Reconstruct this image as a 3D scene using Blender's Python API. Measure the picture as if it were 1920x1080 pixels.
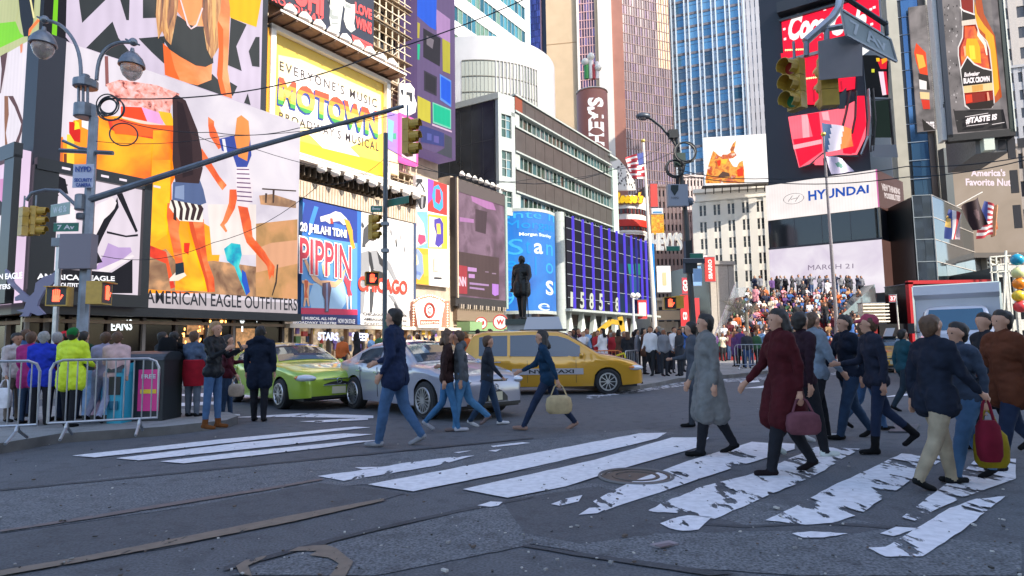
import bpy, bmesh, math, random
from math import sin, cos, pi, radians, sqrt, atan2
from mathutils import Vector, Matrix
random.seed(11)
SC = bpy.context.scene
for o in list(bpy.data.objects): bpy.data.objects.remove(o)
C = SC.collection

# ---------------- camera, world, sun, exposure ----------------
FPX, PITCH, ROLL, CAMH = 1150.0, radians(5.27), radians(0.8), 1.35
fwd = Vector((0, cos(PITCH), sin(PITCH)))
r0 = Vector((1, 0, 0)); u0 = r0.cross(fwd)
CR = r0*cos(ROLL) - u0*sin(ROLL); CU = u0*cos(ROLL) + r0*sin(ROLL)
cam = bpy.data.objects.new('camera', bpy.data.cameras.new('camera')); C.objects.link(cam)
M = Matrix.Identity(4)
for i in range(3):
    M[i][0] = CR[i]; M[i][1] = CU[i]; M[i][2] = -fwd[i]
M[2][3] = CAMH
cam.matrix_world = M
cam.data.sensor_width = 36; cam.data.lens = 36*FPX/1920; cam.data.clip_end = 3000; cam.data.clip_start = 0.05
SC.camera = cam
CO = Vector((0, 0, CAMH))

SUN_AZ = Vector((0.75, -0.661)); SUN_EL = radians(37)
world = bpy.data.worlds.new('World'); SC.world = world; world.use_nodes = True
nt = world.node_tree; bg = nt.nodes['Background']
sky = nt.nodes.new('ShaderNodeTexSky'); sky.sky_type = 'NISHITA'; sky.sun_disc = False
sky.sun_elevation = SUN_EL; sky.sun_rotation = atan2(SUN_AZ.x, SUN_AZ.y)
sky.air_density = 1.0; sky.dust_density = 1.5; sky.ozone_density = 1.2
nt.links.new(sky.outputs[0], bg.inputs[0]); bg.inputs[1].default_value = 0.15
sd = bpy.data.lights.new('sun', 'SUN'); sd.energy = 2.7; sd.angle = radians(0.5); sd.color = (1, .9, .77)
so = bpy.data.objects.new('sun', sd); C.objects.link(so)
sv = Vector((SUN_AZ.x*cos(SUN_EL), SUN_AZ.y*cos(SUN_EL), sin(SUN_EL)))
so.rotation_euler = sv.to_track_quat('Z', 'Y').to_euler(); so.location = (30, -60, 80)
SC.view_settings.view_transform = 'Standard'; SC.view_settings.look = 'None'
SC.view_settings.gamma = 1; SC.view_settings.exposure = 1.42
SC.cycles.max_bounces = 6; SC.cycles.diffuse_bounces = 3; SC.cycles.glossy_bounces = 3; SC.cycles.transparent_max_bounces = 6
SC.cycles.use_denoising = True

# ---------------- pixel helpers (photograph is 1920x1080) ----------------
def ray(px, py):
    return (fwd*FPX + CR*(px-960) + CU*(540-py)).normalized()
def G(px, py, z=0.0):
    d = ray(px, py); t = (z-CAMH)/d.z
    return CO + d*t
def D(px, py, Y):
    d = ray(px, py); return CO + d*(Y/d.y)
def q(cx, cy, crop):           # zoomed crop coordinates -> photo pixels
    k = crop[2] if len(crop) > 2 else 3.6
    return crop[0]+cx/k, crop[1]+cy/k
C1, C2, C3, C4 = (0, 0), (480, 0), (960, 0), (1440, 0)
C5, C6, C7, C8 = (0, 300), (480, 300), (960, 300), (1440, 300)
P0 = (0, 0, 1)

class Wall:
    def __init__(s, o, d):
        s.o = Vector((o[0], o[1], 0)); s.d = Vector((d[0], d[1], 0)).normalized()
        n = Vector((s.d.y, -s.d.x, 0))
        if n.dot(CO - s.o) < 0: n = -n
        s.n = n
    def hit(s, px, py, off=0.0):
        d = ray(px, py); p = s.o + s.n*off
        return CO + d*((p-CO).dot(s.n)/d.dot(s.n))
    def sz(s, px, py, off=0.0):
        h = s.hit(px, py, off); return (h-s.o).dot(s.d), h.z
    def P(s, a, z, off=0.0):
        v = s.o + s.d*a + s.n*off; return Vector((v.x, v.y, z))
    def R(s, xl, xr, yt, yb, off=0.0, at='l'):   # metric rectangle; yt,yb read at the left ('l') or right edge
        ym = (yt+yb)/2
        x = xl if at == 'l' else xr
        a0 = s.sz(xl, ym, off)[0]; a1 = s.sz(xr, ym, off)[0]
        return (min(a0, a1), max(a0, a1), s.sz(x, yb, off)[1], s.sz(x, yt, off)[1])
def wall_vp(px, py, Y, vpx):   # vertical wall through the point at pixel, depth Y, vanishing at vpx
    o = D(px, py, Y); h = ray(vpx, 646-(vpx-960)*.0139)
    return Wall((o.x, o.y), (h.x, h.y))

# ---------------- materials ----------------
MATS = {}
def srgb(c):
    if isinstance(c, str):
        c = tuple(int(c[i:i+2], 16) for i in (0, 2, 4))
    return tuple(((v/255)/12.92 if v/255 <= .04045 else ((v/255+.055)/1.055)**2.4) for v in c)
def mat(name, col=(.5, .5, .5), rough=.6, metal=0., emit=0., ecol=None, spec=.5, noise=0., nscale=5., bump=0., alpha=1., coat=0., col2=None, trans=0.):
    if name in MATS: return MATS[name]
    if isinstance(col, str): col = srgb(col)
    if isinstance(col2, str): col2 = srgb(col2)
    m = bpy.data.materials.new(name); m.use_nodes = True; n = m.node_tree; b = n.nodes['Principled BSDF']
    b.inputs['Base Color'].default_value = (*col, 1); b.inputs['Roughness'].default_value = rough
    b.inputs['Metallic'].default_value = metal; b.inputs['Specular IOR Level'].default_value = spec
    b.inputs['Alpha'].default_value = alpha; b.inputs['Coat Weight'].default_value = coat
    b.inputs['Transmission Weight'].default_value = trans
    if emit:
        e = ecol or col
        if isinstance(e, str): e = srgb(e)
        b.inputs['Emission Color'].default_value = (*e, 1); b.inputs['Emission Strength'].default_value = emit
    if noise or bump or col2:
        tc = n.nodes.new('ShaderNodeTexCoord'); nz = n.nodes.new('ShaderNodeTexNoise')
        nz.inputs['Scale'].default_value = nscale; nz.inputs['Detail'].default_value = 6
        n.links.new(tc.outputs['Object'], nz.inputs['Vector'])
        if noise or col2:
            cr = n.nodes.new('ShaderNodeValToRGB'); c2 = col2 or tuple(min(1, c*(1+noise)) for c in col)
            c1 = col if col2 else tuple(c*(1-noise) for c in col)
            cr.color_ramp.elements[0].position = .3; cr.color_ramp.elements[1].position = .7
            cr.color_ramp.elements[0].color = (*c1, 1); cr.color_ramp.elements[1].color = (*c2, 1)
            n.links.new(nz.outputs[0], cr.inputs[0]); n.links.new(cr.outputs[0], b.inputs['Base Color'])
            if emit: n.links.new(cr.outputs[0], b.inputs['Emission Color'])
        if bump:
            bp = n.nodes.new('ShaderNodeBump'); bp.inputs['Strength'].default_value = bump; bp.inputs['Distance'].default_value = .02
            n.links.new(nz.outputs[0], bp.inputs['Height']); n.links.new(bp.outputs[0], b.inputs['Normal'])
    MATS[name] = m
    return m
SCR = 0.46          # brightness of the LED screens
def led(hexc, k=1.0):       # a lit LED screen colour
    nm = 'led_%s_%d' % (hexc, int(k*100))
    if nm in MATS: return MATS[nm]
    m = mat(nm, tuple(c*.05 for c in srgb(hexc)), rough=.6, spec=.2, emit=SCR*k, ecol=hexc)
    n = m.node_tree; b = n.nodes['Principled BSDF']
    tc = n.nodes.new('ShaderNodeTexCoord'); nz = n.nodes.new('ShaderNodeTexNoise'); nz.inputs['Scale'].default_value = .55; nz.inputs['Detail'].default_value = 5
    wv = n.nodes.new('ShaderNodeTexWave'); wv.inputs['Scale'].default_value = 1.3; wv.inputs['Distortion'].default_value = .2
    n.links.new(tc.outputs['Object'], nz.inputs['Vector']); n.links.new(tc.outputs['Object'], wv.inputs['Vector'])
    a = n.nodes.new('ShaderNodeMath'); a.operation = 'MULTIPLY_ADD'; a.inputs[1].default_value = .35*SCR*k; a.inputs[2].default_value = .80*SCR*k
    n.links.new(nz.outputs[0], a.inputs[0])
    a2 = n.nodes.new('ShaderNodeMath'); a2.operation = 'MULTIPLY_ADD'; a2.inputs[1].default_value = .06*SCR*k
    n.links.new(wv.outputs['Fac'], a2.inputs[0]); n.links.new(a.outputs[0], a2.inputs[2])
    n.links.new(a2.outputs[0], b.inputs['Emission Strength'])
    return m
def smoke(name, cols, sc, k=1.0, st=(1, 1, 1)):
    m = mat(name, (.025, .025, .025), rough=.6, spec=.2, emit=SCR*k, ecol=(1, 1, 1)); n = m.node_tree; bb = n.nodes['Principled BSDF']; L = n.links.new
    tc = n.nodes.new('ShaderNodeTexCoord'); nz = n.nodes.new('ShaderNodeTexNoise'); nz.inputs['Scale'].default_value = sc; nz.inputs['Detail'].default_value = 7; nz.inputs['Distortion'].default_value = .6
    mp = n.nodes.new('ShaderNodeMapping'); mp.inputs['Scale'].default_value = st; L(tc.outputs['Object'], mp.inputs['Vector']); L(mp.outputs[0], nz.inputs['Vector']); cr = n.nodes.new('ShaderNodeValToRGB'); L(nz.outputs[0], cr.inputs[0])
    e = cr.color_ramp.elements; 
    while len(e) < len(cols): e.new(.5)
    for i, c in enumerate(cols): e[i].position = .3+.4*i/(len(cols)-1); e[i].color = (*srgb(c), 1)
    L(cr.outputs[0], bb.inputs['Emission Color']); return m
def ink(hexc, rough=.5):    # printed vinyl colour
    c = srgb(hexc)
    return mat('ink_'+hexc, tuple(v*.86+.004 for v in c), rough=rough, noise=.05, nscale=1.2)
def paint(hexc, rough=.5, metal=0., **k):
    return mat('paint_%s_%d_%d' % (hexc, rough*100, metal*100), hexc, rough=rough, metal=metal, **k)

# ---------------- mesh builder ----------------
class MB:
    def __init__(s): s.v = []; s.f = []; s.m = []; s.mats = []
    def mi(s, m):
        if m is None: return 0
        if m not in s.mats: s.mats.append(m)
        return s.mats.index(m)
    def face(s, pts, m=None):
        b = len(s.v); s.v += [Vector(p) for p in pts]; s.f.append(tuple(range(b, b+len(pts)))); s.m.append(s.mi(m))
    def hexa(s, p, m=None):       # 8 corners: bottom 4 ccw, top 4 ccw
        b = len(s.v); s.v += [Vector(x) for x in p]; k = s.mi(m)
        for f in ((3, 2, 1, 0), (4, 5, 6, 7), (0, 1, 5, 4), (1, 2, 6, 5), (2, 3, 7, 6), (3, 0, 4, 7)):
            s.f.append(tuple(b+i for i in f)); s.m.append(k)
    def box(s, c, sz, m=None, rz=0., ry=0., rx=0.):
        R = Matrix.Rotation(rz, 3, 'Z') @ Matrix.Rotation(ry, 3, 'Y') @ Matrix.Rotation(rx, 3, 'X')
        x, y, z = (v/2 for v in sz)
        s.hexa([Vector(c)+R@Vector(p) for p in ((-x, -y, -z), (x, -y, -z), (x, y, -z), (-x, y, -z), (-x, -y, z), (x, -y, z), (x, y, z), (-x, y, z))], m)
    def wbox(s, w, a0, a1, z0, z1, o0, o1, m=None):    # box on a wall: along, height, offset
        s.hexa([w.P(a0, z0, o0), w.P(a1, z0, o0), w.P(a1, z0, o1), w.P(a0, z0, o1), w.P(a0, z1, o0), w.P(a1, z1, o0), w.P(a1, z1, o1), w.P(a0, z1, o1)], m)
    def bar(s, p, r, t, u=None, m=None):               # square bar
        p, r = Vector(p), Vector(r); d = (r-p).normalized()
        a = d.cross(Vector((0, 0, 1)) if abs(d.z) < .95 else Vector((1, 0, 0))).normalized(); b = d.cross(a); u = u or t
        A, B = a*t/2, b*u/2
        s.hexa([p-A-B, p+A-B, p+A+B, p-A+B, r-A-B, r+A-B, r+A+B, r-A+B], m)
    def tube(s, pts, r, m=None, n=8, cap=True):
        pts = [Vector(p) for p in pts]; N = len(pts); rr = r if isinstance(r, (list, tuple)) else [r]*N
        b = len(s.v); k = s.mi(m); a = None
        for i, p in enumerate(pts):
            d = (pts[min(i+1, N-1)]-pts[max(i-1, 0)]).normalized()
            if a is None: a = d.cross(Vector((0, 0, 1)) if abs(d.z) < .9 else Vector((1, 0, 0))).normalized()
            a = (a - d*a.dot(d)).normalized(); c = d.cross(a)
            for j in range(n):
                t = 2*pi*j/n; s.v.append(p + (a*cos(t)+c*sin(t))*rr[i])
        for i in range(N-1):
            for j in range(n):
                s.f.append((b+i*n+j, b+i*n+(j+1) % n, b+(i+1)*n+(j+1) % n, b+(i+1)*n+j)); s.m.append(k)
        if cap:
            s.f.append(tuple(b+j for j in reversed(range(n)))); s.m.append(k)
            s.f.append(tuple(b+(N-1)*n+j for j in range(n))); s.m.append(k)
    def lathe(s, prof, c=(0, 0, 0), m=None, n=16, axis='Z', sx=1, sy=1):
        b = len(s.v); k = s.mi(m); c = Vector(c)
        for r, z in prof:
            for j in range(n):
                t = 2*pi*j/n; x, y = r*cos(t)*sx, r*sin(t)*sy
                s.v.append(c + (Vector((x, y, z)) if axis == 'Z' else Vector((z, x, y)) if axis == 'X' else Vector((x, z, y))))
        N = len(prof)
        for i in range(N-1):
            for j in range(n):
                s.f.append((b+i*n+j, b+i*n+(j+1) % n, b+(i+1)*n+(j+1) % n, b+(i+1)*n+j)); s.m.append(k)
        s.f.append(tuple(b+j for j in reversed(range(n)))); s.m.append(k)
        s.f.append(tuple(b+(N-1)*n+j for j in range(n))); s.m.append(k)
    def ball(s, c, r, m=None, n=12, k=8, R=None):
        if not isinstance(r, (tuple, list)): r = (r, r, r)
        b = len(s.v); mi = s.mi(m); c = Vector(c)
        for i in range(k+1):
            th = pi*i/k
            for j in range(n):
                t = 2*pi*j/n; v = Vector((r[0]*sin(th)*cos(t), r[1]*sin(th)*sin(t), -r[2]*cos(th)))
                s.v.append(c + (R @ v if R else v))
        for i in range(k):
            for j in range(n):
                s.f.append((b+i*n+j, b+i*n+(j+1) % n, b+(i+1)*n+(j+1) % n, b+(i+1)*n+j)); s.m.append(mi)
    def prism(s, pts, ext, m=None, m2=None):           # pts 3D polygon, extruded by vector ext
        pts = [Vector(p) for p in pts]; e = Vector(ext); n = len(pts); b = len(s.v)
        s.v += pts + [p+e for p in pts]; k = s.mi(m); k2 = s.mi(m2) if m2 else k
        s.f.append(tuple(b+i for i in reversed(range(n)))); s.m.append(k2)
        s.f.append(tuple(b+n+i for i in range(n))); s.m.append(k)
        for i in range(n):
            j = (i+1) % n; s.f.append((b+i, b+j, b+n+j, b+n+i)); s.m.append(k2)
    def ring(s, c, R, r, m=None, nrm=(0, 0, 1), n=20, k=6):
        z = Vector(nrm).normalized(); a = z.cross(Vector((0, 0, 1)) if abs(z.z) < .9 else Vector((1, 0, 0))).normalized(); bb = z.cross(a); c = Vector(c)
        b = len(s.v); mi = s.mi(m)
        for i in range(n):
            t = 2*pi*i/n; d = a*cos(t)+bb*sin(t)
            for j in range(k):
                u = 2*pi*j/k; s.v.append(c + d*(R+r*cos(u)) + z*r*sin(u))
        for i in range(n):
            for j in range(k):
                i2 = (i+1) % n; s.f.append((b+i*k+j, b+i2*k+j, b+i2*k+(j+1) % k, b+i*k+(j+1) % k)); s.m.append(mi)
    def mesh(s, name, off=Vector((0, 0, 0)), smooth=False, angle=35):
        me = bpy.data.meshes.new(name); me.from_pydata([tuple(v-off) for v in s.v], [], s.f)
        for m in s.mats: me.materials.append(m)
        me.polygons.foreach_set('material_index', s.m); me.update()
        bm = bmesh.new(); bm.from_mesh(me); bmesh.ops.recalc_face_normals(bm, faces=bm.faces); bm.to_mesh(me); bm.free()
        if smooth:
            me.polygons.foreach_set('use_smooth', [True]*len(me.polygons)); me.set_sharp_from_angle(angle=radians(angle))
        return me
    def build(s, name, parent=None, smooth=False, local=False, origin=None, angle=35):
        if not s.v: return None
        if parent is not None:
            off = Vector((0, 0, 0))
            if not local:
                p = parent
                while p is not None: off = off + p.location; p = p.parent
            o = bpy.data.objects.new(name, s.mesh(name, off, smooth, angle)); C.objects.link(o); o.parent = parent
        else:
            if origin is None:
                xs = [v.x for v in s.v]; ys = [v.y for v in s.v]; origin = ((min(xs)+max(xs))/2, (min(ys)+max(ys))/2, min(v.z for v in s.v))
            origin = Vector(origin); o = bpy.data.objects.new(name, s.mesh(name, origin, smooth, angle)); C.objects.link(o); o.location = origin
        return o
def tag(o, label=None, cat=None, group=None, kind=None):
    if label: o['label'] = label
    if cat: o['category'] = cat
    if group: o['group'] = group
    if kind: o['kind'] = kind
    return o
def thing(name, loc, label, cat, group=None, rz=0., kind=None):
    o = bpy.data.objects.new(name, None); C.objects.link(o); o.location = loc; o.rotation_euler = (0, 0, rz)
    return tag(o, label, cat, group, kind)
def copy_tree(o, parent=None):
    c = o.copy(); C.objects.link(c)
    if parent is not None: c.parent = parent
    for ch in list(o.children): copy_tree(ch, c)
    return c

# ---------------- flat artwork and lettering on walls ----------------
def clip(poly, rect):
    a0, a1, z0, z1 = rect
    for ax, val, sg in ((0, a0, 1), (0, a1, -1), (1, z0, 1), (1, z1, -1)):
        out = []
        for i in range(len(poly)):
            p, r = poly[i-1], poly[i]; dp, dr = (p[ax]-val)*sg, (r[ax]-val)*sg
            if (dp >= 0) != (dr >= 0):
                t = dp/(dp-dr); out.append((p[0]+(r[0]-p[0])*t, p[1]+(r[1]-p[1])*t))
            if dr >= 0: out.append(r)
        poly = out
        if len(poly) < 3: return []
    return poly
def art(m, w, rect, off, layers, crop, step=.004):
    """layers: (material, [points in crop coordinates]) drawn one above the other on wall w"""
    for i, (mt, pts) in enumerate(layers):
        P = clip([w.sz(*q(x, y, crop), off) for x, y in pts], rect)
        if P: m.face([w.P(a, z, off+step*(i+1)) for a, z in P], mt)
TXT = {}
def glyphs(s, bold=0., shear=0., space=1., extr=0.):
    key = (s, bold, shear, space, extr)
    if key not in TXT:
        cu = bpy.data.curves.new('t', 'FONT'); cu.body = s; cu.resolution_u = 3; cu.offset = bold; cu.shear = shear; cu.space_character = space; cu.extrude = extr
        o = bpy.data.objects.new('t', cu); C.objects.link(o); dg = bpy.context.evaluated_depsgraph_get(); dg.update()
        me = o.evaluated_get(dg).to_mesh(); V = [v.co.copy() for v in me.vertices]; F = [tuple(p.vertices) for p in me.polygons]
        bpy.data.objects.remove(o); bpy.data.curves.remove(cu)
        x0, x1 = min(v.x for v in V), max(v.x for v in V); y0, y1 = min(v.y for v in V), max(v.y for v in V)
        TXT[key] = ([((v.x-x0)/(x1-x0), (v.y-y0)/(y1-y0), v.z) for v in V], F)
    return TXT[key]
def text_map(m, s, fn, mt, bold=0., shear=0., space=1., extr=0.):
    V, F = glyphs(s, bold, shear, space, extr); b = len(m.v); k = m.mi(mt)
    m.v += [fn(u, v, z) for u, v, z in V]
    for f in F: m.f.append(tuple(b+i for i in f)); m.m.append(k)
def wtext(m, w, s, quad, mt, off, crop=P0, **kw):
    """lettering on a wall; quad = pixel corners TL,TR,BR,BL (crop coordinates)"""
    (a, b, c, d) = [w.sz(*q(x, y, crop), off) for x, y in quad]
    def fn(u, v, z):
        t = ((a[0]*(1-u)+b[0]*u)*v + (d[0]*(1-u)+c[0]*u)*(1-v), (a[1]*(1-u)+b[1]*u)*v + (d[1]*(1-u)+c[1]*u)*(1-v))
        return w.P(t[0], t[1], off+z)
    text_map(m, s, fn, mt, **kw)
def stext(m, w, s, a0, a1, z0, z1, mt, off, flip=False, **kw):
    """lettering on a wall between along-coordinates and heights"""
    if flip: a0, a1 = a1, a0
    text_map(m, s, lambda u, v, z: w.P(a0+(a1-a0)*u, z0+(z1-z0)*v, off+z), mt, **kw)
# ======================= ground, markings =======================
def asphalt(name, a, b, patch=.35, speck=.5, sc=1.0, rough=.82):
    m = bpy.data.materials.new(name); m.use_nodes = True; n = m.node_tree; bs = n.nodes['Principled BSDF']; L = n.links.new
    tc = n.nodes.new('ShaderNodeTexCoord')
    def nz(scale, det=6, dim=None):
        x = n.nodes.new('ShaderNodeTexNoise'); x.inputs['Scale'].default_value = scale; x.inputs['Detail'].default_value = det; L(tc.outputs['Object'], x.inputs['Vector']); return x
    n1, n2, n3 = nz(.35*sc, 8), nz(55, 4), nz(5, 6)
    mp = n.nodes.new('ShaderNodeMapping'); mp.inputs['Scale'].default_value = (.5, .07, 1); mp.inputs['Rotation'].default_value = (0, 0, radians(43)); L(tc.outputs['Object'], mp.inputs['Vector'])
    n4 = nz(2.2, 5); L(mp.outputs[0], n4.inputs['Vector'])
    def mix(fac, c1, c2, f, mode='MIX'):
        x = n.nodes.new('ShaderNodeMix'); x.data_type = 'RGBA'; x.blend_type = mode
        if fac is not None: L(fac, x.inputs[0])
        else: x.inputs[0].default_value = f
        for k, c in ((6, c1), (7, c2)):
            if isinstance(c, tuple): x.inputs[k].default_value = (*c, 1)
            else: L(c, x.inputs[k])
        return x.outputs[2]
    def ramp(s, p0, p1):
        r = n.nodes.new('ShaderNodeMapRange'); r.inputs['From Min'].default_value = p0; r.inputs['From Max'].default_value = p1; L(s, r.inputs[0]); return r.outputs[0]
    base = mix(ramp(n1.outputs[0], .35, .65), a, b, 0)
    w = tuple(min(1, c*1.6) for c in b); k = tuple(c*.55 for c in a)
    c1 = mix(ramp(n4.outputs[0], .45, .75), base, w, 0)
    c1 = mix(None, base, c1, patch)
    sp = mix(ramp(n2.outputs[0], .30, .72), k, tuple(min(1, c*2.1) for c in b), 0)
    c2 = mix(None, c1, sp, speck)
    c3 = mix(ramp(n3.outputs[0], .5, .72), c2, k, 0); c3 = mix(None, c2, c3, .5)
    L(c3, bs.inputs['Base Color']); bs.inputs['Roughness'].default_value = rough
    bp = n.nodes.new('ShaderNodeBump'); bp.inputs['Strength'].default_value = .6; bp.inputs['Distance'].default_value = .006
    L(n2.outputs[0], bp.inputs['Height']); L(bp.outputs[0], bs.inputs['Normal'])
    return m
A_MAIN = asphalt('asphalt', (.062, .065, .073), (.092, .096, .106))
A_COARSE = asphalt('asphalt_coarse', (.056, .060, .067), (.112, .118, .128), speck=.85)
A_SMOOTH = asphalt('asphalt_smooth', (.058, .060, .068), (.078, .081, .090), speck=.4)
A_DARK = asphalt('asphalt_seam', (.04, .041, .047), (.058, .06, .068), speck=.3)
CONC = asphalt('sidewalk_concrete', (.20, .195, .19), (.27, .265, .26), speck=.18, patch=.4)
def worn(name, col, amount, scale=3.0):
    m = bpy.data.materials.new(name); m.use_nodes = True; n = m.node_tree; b = n.nodes['Principled BSDF']; L = n.links.new
    tc = n.nodes.new('ShaderNodeTexCoord'); mp = n.nodes.new('ShaderNodeMapping'); mp.inputs['Rotation'].default_value = (0, 0, radians(45)); mp.inputs['Scale'].default_value = (1.0, .38, 1)
    L(tc.outputs['Object'], mp.inputs['Vector'])
    a = n.nodes.new('ShaderNodeTexNoise'); a.inputs['Scale'].default_value = scale; a.inputs['Detail'].default_value = 9; a.inputs['Roughness'].default_value = .62; L(mp.outputs[0], a.inputs['Vector'])
    r = n.nodes.new('ShaderNodeMapRange'); r.inputs['From Min'].default_value = amount-.012; r.inputs['From Max'].default_value = amount+.012; L(a.outputs[0], r.inputs[0])
    L(r.outputs[0], b.inputs['Alpha'])
    c = n.nodes.new('ShaderNodeTexNoise'); c.inputs['Scale'].default_value = 14; c.inputs['Detail'].default_value = 6; L(tc.outputs['Object'], c.inputs['Vector'])
    cr = n.nodes.new('ShaderNodeValToRGB'); cr.color_ramp.elements[0].position = .3; cr.color_ramp.elements[1].position = .62
    cr.color_ramp.elements[0].color = (*[v*.80 for v in col], 1); cr.color_ramp.elements[1].color = (*col, 1)
    L(c.outputs[0], cr.inputs[0]); L(cr.outputs[0], b.inputs['Base Color']); b.inputs['Roughness'].default_value = .7
    return m
PW = [worn('road_paint_fresh', (.80, .78, .80), .33, 4), worn('road_paint', (.78, .76, .79), .40, 5), worn('road_paint_worn', (.76, .75, .78), .455, 4), worn('road_paint_faded', (.5, .5, .53), .5, 6)]
PY = worn('road_paint_yellow', (.20, .155, .12), .36, 14)
PO = worn('road_paint_orange_faded', (.16, .125, .12), .38, 14)

g = MB(); S = 900
g.face([(-S, -S, 0), (S, -S, 0), (S, S, 0), (-S, S, 0)], A_MAIN)
tag(g.build('ground', origin=(0, 0, 0)), kind='structure')
def sheet(name, pts, m, z=.004, crop=P0):
    b = MB(); b.face([G(*q(x, y, crop), z) for x, y in pts], m)
    return tag(b.build(name, origin=(0, 0, 0)), kind='structure')
B6 = (0, 780, 2.0); B7 = (960, 780, 2.0); B3 = (840, 580, 3.6)
def jag(pts, amp=.6, n=4):     # irregular edge for cut asphalt and worn paint
    out = []
    for i in range(len(pts)):
        a, b = pts[i], pts[(i+1) % len(pts)]; d = sqrt((a[0]-b[0])**2+(a[1]-b[1])**2); k = max(1, int(d/22))
        for j in range(k):
            t = j/k; w = 0 if j == 0 else amp
            out.append((a[0]+(b[0]-a[0])*t+random.uniform(-w, w)*3, a[1]+(b[1]-a[1])*t+random.uniform(-w, w)))
    return out
sheet('road_surface', jag([(0, 918), (200, 895), (600, 862), (1000, 825), (1200, 805), (1270, 812), (1000, 880), (600, 915), (300, 958), (0, 1000)], .5), A_COARSE, .004)
sheet('road_surface', jag([(0, 1003), (300, 960), (600, 905), (760, 925), (600, 968), (300, 1030), (0, 1068)], .4), A_SMOOTH, .005)
sheet('road_surface', jag([(430, 1078), (560, 1035), (760, 985), (960, 935), (1100, 905), (1500, 950), (1760, 1010), (1915, 1020), (1915, 1079), (1500, 1079), (1230, 1060), (1000, 1020), (800, 1060), (700, 1079)], .6), A_COARSE, .005)
sheet('road_surface', jag([(940, 938), (1120, 912), (1400, 985), (1540, 978), (1700, 985), (1600, 1000), (1450, 995), (1230, 1000), (1090, 1020), (985, 1000)], .5), A_SMOOTH, .006)
for pts in ([(0, 917), (250, 893), (600, 858), (1000, 820), (1000, 822), (600, 861), (250, 896), (0, 920)],
            [(420, 1062), (560, 1025), (700, 990), (860, 955), (1000, 930), (1000, 933), (860, 960), (700, 996), (560, 1032), (420, 1070)],
            [(980, 1020), (1120, 1040), (1380, 1075), (1330, 1079), (1100, 1044), (980, 1024)],
            [(1260, 978), (1400, 985), (1540, 978), (1700, 990), (1700, 993), (1540, 982), (1400, 989), (1260, 981)]):
    sheet('tar_seam', jag(pts, .5), A_DARK, .0095)
white = []
def stripe(pts, k, crop, z=.013, amp=.35):
    o = sheet('crosswalk_stripe', jag(pts, amp), PW[k] if isinstance(k, int) else k, z, crop); white.append(o); return o
stripe([(270, 148), (355, 155), (860, 100), (1390, 42), (1330, 40), (800, 90)], 0, B6)
stripe([(435, 158), (520, 166), (1100, 105), (1400, 68), (1290, 65), (900, 100)], 0, B6)
stripe([(600, 170), (690, 177), (1200, 120), (1420, 90), (1300, 95), (900, 135)], 0, B6)
stripe([(1190, 225), (1290, 243), (1640, 185), (1780, 148), (1700, 153), (1640, 160), (1500, 178), (1340, 205)], 1, B6, amp=1.0)
stripe([(1330, 192), (1440, 190), (1360, 200)], 1, B6); stripe([(1700, 136), (1770, 129), (1720, 139)], 1, B6); stripe([(1830, 130), (1880, 124), (1860, 134)], 1, B6)
stripe([(1840, 112), (1960, 98), (1990, 101), (1850, 117)], 1, B6); stripe([(1790, 335), (1840, 320), (1885, 322), (1870, 335), (1840, 340)], 0, B6)
stripe([(690, 908), (775, 921), (960, 884), (1180, 835), (1232, 822), (1250, 811), (1200, 812), (960, 857)], 0, P0)
stripe([(868, 917), (952, 933), (1060, 912), (1160, 880), (1310, 838), (1330, 820), (1260, 820), (1115, 862)], 0, P0)
stripe([(1260, 875), (1320, 855), (1410, 828), (1490, 832), (1490, 842), (1385, 873), (1260, 915), (1135, 957), (1112, 940), (1180, 905)], 1, P0, amp=1.2)
stripe([(1033, 945), (1060, 935), (1092, 928), (1085, 940), (1050, 948)], 1, P0, amp=1); stripe([(1085, 965), (1105, 952), (1150, 948), (1120, 962)], 1, P0, amp=1)
stripe([(500, 358), (580, 320), (720, 262), (930, 210), (1140, 115), (1305, 122), (1130, 225), (900, 325), (760, 385), (600, 362)], 2, B7, amp=1.4)
stripe([(555, 402), (600, 385), (660, 372), (750, 378), (700, 425), (640, 430), (590, 420)], 1, B7, amp=1.5)
stripe([(950, 390), (1060, 340), (1200, 262), (1380, 180), (1460, 140), (1640, 150), (1480, 250), (1300, 370), (1200, 400), (1100, 407)], 2, B7, amp=1.3)
stripe([(1050, 440), (1120, 432), (1260, 440), (1170, 455), (1090, 455)], 1, B7, amp=1.3)
stripe([(1460, 380), (1600, 275), (1700, 200), (1750, 155), (1890, 160), (1890, 235), (1700, 300), (1600, 345), (1510, 392)], 2, B7, amp=1.2)
stripe([(1330, 492), (1400, 490), (1500, 430), (1640, 345), (1740, 310), (1850, 300), (1700, 420), (1540, 525), (1400, 526)], 1, B7, amp=1.3)
stripe([(1380, 440), (1440, 415), (1530, 420), (1430, 450)], 2, B7, amp=1)
for p in ([(430, 783), (560, 775), (700, 779), (700, 784), (560, 782)], [(300, 741), (420, 735), (700, 745), (600, 752)], [(300, 757), (420, 752), (420, 758), (310, 763)], [(560, 790), (690, 783), (690, 787), (600, 792)]):
    stripe(p, 1, P0)
for p in ([(1385, 713), (1420, 710), (1425, 716), (1390, 719)], [(1390, 728), (1440, 722), (1445, 727)], [(1480, 706), (1540, 700), (1550, 705)], [(1780, 735), (1860, 710), (1880, 712), (1800, 741)], [(1650, 745), (1720, 735), (1725, 740)]):
    stripe(p, 1, P0)
sheet('lane_line', jag([(0, 434), (0, 427), (350, 372), (700, 314), (1000, 268), (1210, 232), (1210, 239), (1000, 277), (700, 326), (350, 383)], .3), PO, .013, B6)
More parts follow.
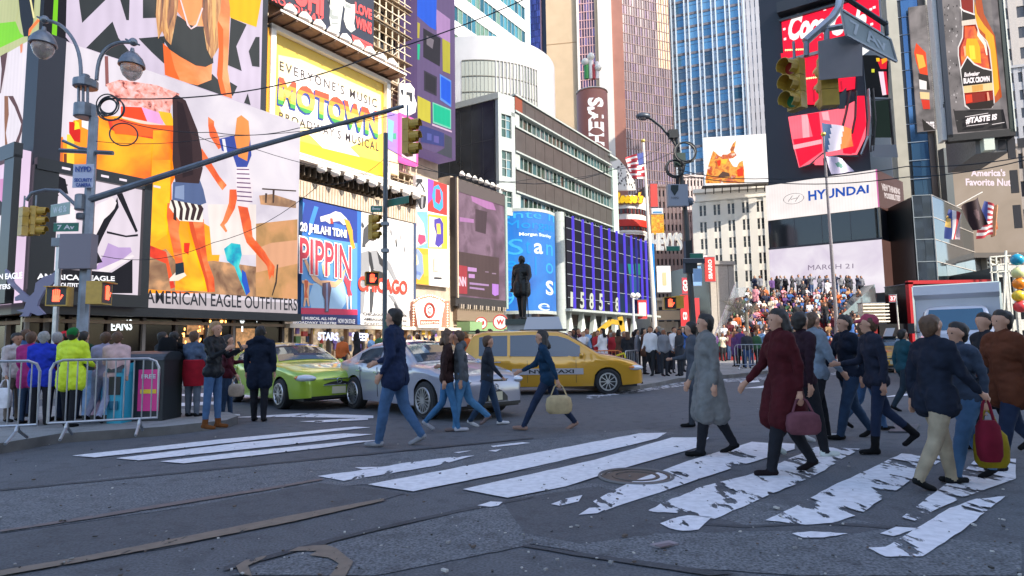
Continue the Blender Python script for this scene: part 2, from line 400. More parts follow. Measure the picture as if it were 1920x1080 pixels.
sheet('lane_line', jag([(0, 578), (300, 528), (500, 490), (700, 450), (1100, 370), (1440, 308), (1440, 317), (1100, 395), (700, 474), (500, 510), (300, 547), (0, 598)], .4), PY, .013, B6)
sheet('lane_line', jag([(1080, 508), (1120, 490), (1220, 482), (1262, 495), (1325, 545), (1295, 600), (1235, 600), (1270, 553), (1230, 530), (1160, 522), (1190, 505), (1120, 505)], 1.3), PY, .013, B6)
sheet('lane_line', jag([(885, 562), (920, 540), (1000, 523), (990, 533), (930, 560), (945, 600), (900, 592)], 1.), PY, .013, B6)
sheet('lane_line', [(1100, 742), (1290, 715), (1700, 690), (1700, 694), (1300, 721), (1100, 748)], PW[3], .013)

# sidewalks with kerbs
def sidewalk(name, pts, h=.14, crop=P0, m=CONC):
    P = [G(*q(x, y, crop), 0) for x, y in pts]; b = MB(); b.prism(P, (0, 0, h), m, mat('kerb_granite', (.14, .135, .13), .8, noise=.3, nscale=3))
    return tag(b.build(name, origin=(0, 0, 0)), kind='structure')
sidewalk('sidewalk', [(-500, 905), (0, 851), (111, 831), (305, 817), (375, 809), (425, 803), (446, 794), (430, 787), (370, 783), (300, 775), (150, 772), (-500, 790)])
FW = wall_vp(0, 730, 20, 1720)
b = MB(); b.wbox(FW, -2, 80, 0, .14, -3, 4.2, CONC); b.box((FW.P(0, 0, 0)[0]-9, FW.P(0, 0, 0)[1]+2, .07), (16, 2.5, .138), CONC)
tag(b.build('sidewalk', origin=(0, 0, 0)), kind='structure')
sidewalk('plaza', [(1040, 727), (1160, 733), (1200, 731), (1229, 726), (1273, 716), (1379, 708), (1445, 700), (1560, 687), (1650, 677), (1640, 664), (1100, 672), (990, 690)], .13)

# manhole cover, grate, litter
b = MB(); p = G(1192, 895); b.lathe([(.34, .0), (.34, .02), (.315, .022), (.31, .012), (.24, .012), (.235, .02), (.2, .02), (.195, .012), (0.001, .012)], (p.x, p.y, 0), paint('55504d', .5, .6), n=36)
b.ring((p.x, p.y, .012), .365, .016, paint('6e6a6a', .7), n=36)
tag(b.build('manhole_cover', smooth=False), 'round worn iron manhole cover between two crosswalk stripes', 'manhole cover')
b = MB(); mt = paint('5f6268', .5, .5)
pa, pb, pc, pd = G(1668, 812), G(1712, 812), G(1722, 798), G(1682, 798)
for i in range(9):
    t = i/8; b.bar(pa.lerp(pb, t)+Vector((0, 0, .018)), pd.lerp(pc, t)+Vector((0, 0, .018)), .035, .02, mt)
for i in range(6):
    t = i/5; b.bar(pa.lerp(pd, t)+Vector((0, 0, .012)), pb.lerp(pc, t)+Vector((0, 0, .012)), .035, .02, mt)
tag(b.build('street_grate'), 'metal drain grate set in the asphalt beyond the crosswalk', 'grate')
b = MB(); P = [G(*q(x, y, B7), .006) for x, y in ((515, 487), (590, 472), (625, 483), (555, 497))]; b.prism(P, (0, 0, .012), paint('8a8288', .6)); P = [G(*q(x, y, B7), .019) for x, y in ((535, 486), (590, 476), (608, 482), (560, 493))]
b.prism(P, (0, 0, .004), paint('6c5f66', .6)); tag(b.build('access_cover'), 'small square metal access cover in the asphalt near the camera', 'cover')

b = MB(); rr = random.Random(8); lm_ = [paint('8c8a88', .8), paint('3a3836', .8), paint('b8b4ae', .7), paint('5c5048', .8)]
for i in range(420):
    p = G(rr.uniform(-50, 1970), 700+380*rr.random()**.7, .016); k = rr.uniform(.004, .014)*(1.6 if rr.random() < .08 else 1); b.box((p.x, p.y, p.z+k*.3), (k*rr.uniform(.8, 2.4), k, k*.6), rr.choice(lm_), rz=rr.uniform(0, 3))
tag(b.build('debris'), 'tiny grit and litter scattered over the asphalt', 'debris', kind='stuff')
# ======================= left side: corner store and its LED screens =======================
DK = paint('1b1c22', .45); DKM = paint('24262c', .35, .4); GREYM = paint('6b717c', .45, .5)
sides = wall_vp(75, 700, 21, -1000)        # short side that faces the camera, left of the corner pier
cs = FW.sz(75, 315)[0]                     # corner
cpt = FW.P(cs, 0); SW = Wall((cpt.x, cpt.y), (sides.d.x, sides.d.y)); SW.d = SW.d if SW.d.x < 0 else -SW.d
AE_END = 11.13
store = thing('store_building', tuple(FW.P(cs, 0)), 'corner clothing store clad in huge screens, with dark glass shopfront', 'building')
def clad(w, a0, a1, z0, z1, thick=.6, m=DK): b = MB(); b.wbox(w, a0, a1, z0, z1, -thick, -.02, m); return b
b = clad(FW, cs, AE_END, 2.6, 12.3, 9); b.wbox(FW, cs, 8.94, 12.3, 26, -9, -.03, DK); b.wbox(SW, .05, 14, 2.6, 26, -9, -.03, DK); b.build('wall', store)
# ground floor glass with lit interior
b = MB(); gl = mat('shop_glass', (.02, .016, .013), .12, spec=.25)
b.wbox(FW, cs, AE_END, .14, 2.6, -.9, -.75, gl); b.wbox(SW, .1, 14, .14, 2.6, -.9, -.75, gl); b.build('shop_window', store)
b = MB(); brz = paint('4a3a30', .5)
for i in range(9):
    a = cs+.1+i*(AE_END-cs-.2)/8; b.wbox(FW, a-.06, a+.06, .14, 2.6, -.75, -.6, brz if i % 3 else paint('8b8078', .6))
for i in range(8): b.wbox(SW, .5+i*1.5, .62+i*1.5, .14, 2.6, -.75, -.6, paint('7e756c', .6))
b.wbox(FW, cs, AE_END, 2.35, 2.48, -.74, -.55, paint('b59a80', .6)); b.wbox(SW, .1, 14, 2.35, 2.48, -.74, -.55, paint('b59a80', .6)); b.build('window_frame', store)
b = MB()
b.wbox(FW, cs, AE_END+.2, 2.6, 2.95, -.6, .35, DKM); b.wbox(SW, -.2, 14, 2.6, 2.95, -.6, .35, DKM)
b.build('canopy', store)
warm = mat('warm_lamp', 'ffb45a', emit=2.2); warm2 = mat('warm_display', (.5, .25, .1), emit=.25, ecol='c87838', noise=.5, nscale=6)
cool = mat('cool_letters', 'dfe8ea', emit=.8)
b = MB()
rr = random.Random(3)
for (x0, x1, y0, y1, n) in ((195, 330, 90, 190, 26), (1230, 1560, 75, 290, 50), (120, 180, 215, 265, 8)):
    for i in range(n):
        w = FW if x0 > 250 else SW; x, y = rr.uniform(x0, x1), rr.uniform(y0, y1); p = w.hit(*q(x, y, (0, 580)), -.74); r = rr.uniform(.012, .035)
        b.box(tuple(p), (r*2, .03, r*rr.choice((2, 3, 6))), warm)
b.build('lamp_display', store)
b = MB()
for (x0, y0, x1, y1) in ((1230, 190, 1350, 300), (1390, 90, 1470, 280), (1260, 90, 1380, 170), (1590, 130, 1720, 260)):
    p0, p1 = FW.sz(*q(x0, y1, (0, 580)), -.74), FW.sz(*q(x1, y0, (0, 580)), -.74); b.wbox(FW, p0[0], p1[0], p0[1], p1[1], -.74, -.735, warm2)
b.build('shop_display', store)
b = MB(); wtext(b, FW, 'EANS', [(750, 80), (892, 68), (892, 140), (750, 145)], cool, -.73, (0, 580), bold=.02)
for k in (1610, 1720+0): wtext(b, FW, 'Y', [(k, 55), (k+50, 57), (k+50, 150), (k, 150)], cool, -.73, (0, 580), bold=.03)
b.build('lettering', store)
# --- upper screen (both sides of the corner)
upper_label = 'tall wraparound screen showing a long-haired woman in a black crop top'
ZB = 12.3
up = thing('led_screen', tuple(FW.P(cs, ZB)), upper_label, 'screen', 'screens on the clothing store')
gry = led('cdbfd2'); blk = led('34383a'); yel = led('f7b90c'); sk = smoke('screen_skin_warm', ['ee6a2a', 'fa8c48', 'ffae70'], .6); sk2 = led('f0692c'); hair = smoke('screen_hair', ['8a5230', 'c98b50', 'e8bc80'], 2.2, 1., (6, 6, .5)); hair2 = smoke('screen_hair_dark', ['4a2a1c', '8f5636', 'a86a40'], 2.2, 1., (6, 6, .5)); grn = led('79c81e'); gbe = led('b3b784'); blk2 = led('17161c')
r1 = (cs, 8.93, ZB, 26)
b = MB(); b.wbox(FW, r1[0], r1[1], r1[2], r1[3], -.02, .25, gry); o = b.build('screen_face', up)
D1 = (0, 0, 6.171); D3 = (240, 0, 5.4)
b = MB()
art(b, FW, r1, .252, [
 (grn, [(400, -300), (690, -300), (690, 0), (655, 440), (330, 420), (350, 330), (430, 200), (430, 0)]),
 (blk2, [(680, -200), (800, -200), (770, 0), (760, 430), (830, 515), (655, 445)]),
 (blk, [(900, -100), (1250, -30), (950, 265), (925, 100)]), (blk, [(990, 560), (1300, 250), (1370, 440), (1500, 600), (1420, 700), (1180, 625)]),
 (blk, [(1370, -60), (1500, -60), (1490, 235), (1460, 235)]), (blk, [(1660, -60), (2200, -60), (2000, 200), (1655, 210)]),
 (blk, [(1600, 445), (1900, 420), (1900, 720), (1780, 620)])], D1, .003)
art(b, FW, r1, .275, [
 (yel, [(880, -400), (1420, -400), (1300, 275), (1035, 180), (1010, 0)]),
 (blk, [(150, -100), (330, -100), (300, 180), (150, 185)]),
 (blk, [(110, 395), (350, 370), (370, 650), (240, 530)]),
 (blk, [(1040, 180), (1200, 250), (1095, 470), (1150, 720), (1010, 660)]),
 (blk, [(1290, 375), (1330, 375), (1330, 680), (1255, 670), (1220, 520)]),
 (blk, [(1030, 830), (1105, 875), (1060, 970), (1030, 970)]), (blk, [(1165, 1060), (1210, 945), (1245, 1090)]),
 (blk, [(360, 750), (560, 830), (700, 860), (850, 750), (960, 860), (960, 985), (700, 925), (500, 830)]),
 (sk, [(350, 440), (500, 560), (700, 660), (850, 640), (840, 810), (700, 865), (560, 835), (370, 760)]),
 (sk2, [(350, 440), (420, 500), (470, 700), (520, 810), (370, 760)]),
 (sk, [(480, -300), (880, -300), (1000, -100), (1030, 90), (1020, 400), (1005, 700), (1045, 960), (1050, 1020), (945, 980), (900, 760), (920, 500), (780, 270), (600, 260), (480, 100)]),
 (sk2, [(900, 200), (960, 300), (960, 600), (950, 800), (1000, 1000), (945, 980), (895, 760), (915, 500)]),
 (blk, [(480, 150), (560, 200), (620, 255), (700, 270), (790, 270), (840, 400), (860, 640), (780, 680), (680, 665), (520, 575), (410, 500), (340, 390), (400, 300)]),
 (led('ff9a5e'), [(530, -50), (740, -50), (720, 100), (680, 215), (600, 220), (560, 120)]),
 (hair, [(300, -200), (520, -200), (500, 100), (470, 250), (430, 460), (380, 410), (340, 320), (300, 400), (275, 150)]),
 (hair2, [(420, -100), (470, -100), (460, 150), (400, 300), (390, 200)]), (hair2, [(330, -100), (360, -100), (340, 200), (310, 330)]),
 (hair, [(760, -200), (960, -200), (930, 100), (900, 250), (910, 480), (880, 540), (840, 600), (790, 500), (760, 300)]),
 (hair2, [(750, -100), (800, -100), (800, 200), (830, 500), (790, 430), (740, 180)]), (led('e6b070'), [(840, -100), (880, -50), (880, 250), (870, 450), (850, 300)]),
 (led('e6b070'), [(375, -100), (400, -50), (380, 200), (410, 380), (370, 300)]),
 (led('f4cfd2'), [(515, 0), (530, 0), (600, 240), (630, 290), (680, 250), (740, 80), (752, 90), (690, 270), (630, 303), (590, 260)]),
 ], D3, .003)
b.build('picture', up)
r2 = (.0, 14, ZB, 26)
b = MB(); b.wbox(SW, *r2, -.02, .25, gbe); o = b.build('screen_face', up)
b = MB(); art(b, SW, r2, .252, [(grn, [(-100, 120), (190, 350), (280, 420), (-100, 600)]), (grn, [(-100, -200), (60, -300), (120, 100), (250, 420), (-100, 560)]), (led('b3b784'), [(-100, -200), (190, -200), (220, 100), (180, 250), (-100, 280)]),
 (blk2, [(200, -200), (420, -200), (400, 60), (390, 260), (330, 420), (280, 425), (240, 200)]), (led('ff7a30'), [(440, 220), (470, 240), (380, 340), (330, 440), (340, 340)]), (led('e8dc9a'), [(340, -50), (360, -50), (410, 210), (390, 215)])], D1, .003)
b.build('picture', up)
# --- lower screen: two women running through coloured smoke
lo = thing('led_screen', tuple(FW.P(cs, 7.7)), 'giant screen showing two women running through orange smoke, store name below', 'screen', 'screens on the clothing store')
pale = led('dcd3dc'); 
sm1 = smoke('smoke_orange', ['f04a12', 'ff7c0c', 'ffa008', 'ffb414'], .45, 1.15); sm2 = smoke('smoke_yellow', ['ff7010', 'ffae08', 'ffd020'], .7, 1.15); sm3 = smoke('smoke_red', ['c22a1c', 'f0421e', 'ff6a20'], 1.2)
field = smoke('dry_field', ['6e4a36', 'a07a5a', 'd8a070'], 1.4); sand = smoke('sand_field', ['a8804e', 'c6925c', 'd89a68'], 1.2); sky_l = smoke('pale_sky', ['c9c0cc', 'd9d0da', 'e6dde2'], .5); cyan = smoke('cyan_smoke', ['1a6aa8', '16b4c4', '58d8d0'], 1.6)
spot = smoke('leopard_roof', ['6a2024', 'f29a8c', 'f7b6ae', 'f4cdd0'], 5.0)
r3 = (cs, AE_END, 7.74, ZB-.02); r4 = (4.25, AE_END, 3.45, ZB-.02); r5 = (4.25, AE_END, 2.62, 3.45)
b = MB(); b.wbox(FW, r3[0], 4.25, r3[2], r3[3], -.02, .25, pale); b.wbox(FW, 4.25, AE_END, r5[2], ZB-.02, -.02, .25, sky_l); b.build('screen_face', lo)
b = MB(); E2 = (140, 140, 7.2); E4 = (0, 180, 7.2)
art(b, FW, r3, .252, [
 (led('8f5a58'), [(1210, 650), (1250, 650), (1260, 1000), (1220, 1000)])], D1)
art(b, FW, r3, .254, [(sm1, [(650, 600), (850, 550), (860, 600), (1500, 700), (1500, 1200), (640, 1200)]), (led('e07038'), [(690, 600), (830, 550), (850, 600), (850, 1000), (690, 980)]), (led('7a3a28'), [(860, 780), (900, 780), (900, 960), (860, 960)]),
 (led('f3b04a'), [(720, 650), (750, 640), (745, 900), (735, 900)]), (led('f3d040'), [(900, 520), (1000, 520), (1000, 960), (900, 960)]), (led('d2261e'), [(930, 350), (985, 350), (1085, 460), (1080, 630), (1000, 610), (930, 500)]), (led('f1df30'), [(1010, 330), (1060, 360), (1075, 440), (1000, 460)]),
 (led('efe6e6'), [(1100, 300), (1250, 280), (1280, 500), (1100, 420)]), (led('35343c'), [(590, 30), (610, 30), (640, 700), (620, 700)]), (led('e85a3a'), [(520, 720), (600, 720), (560, 800)]), (led('5a8a48'), [(600, 780), (650, 770), (640, 920), (590, 880)])], E4, .003)
lay = [
 (sm1, [(-20, 620), (300, 560), (620, 560), (1000, 640), (1330, 700), (1400, 1300), (1300, 1500), (-50, 1500)]),
 (spot, [(420, 130), (600, 70), (760, 90), (1100, 140), (1420, 260), (1300, 420), (1280, 540), (1100, 520), (900, 430), (640, 430), (500, 300)]),
 (led('e9a6d8'), [(900, 440), (1100, 500), (1200, 560), (1190, 690), (980, 640)]), (led('f6c030'), [(1130, 490), (1300, 520), (1350, 700), (1230, 690), (1160, 580)]),
 (led('fb4a24'), [(620, 430), (900, 440), (980, 640), (860, 640), (620, 560)]), (led('f6cfc2'), [(620, 560), (860, 610), (1250, 690), (1250, 720), (900, 660), (640, 590)]),
 (sm3, [(440, 600), (640, 600), (860, 660), (1070, 680), (1300, 720), (1350, 860), (1200, 870), (1060, 870), (830, 830), (600, 800), (470, 730)]),
 (led('f4662a'), [(500, 640), (900, 670), (1340, 690), (1380, 800), (1410, 1000), (1380, 1080), (1300, 1000), (1280, 870), (900, 830), (540, 800)])]
art(b, FW, r4 if False else (cs, AE_END, 7.74, ZB-.02), .262, lay, E2, .003)
art(b, FW, r4, .29, [
 (sm1, [(630, -200), (1150, -200), (1160, 300), (1500, 500), (1450, 900), (970, 900), (960, 0)]),
 (sm2, [(1000, 0), (1150, 0), (1150, 200), (1130, 500), (980, 600), (970, 200)]),
 (field, [(970, 640), (1120, 600), (1200, 700), (1440, 680), (1728, 720), (1800, 930), (960, 870)]),
 (led('e9dcd6'), [(1400, 300), (1728, 300), (1728, 640), (1430, 640)]),
 (sm2, [(1190, 640), (1350, 600), (1420, 760), (1450, 890), (1180, 880)]), (sm3, [(970, 560), (1120, 620), (1180, 860), (1150, 870), (1120, 700), (980, 640)]),
 (led('ed3020'), [(1240, 560), (1280, 560), (1270, 640), (1240, 620)]),
 (cyan, [(1510, 600), (1560, 560), (1620, 570), (1630, 640), (1610, 720), (1680, 880), (1660, 915), (1610, 800), (1580, 720), (1530, 680)]),
 (led('2a55b8'), [(1630, 740), (1655, 760), (1685, 890), (1660, 915), (1630, 820)])], C5, .003)
art(b, FW, r4, .29+.04, [
 (sand, [(0, 430), (280, 400), (280, 940), (0, 920)]), (led('d8a07c'), [(0, 600), (100, 560), (280, 540), (280, 700), (0, 760)]),
 (field, [(20, 240), (110, 230), (270, 280), (270, 325), (30, 300)]), (led('4a3a34'), [(40, 190), (270, 205), (270, 214), (40, 200)]), (led('4a3a34'), [(60, 225), (75, 225), (70, 290), (60, 290)]), (led('4a3a34'), [(110, 200), (125, 200), (120, 290), (110, 290)])], C6, .003)
skin = smoke('screen_skin', ['d4481a', 'f0682c', 'fa9a5c'], 1.1); skin2 = led('d4502a'); drk = led('3c2a2c')
art(b, FW, r4, .36, [
 # first runner
 (skin, [(1130, 290), (1200, 300), (1215, 410), (1205, 480), (1225, 600), (1235, 700), (1190, 720), (1165, 600), (1140, 480), (1125, 380)]),
 (skin, [(1270, 400), (1375, 400), (1385, 560), (1400, 680), (1445, 800), (1450, 890), (1400, 892), (1380, 800), (1340, 640), (1290, 480)]),
 (skin2, [(1270, 400), (1300, 410), (1350, 620), (1400, 800), (1410, 892), (1400, 892), (1380, 800), (1330, 640), (1285, 480)]),
 (skin, [(1360, -80), (1400, -20), (1480, 110), (1530, 170), (1500, 205), (1470, 165), (1400, 60), (1350, 0)]),
 (led('eee6da'), [(1150, 270), (1365, 270), (1370, 420), (1280, 415), (1210, 410), (1140, 320)]),
 ] + [(drk, [(1150+i*42, 268+i*2), (1170+i*42, 270+i*2), (1188+i*42+i*4, 330), (1190+i*38, 412-i), (1168+i*38, 400+i), (1172+i*42, 330)]) for i in range(5)] + [
 (led('54648c'), [(1165, 150), (1340, 120), (1370, 200), (1390, 290), (1350, 305), (1160, 270)]), (led('8696b8'), [(1180, 180), (1240, 170), (1240, 270), (1175, 255)]),
 (drk, [(1160, -420), (1190, -440), (1250, -400), (1330, -200), (1360, -50), (1365, 60), (1340, 160), (1180, 150), (1160, 0), (1165, -200)]),
 (led('2a1c20'), [(1190, -400), (1230, -380), (1290, -150), (1300, 100), (1230, 120), (1200, -100)]),
 (led('ecdccc'), [(1140, 800), (1180, 760), (1240, 760), (1255, 780), (1200, 815), (1140, 818)]), (led('22303a'), [(1180, 700), (1235, 690), (1240, 760), (1180, 780)]),
 # second runner
 (skin, [(1545, 200), (1610, 200), (1580, 330), (1530, 420), (1510, 440), (1530, 480), (1520, 490), (1480, 440), (1500, 410), (1540, 290)]),
 (skin, [(1600, 310), (1665, 310), (1690, 420), (1700, 520), (1790, 640), (1850, 720), (1840, 800), (1820, 740), (1660, 560), (1640, 500), (1620, 400)]),
 (skin, [(1400, -590+300), (1440, -560+300), (1440, -230), (1500, -90), (1470, -70), (1410, -160), (1400, -230)]),
 (led('e9dbe0'), [(1590, 40), (1670, 50), (1700, 180), (1700, 250), (1670, 322), (1600, 310), (1590, 200)]),
 ] + [(led('6a4a70'), [(1592, 60+i*30), (1675+i*3, 62+i*31), (1675+i*3, 70+i*31), (1592, 68+i*30)]) for i in range(8)] + [
 (led('3a4a9a'), [(1470, -140), (1600, -170), (1680, -150), (1690, -30), (1660, 50), (1590, 50), (1560, -40), (1490, -60)]), (led('e8e4ec'), [(1490, -140), (1510, -140), (1525, -50), (1505, -50)]),
 (led('e8904a'), [(1590, -280), (1620, -300), (1670, -260), (1680, -140), (1660, 10), (1600, -20), (1575, -150)]),
 ], (0, 300, 3.6), .003)
art(b, FW, r4, .40+.08, [
 (skin, [(1210, -400+300), (1210, -100)]) if False else (skin, [(0, 545), (60, 620), (105, 700), (115, 760), (90, 810), (75, 720), (0, 600), (-40, 560)]),
 (led('3c3430'), [(140, 705), (150, 705), (140, 830), (112, 915), (105, 915), (130, 820)])], C6, .003)
b.build('picture', lo)
b = MB(); b.wbox(FW, r5[0], r5[1], 2.95, 3.45, .252, .30, led('b4aaae')); b.wbox(FW, r5[0], r5[1], 2.62, 2.95, .252, .33, paint('3c3c44', .6)); b.build('name_band', lo)
b = MB(); wtext(b, FW, 'AMERICAN EAGLE OUTFITTERS', [(273, 543), (557, 560), (557, 583), (273, 568)], paint('23242a', .5), .31, bold=.012, extr=.0, space=1.0)
a0, z0 = FW.sz(273, 568, .31); a1 = AE_END
b.build('lettering', lo)
b = MB(); b.wbox(SW, .35, 14, 8.1, ZB, -.02, .25, pale); b.build('screen_face', lo)
b = MB(); brn = led('8a5a3c'); brn2 = led('5a3a3a')
art(b, SW, (.35, 14, 8.1, ZB), .252, [(brn, [(60, 0), (110, 0), (120, 250), (80, 500), (110, 700), (150, 900), (110, 950), (70, 700), (60, 300)]), (brn2, [(110, 0), (180, 0), (240, 130), (330, 380), (250, 650), (160, 900), (120, 940), (180, 700), (260, 500), (290, 380), (200, 150)])], E4, .003)
art(b, SW, (.35, 14, 8.1, ZB), .27, [(brn2, [(0, 560), (30, 540), (100, 520), (60, 800), (10, 1080), (0, 1080), (20, 800), (10, 700)]), (led('e08a60'), [(230, 470), (270, 440), (260, 600), (240, 620)])], D1, .003)
b.build('picture', lo)
def cornerpost(b, z0, z1, e, w, m):     # post filling the outer corner where the two screens meet
    A = FW.P(cs, 0)+FW.n*e-FW.d*e*.1; Bp = SW.P(0, 0)+SW.n*e
    c0 = FW.P(cs+w, 0, e); c1 = FW.P(cs-.05, 0, e)+SW.n*(e*.75); c2 = SW.P(w, 0, e); c3 = FW.P(cs+w, 0, -.1); c4 = SW.P(w, 0, -.1)
    b.prism([Vector((p.x, p.y, z0)) for p in (c0, c1, c2, c4, c3)], (0, 0, z1-z0), m)
b = MB(); cornerpost(b, 2.6, ZB-.01, .42, .42, paint('252732', .5)); b.build('corner_pier', lo)
b = MB(); cornerpost(b, ZB+.01, 26, .26, .03, blk2); b.build('corner_trim', up)
# --- framed eagle-wing sign at first-floor level
wg = thing('wing_sign', tuple(FW.P(cs, 2.6)), 'black framed corner screen with giant white eagle wings, left of the runners', 'screen')
b = MB(); b.wbox(FW, cs-.3, 3.95, 2.95, 7.6, .26, .75, led('d8cbd6')); b.wbox(SW, -.3, 9, 2.95, 8.05, .26, .75, led('dcc4de')); b.build('screen_face', wg)
b = MB(); fr = paint('1a1c20', .4)
b.wbox(FW, cs-.4, 4.0, 7.35, 7.75, .7, .95, fr); b.wbox(FW, 3.72, 4.0, 2.9, 7.75, .7, .95, fr); b.wbox(FW, cs-.5, 4.0, 2.9, 3.35, .7, .98, fr); b.wbox(SW, -.5, 9, 7.7, 8.2, .7, .95, fr); b.wbox(SW, -.5, 9, 2.9, 3.35, .7, .95, fr); b.wbox(FW, cs-.45, cs+.25, 3, 7.5, .72, .9, fr); b.wbox(SW, -.5, .2, 3, 7.8, .72, .93, fr)
for i in range(6): b.wbox(FW, cs+.3+i*.6, cs+.55+i*.6, 7.5, 7.58, .95, .955, led('d8cbd6', 1.2))
b.build('frame', wg)
b = MB(); bk = led('1d1c22'); wh = led('eadfe2'); lil = led('b69ac8'); L5 = (cs, 4.0, 3.3, 7.4); L6 = (0, 9, 3.3, 7.75)
art(b, FW, L5, .752, [
 (lil, [(640, 740), (700, 640), (730, 560), (800, 590), (880, 590), (890, 620), (740, 740)]),
 (bk, [(250, 690), (360, 450), (380, 470), (270, 690)]), (bk, [(770, 200), (820, 210), (930, 480), (915, 490)]), (bk, [(720, 480), (850, 510), (930, 500), (930, 515), (850, 522), (720, 495)]),
 (bk, [(265, 60), (300, 170), (330, 200), (310, 210), (275, 160)]), (bk, [(360, 90), (440, 130), (460, 230), (400, 220), (380, 170)]),
 (bk, [(560, 560), (640, 520), (700, 380), (760, 330), (790, 250), (800, 320), (740, 420), (690, 520), (650, 610), (690, 690), (650, 700), (560, 700)]),
 (wh, [(545, 520), (560, 420), (620, 360), (650, 300), (720, 270), (750, 250), (765, 260), (785, 290), (770, 330), (735, 370), (700, 400), (650, 500), (620, 590), (560, 590)]),
 ] + [(bk, [(262+i*6, 380-i*38), (330+i*30, 300-i*34), (336+i*30, 308-i*34), (266+i*6, 396-i*38)]) for i in range(5)] + [
 (wh, [(270, 300), (330, 250), (400, 290), (500, 320), (520, 480), (400, 420), (330, 380), (290, 440), (260, 400)]),
 (wh, [(650, 745), (890, 640), (905, 650), (720, 760)]), (bk, [(560, 745), (750, 760), (890, 670), (890, 900), (480, 900), (250, 760), (420, 740)])], C5, .003)
art(b, SW, L6, .752, [
 (led('c68ab8'), [(0, 130), (100, 110), (130, 300), (40, 400), (0, 380)]), (bk, [(60, 120), (110, 110), (120, 200), (60, 230)]), (bk, [(0, 270), (60, 330), (130, 200), (165, 180), (170, 560), (60, 660), (0, 700)]),
 (wh, [(150, 190), (165, 220), (150, 270), (130, 340), (110, 370), (110, 430), (70, 480), (50, 560), (110, 580), (150, 560), (60, 620), (0, 640), (0, 380), (60, 330), (100, 250)]),
 (bk, [(0, 700), (60, 660), (200, 560), (200, 960), (0, 960)])], C5, .003)
b.build('picture', wg)
b = MB(); wl = mat('white_letters', 'e9e4e0', emit=.35)
wtext(b, FW, 'AMERICAN EAGLE', [(250, 765), (775, 785), (775, 818), (250, 805)], wl, .99, C5, bold=.03); wtext(b, FW, 'OUTFITTERS', [(410, 828), (600, 834), (600, 860), (410, 855)], wl, .99, C5, bold=.03)
wtext(b, SW, 'CAN EAGLE', [(-60, 775), (150, 755), (150, 800), (-60, 810)], wl, .99, C5, bold=.03); wtext(b, SW, 'OUTFITTERS', [(-120, 850), (70, 835), (70, 870), (-120, 880)], wl, .99, C5, bold=.03)
b.build('lettering', wg)
# eagle emblem standing proud of the canopy
EG = Wall((FW.P(cs, 0, 2.3).x, FW.P(cs, 0, 2.3).y), (1, -.1))
b = MB(); eag = [(30, 740), (45, 735), (90, 830), (130, 870), (165, 900), (195, 925), (230, 890), (240, 830), (290, 790), (350, 770), (385, 740), (390, 770), (360, 830), (300, 880), (260, 950), (250, 985), (300, 1040), (255, 1050), (205, 1030), (190, 1055), (130, 1055), (160, 1030), (110, 1015), (160, 1005), (175, 960), (130, 945), (100, 950), (100, 925), (135, 905), (95, 870), (50, 830)]
P = [EG.hit(*q(x, y, C5)) for x, y in eag]; b.prism(P, EG.n*-.08, paint('e4e0f4', .4), paint('7a7894', .4))
tag(b.build('eagle_emblem'), 'pale metal eagle with raised wings mounted above the shop door', 'emblem')
# ======================= left side: theatre block and its billboards =======================
O1 = -1.0
def glassm(name, col=(.5,.5,.5), rough=.08, metal=.75, spec=.8):
    return mat(name, col, rough=rough, metal=metal, spec=spec)
def panes(b, w, a0, a1, z0, z1, nx, nz, off, mats, tilt=.02, rnd=None):
    r = rnd or random
    for i in range(nx):
        for j in range(nz):
            A0, A1 = a0+(a1-a0)*i/nx, a0+(a1-a0)*(i+1)/nx; Z0, Z1 = z0+(z1-z0)*j/nz, z0+(z1-z0)*(j+1)/nz
            t, u = r.uniform(-tilt, tilt), r.uniform(-tilt, tilt)
            b.face([w.P(A0, Z0, off-t-u), w.P(A1, Z0, off+t-u), w.P(A1, Z1, off+t+u), w.P(A0, Z1, off-t+u)], r.choice(mats))
def gridface(b, w, a0, a1, z0, z1, nx, nz, off, m, cw, ch, proud=.15, m2=None):
    for i in range(nx+1):
        a = a0+(a1-a0)*i/nx; b.wbox(w, a-cw/2, a+cw/2, z0, z1, off, off+proud, m)
    for j in range(nz+1):
        z = z0+(z1-z0)*j/nz; b.wbox(w, a0-.01, a1+.01, z-ch/2, z+ch/2, off, off+proud*.7, m2 or m)
th = thing('theatre_building', tuple(FW.P(AE_END+.1, 0, O1)), 'sunlit tan theatre block behind the yellow billboard, with scaffolding up its wall', 'building')
tan = mat('tan_masonry', (.50, .41, .31), .85, noise=.25, nscale=1.5, bump=.3); tan2 = mat('tan_band', (.58, .47, .36), .8, noise=.15, nscale=3)
b = MB(); b.wbox(FW, 8.95, 24.4, 8.7, 40, -12, O1-1.2, tan); b.wbox(FW, 24.4, 30.2, 8.7, 12.9, -12, O1-.1, tan); b.wbox(FW, AE_END+.02, 30.2, 2.5, 8.7, -12, O1-.02, tan); b.build('wall', th)
b = MB(); b.wbox(FW, AE_END, 20.5, 8.9, 9.75, O1, -.6, tan2)
for i in range(46): a = AE_END+.1+i*.2; b.wbox(FW, a, a+.03, 8.92, 9.73, -.6, -.585, paint('7a6450', .8))
b.build('parapet_band', th)
b = MB()
whp = paint('e6ddd0', .6)
b.wbox(FW, AE_END, 20.6, 10.55, 10.75, O1, .1, whp); b.wbox(FW, AE_END, 20.6, 10.95, 11.05, O1, -.3, whp); b.wbox(FW, AE_END, 20.6, 10.1, 10.3, O1, -.7, paint('4a4038', .8))
for i in range(26): a = AE_END+.1+i*.36; b.wbox(FW, a, a+.05, 10.0, 10.95, O1, -.45, paint('5d5348', .7))
b.build('cornice', th)
b = MB()
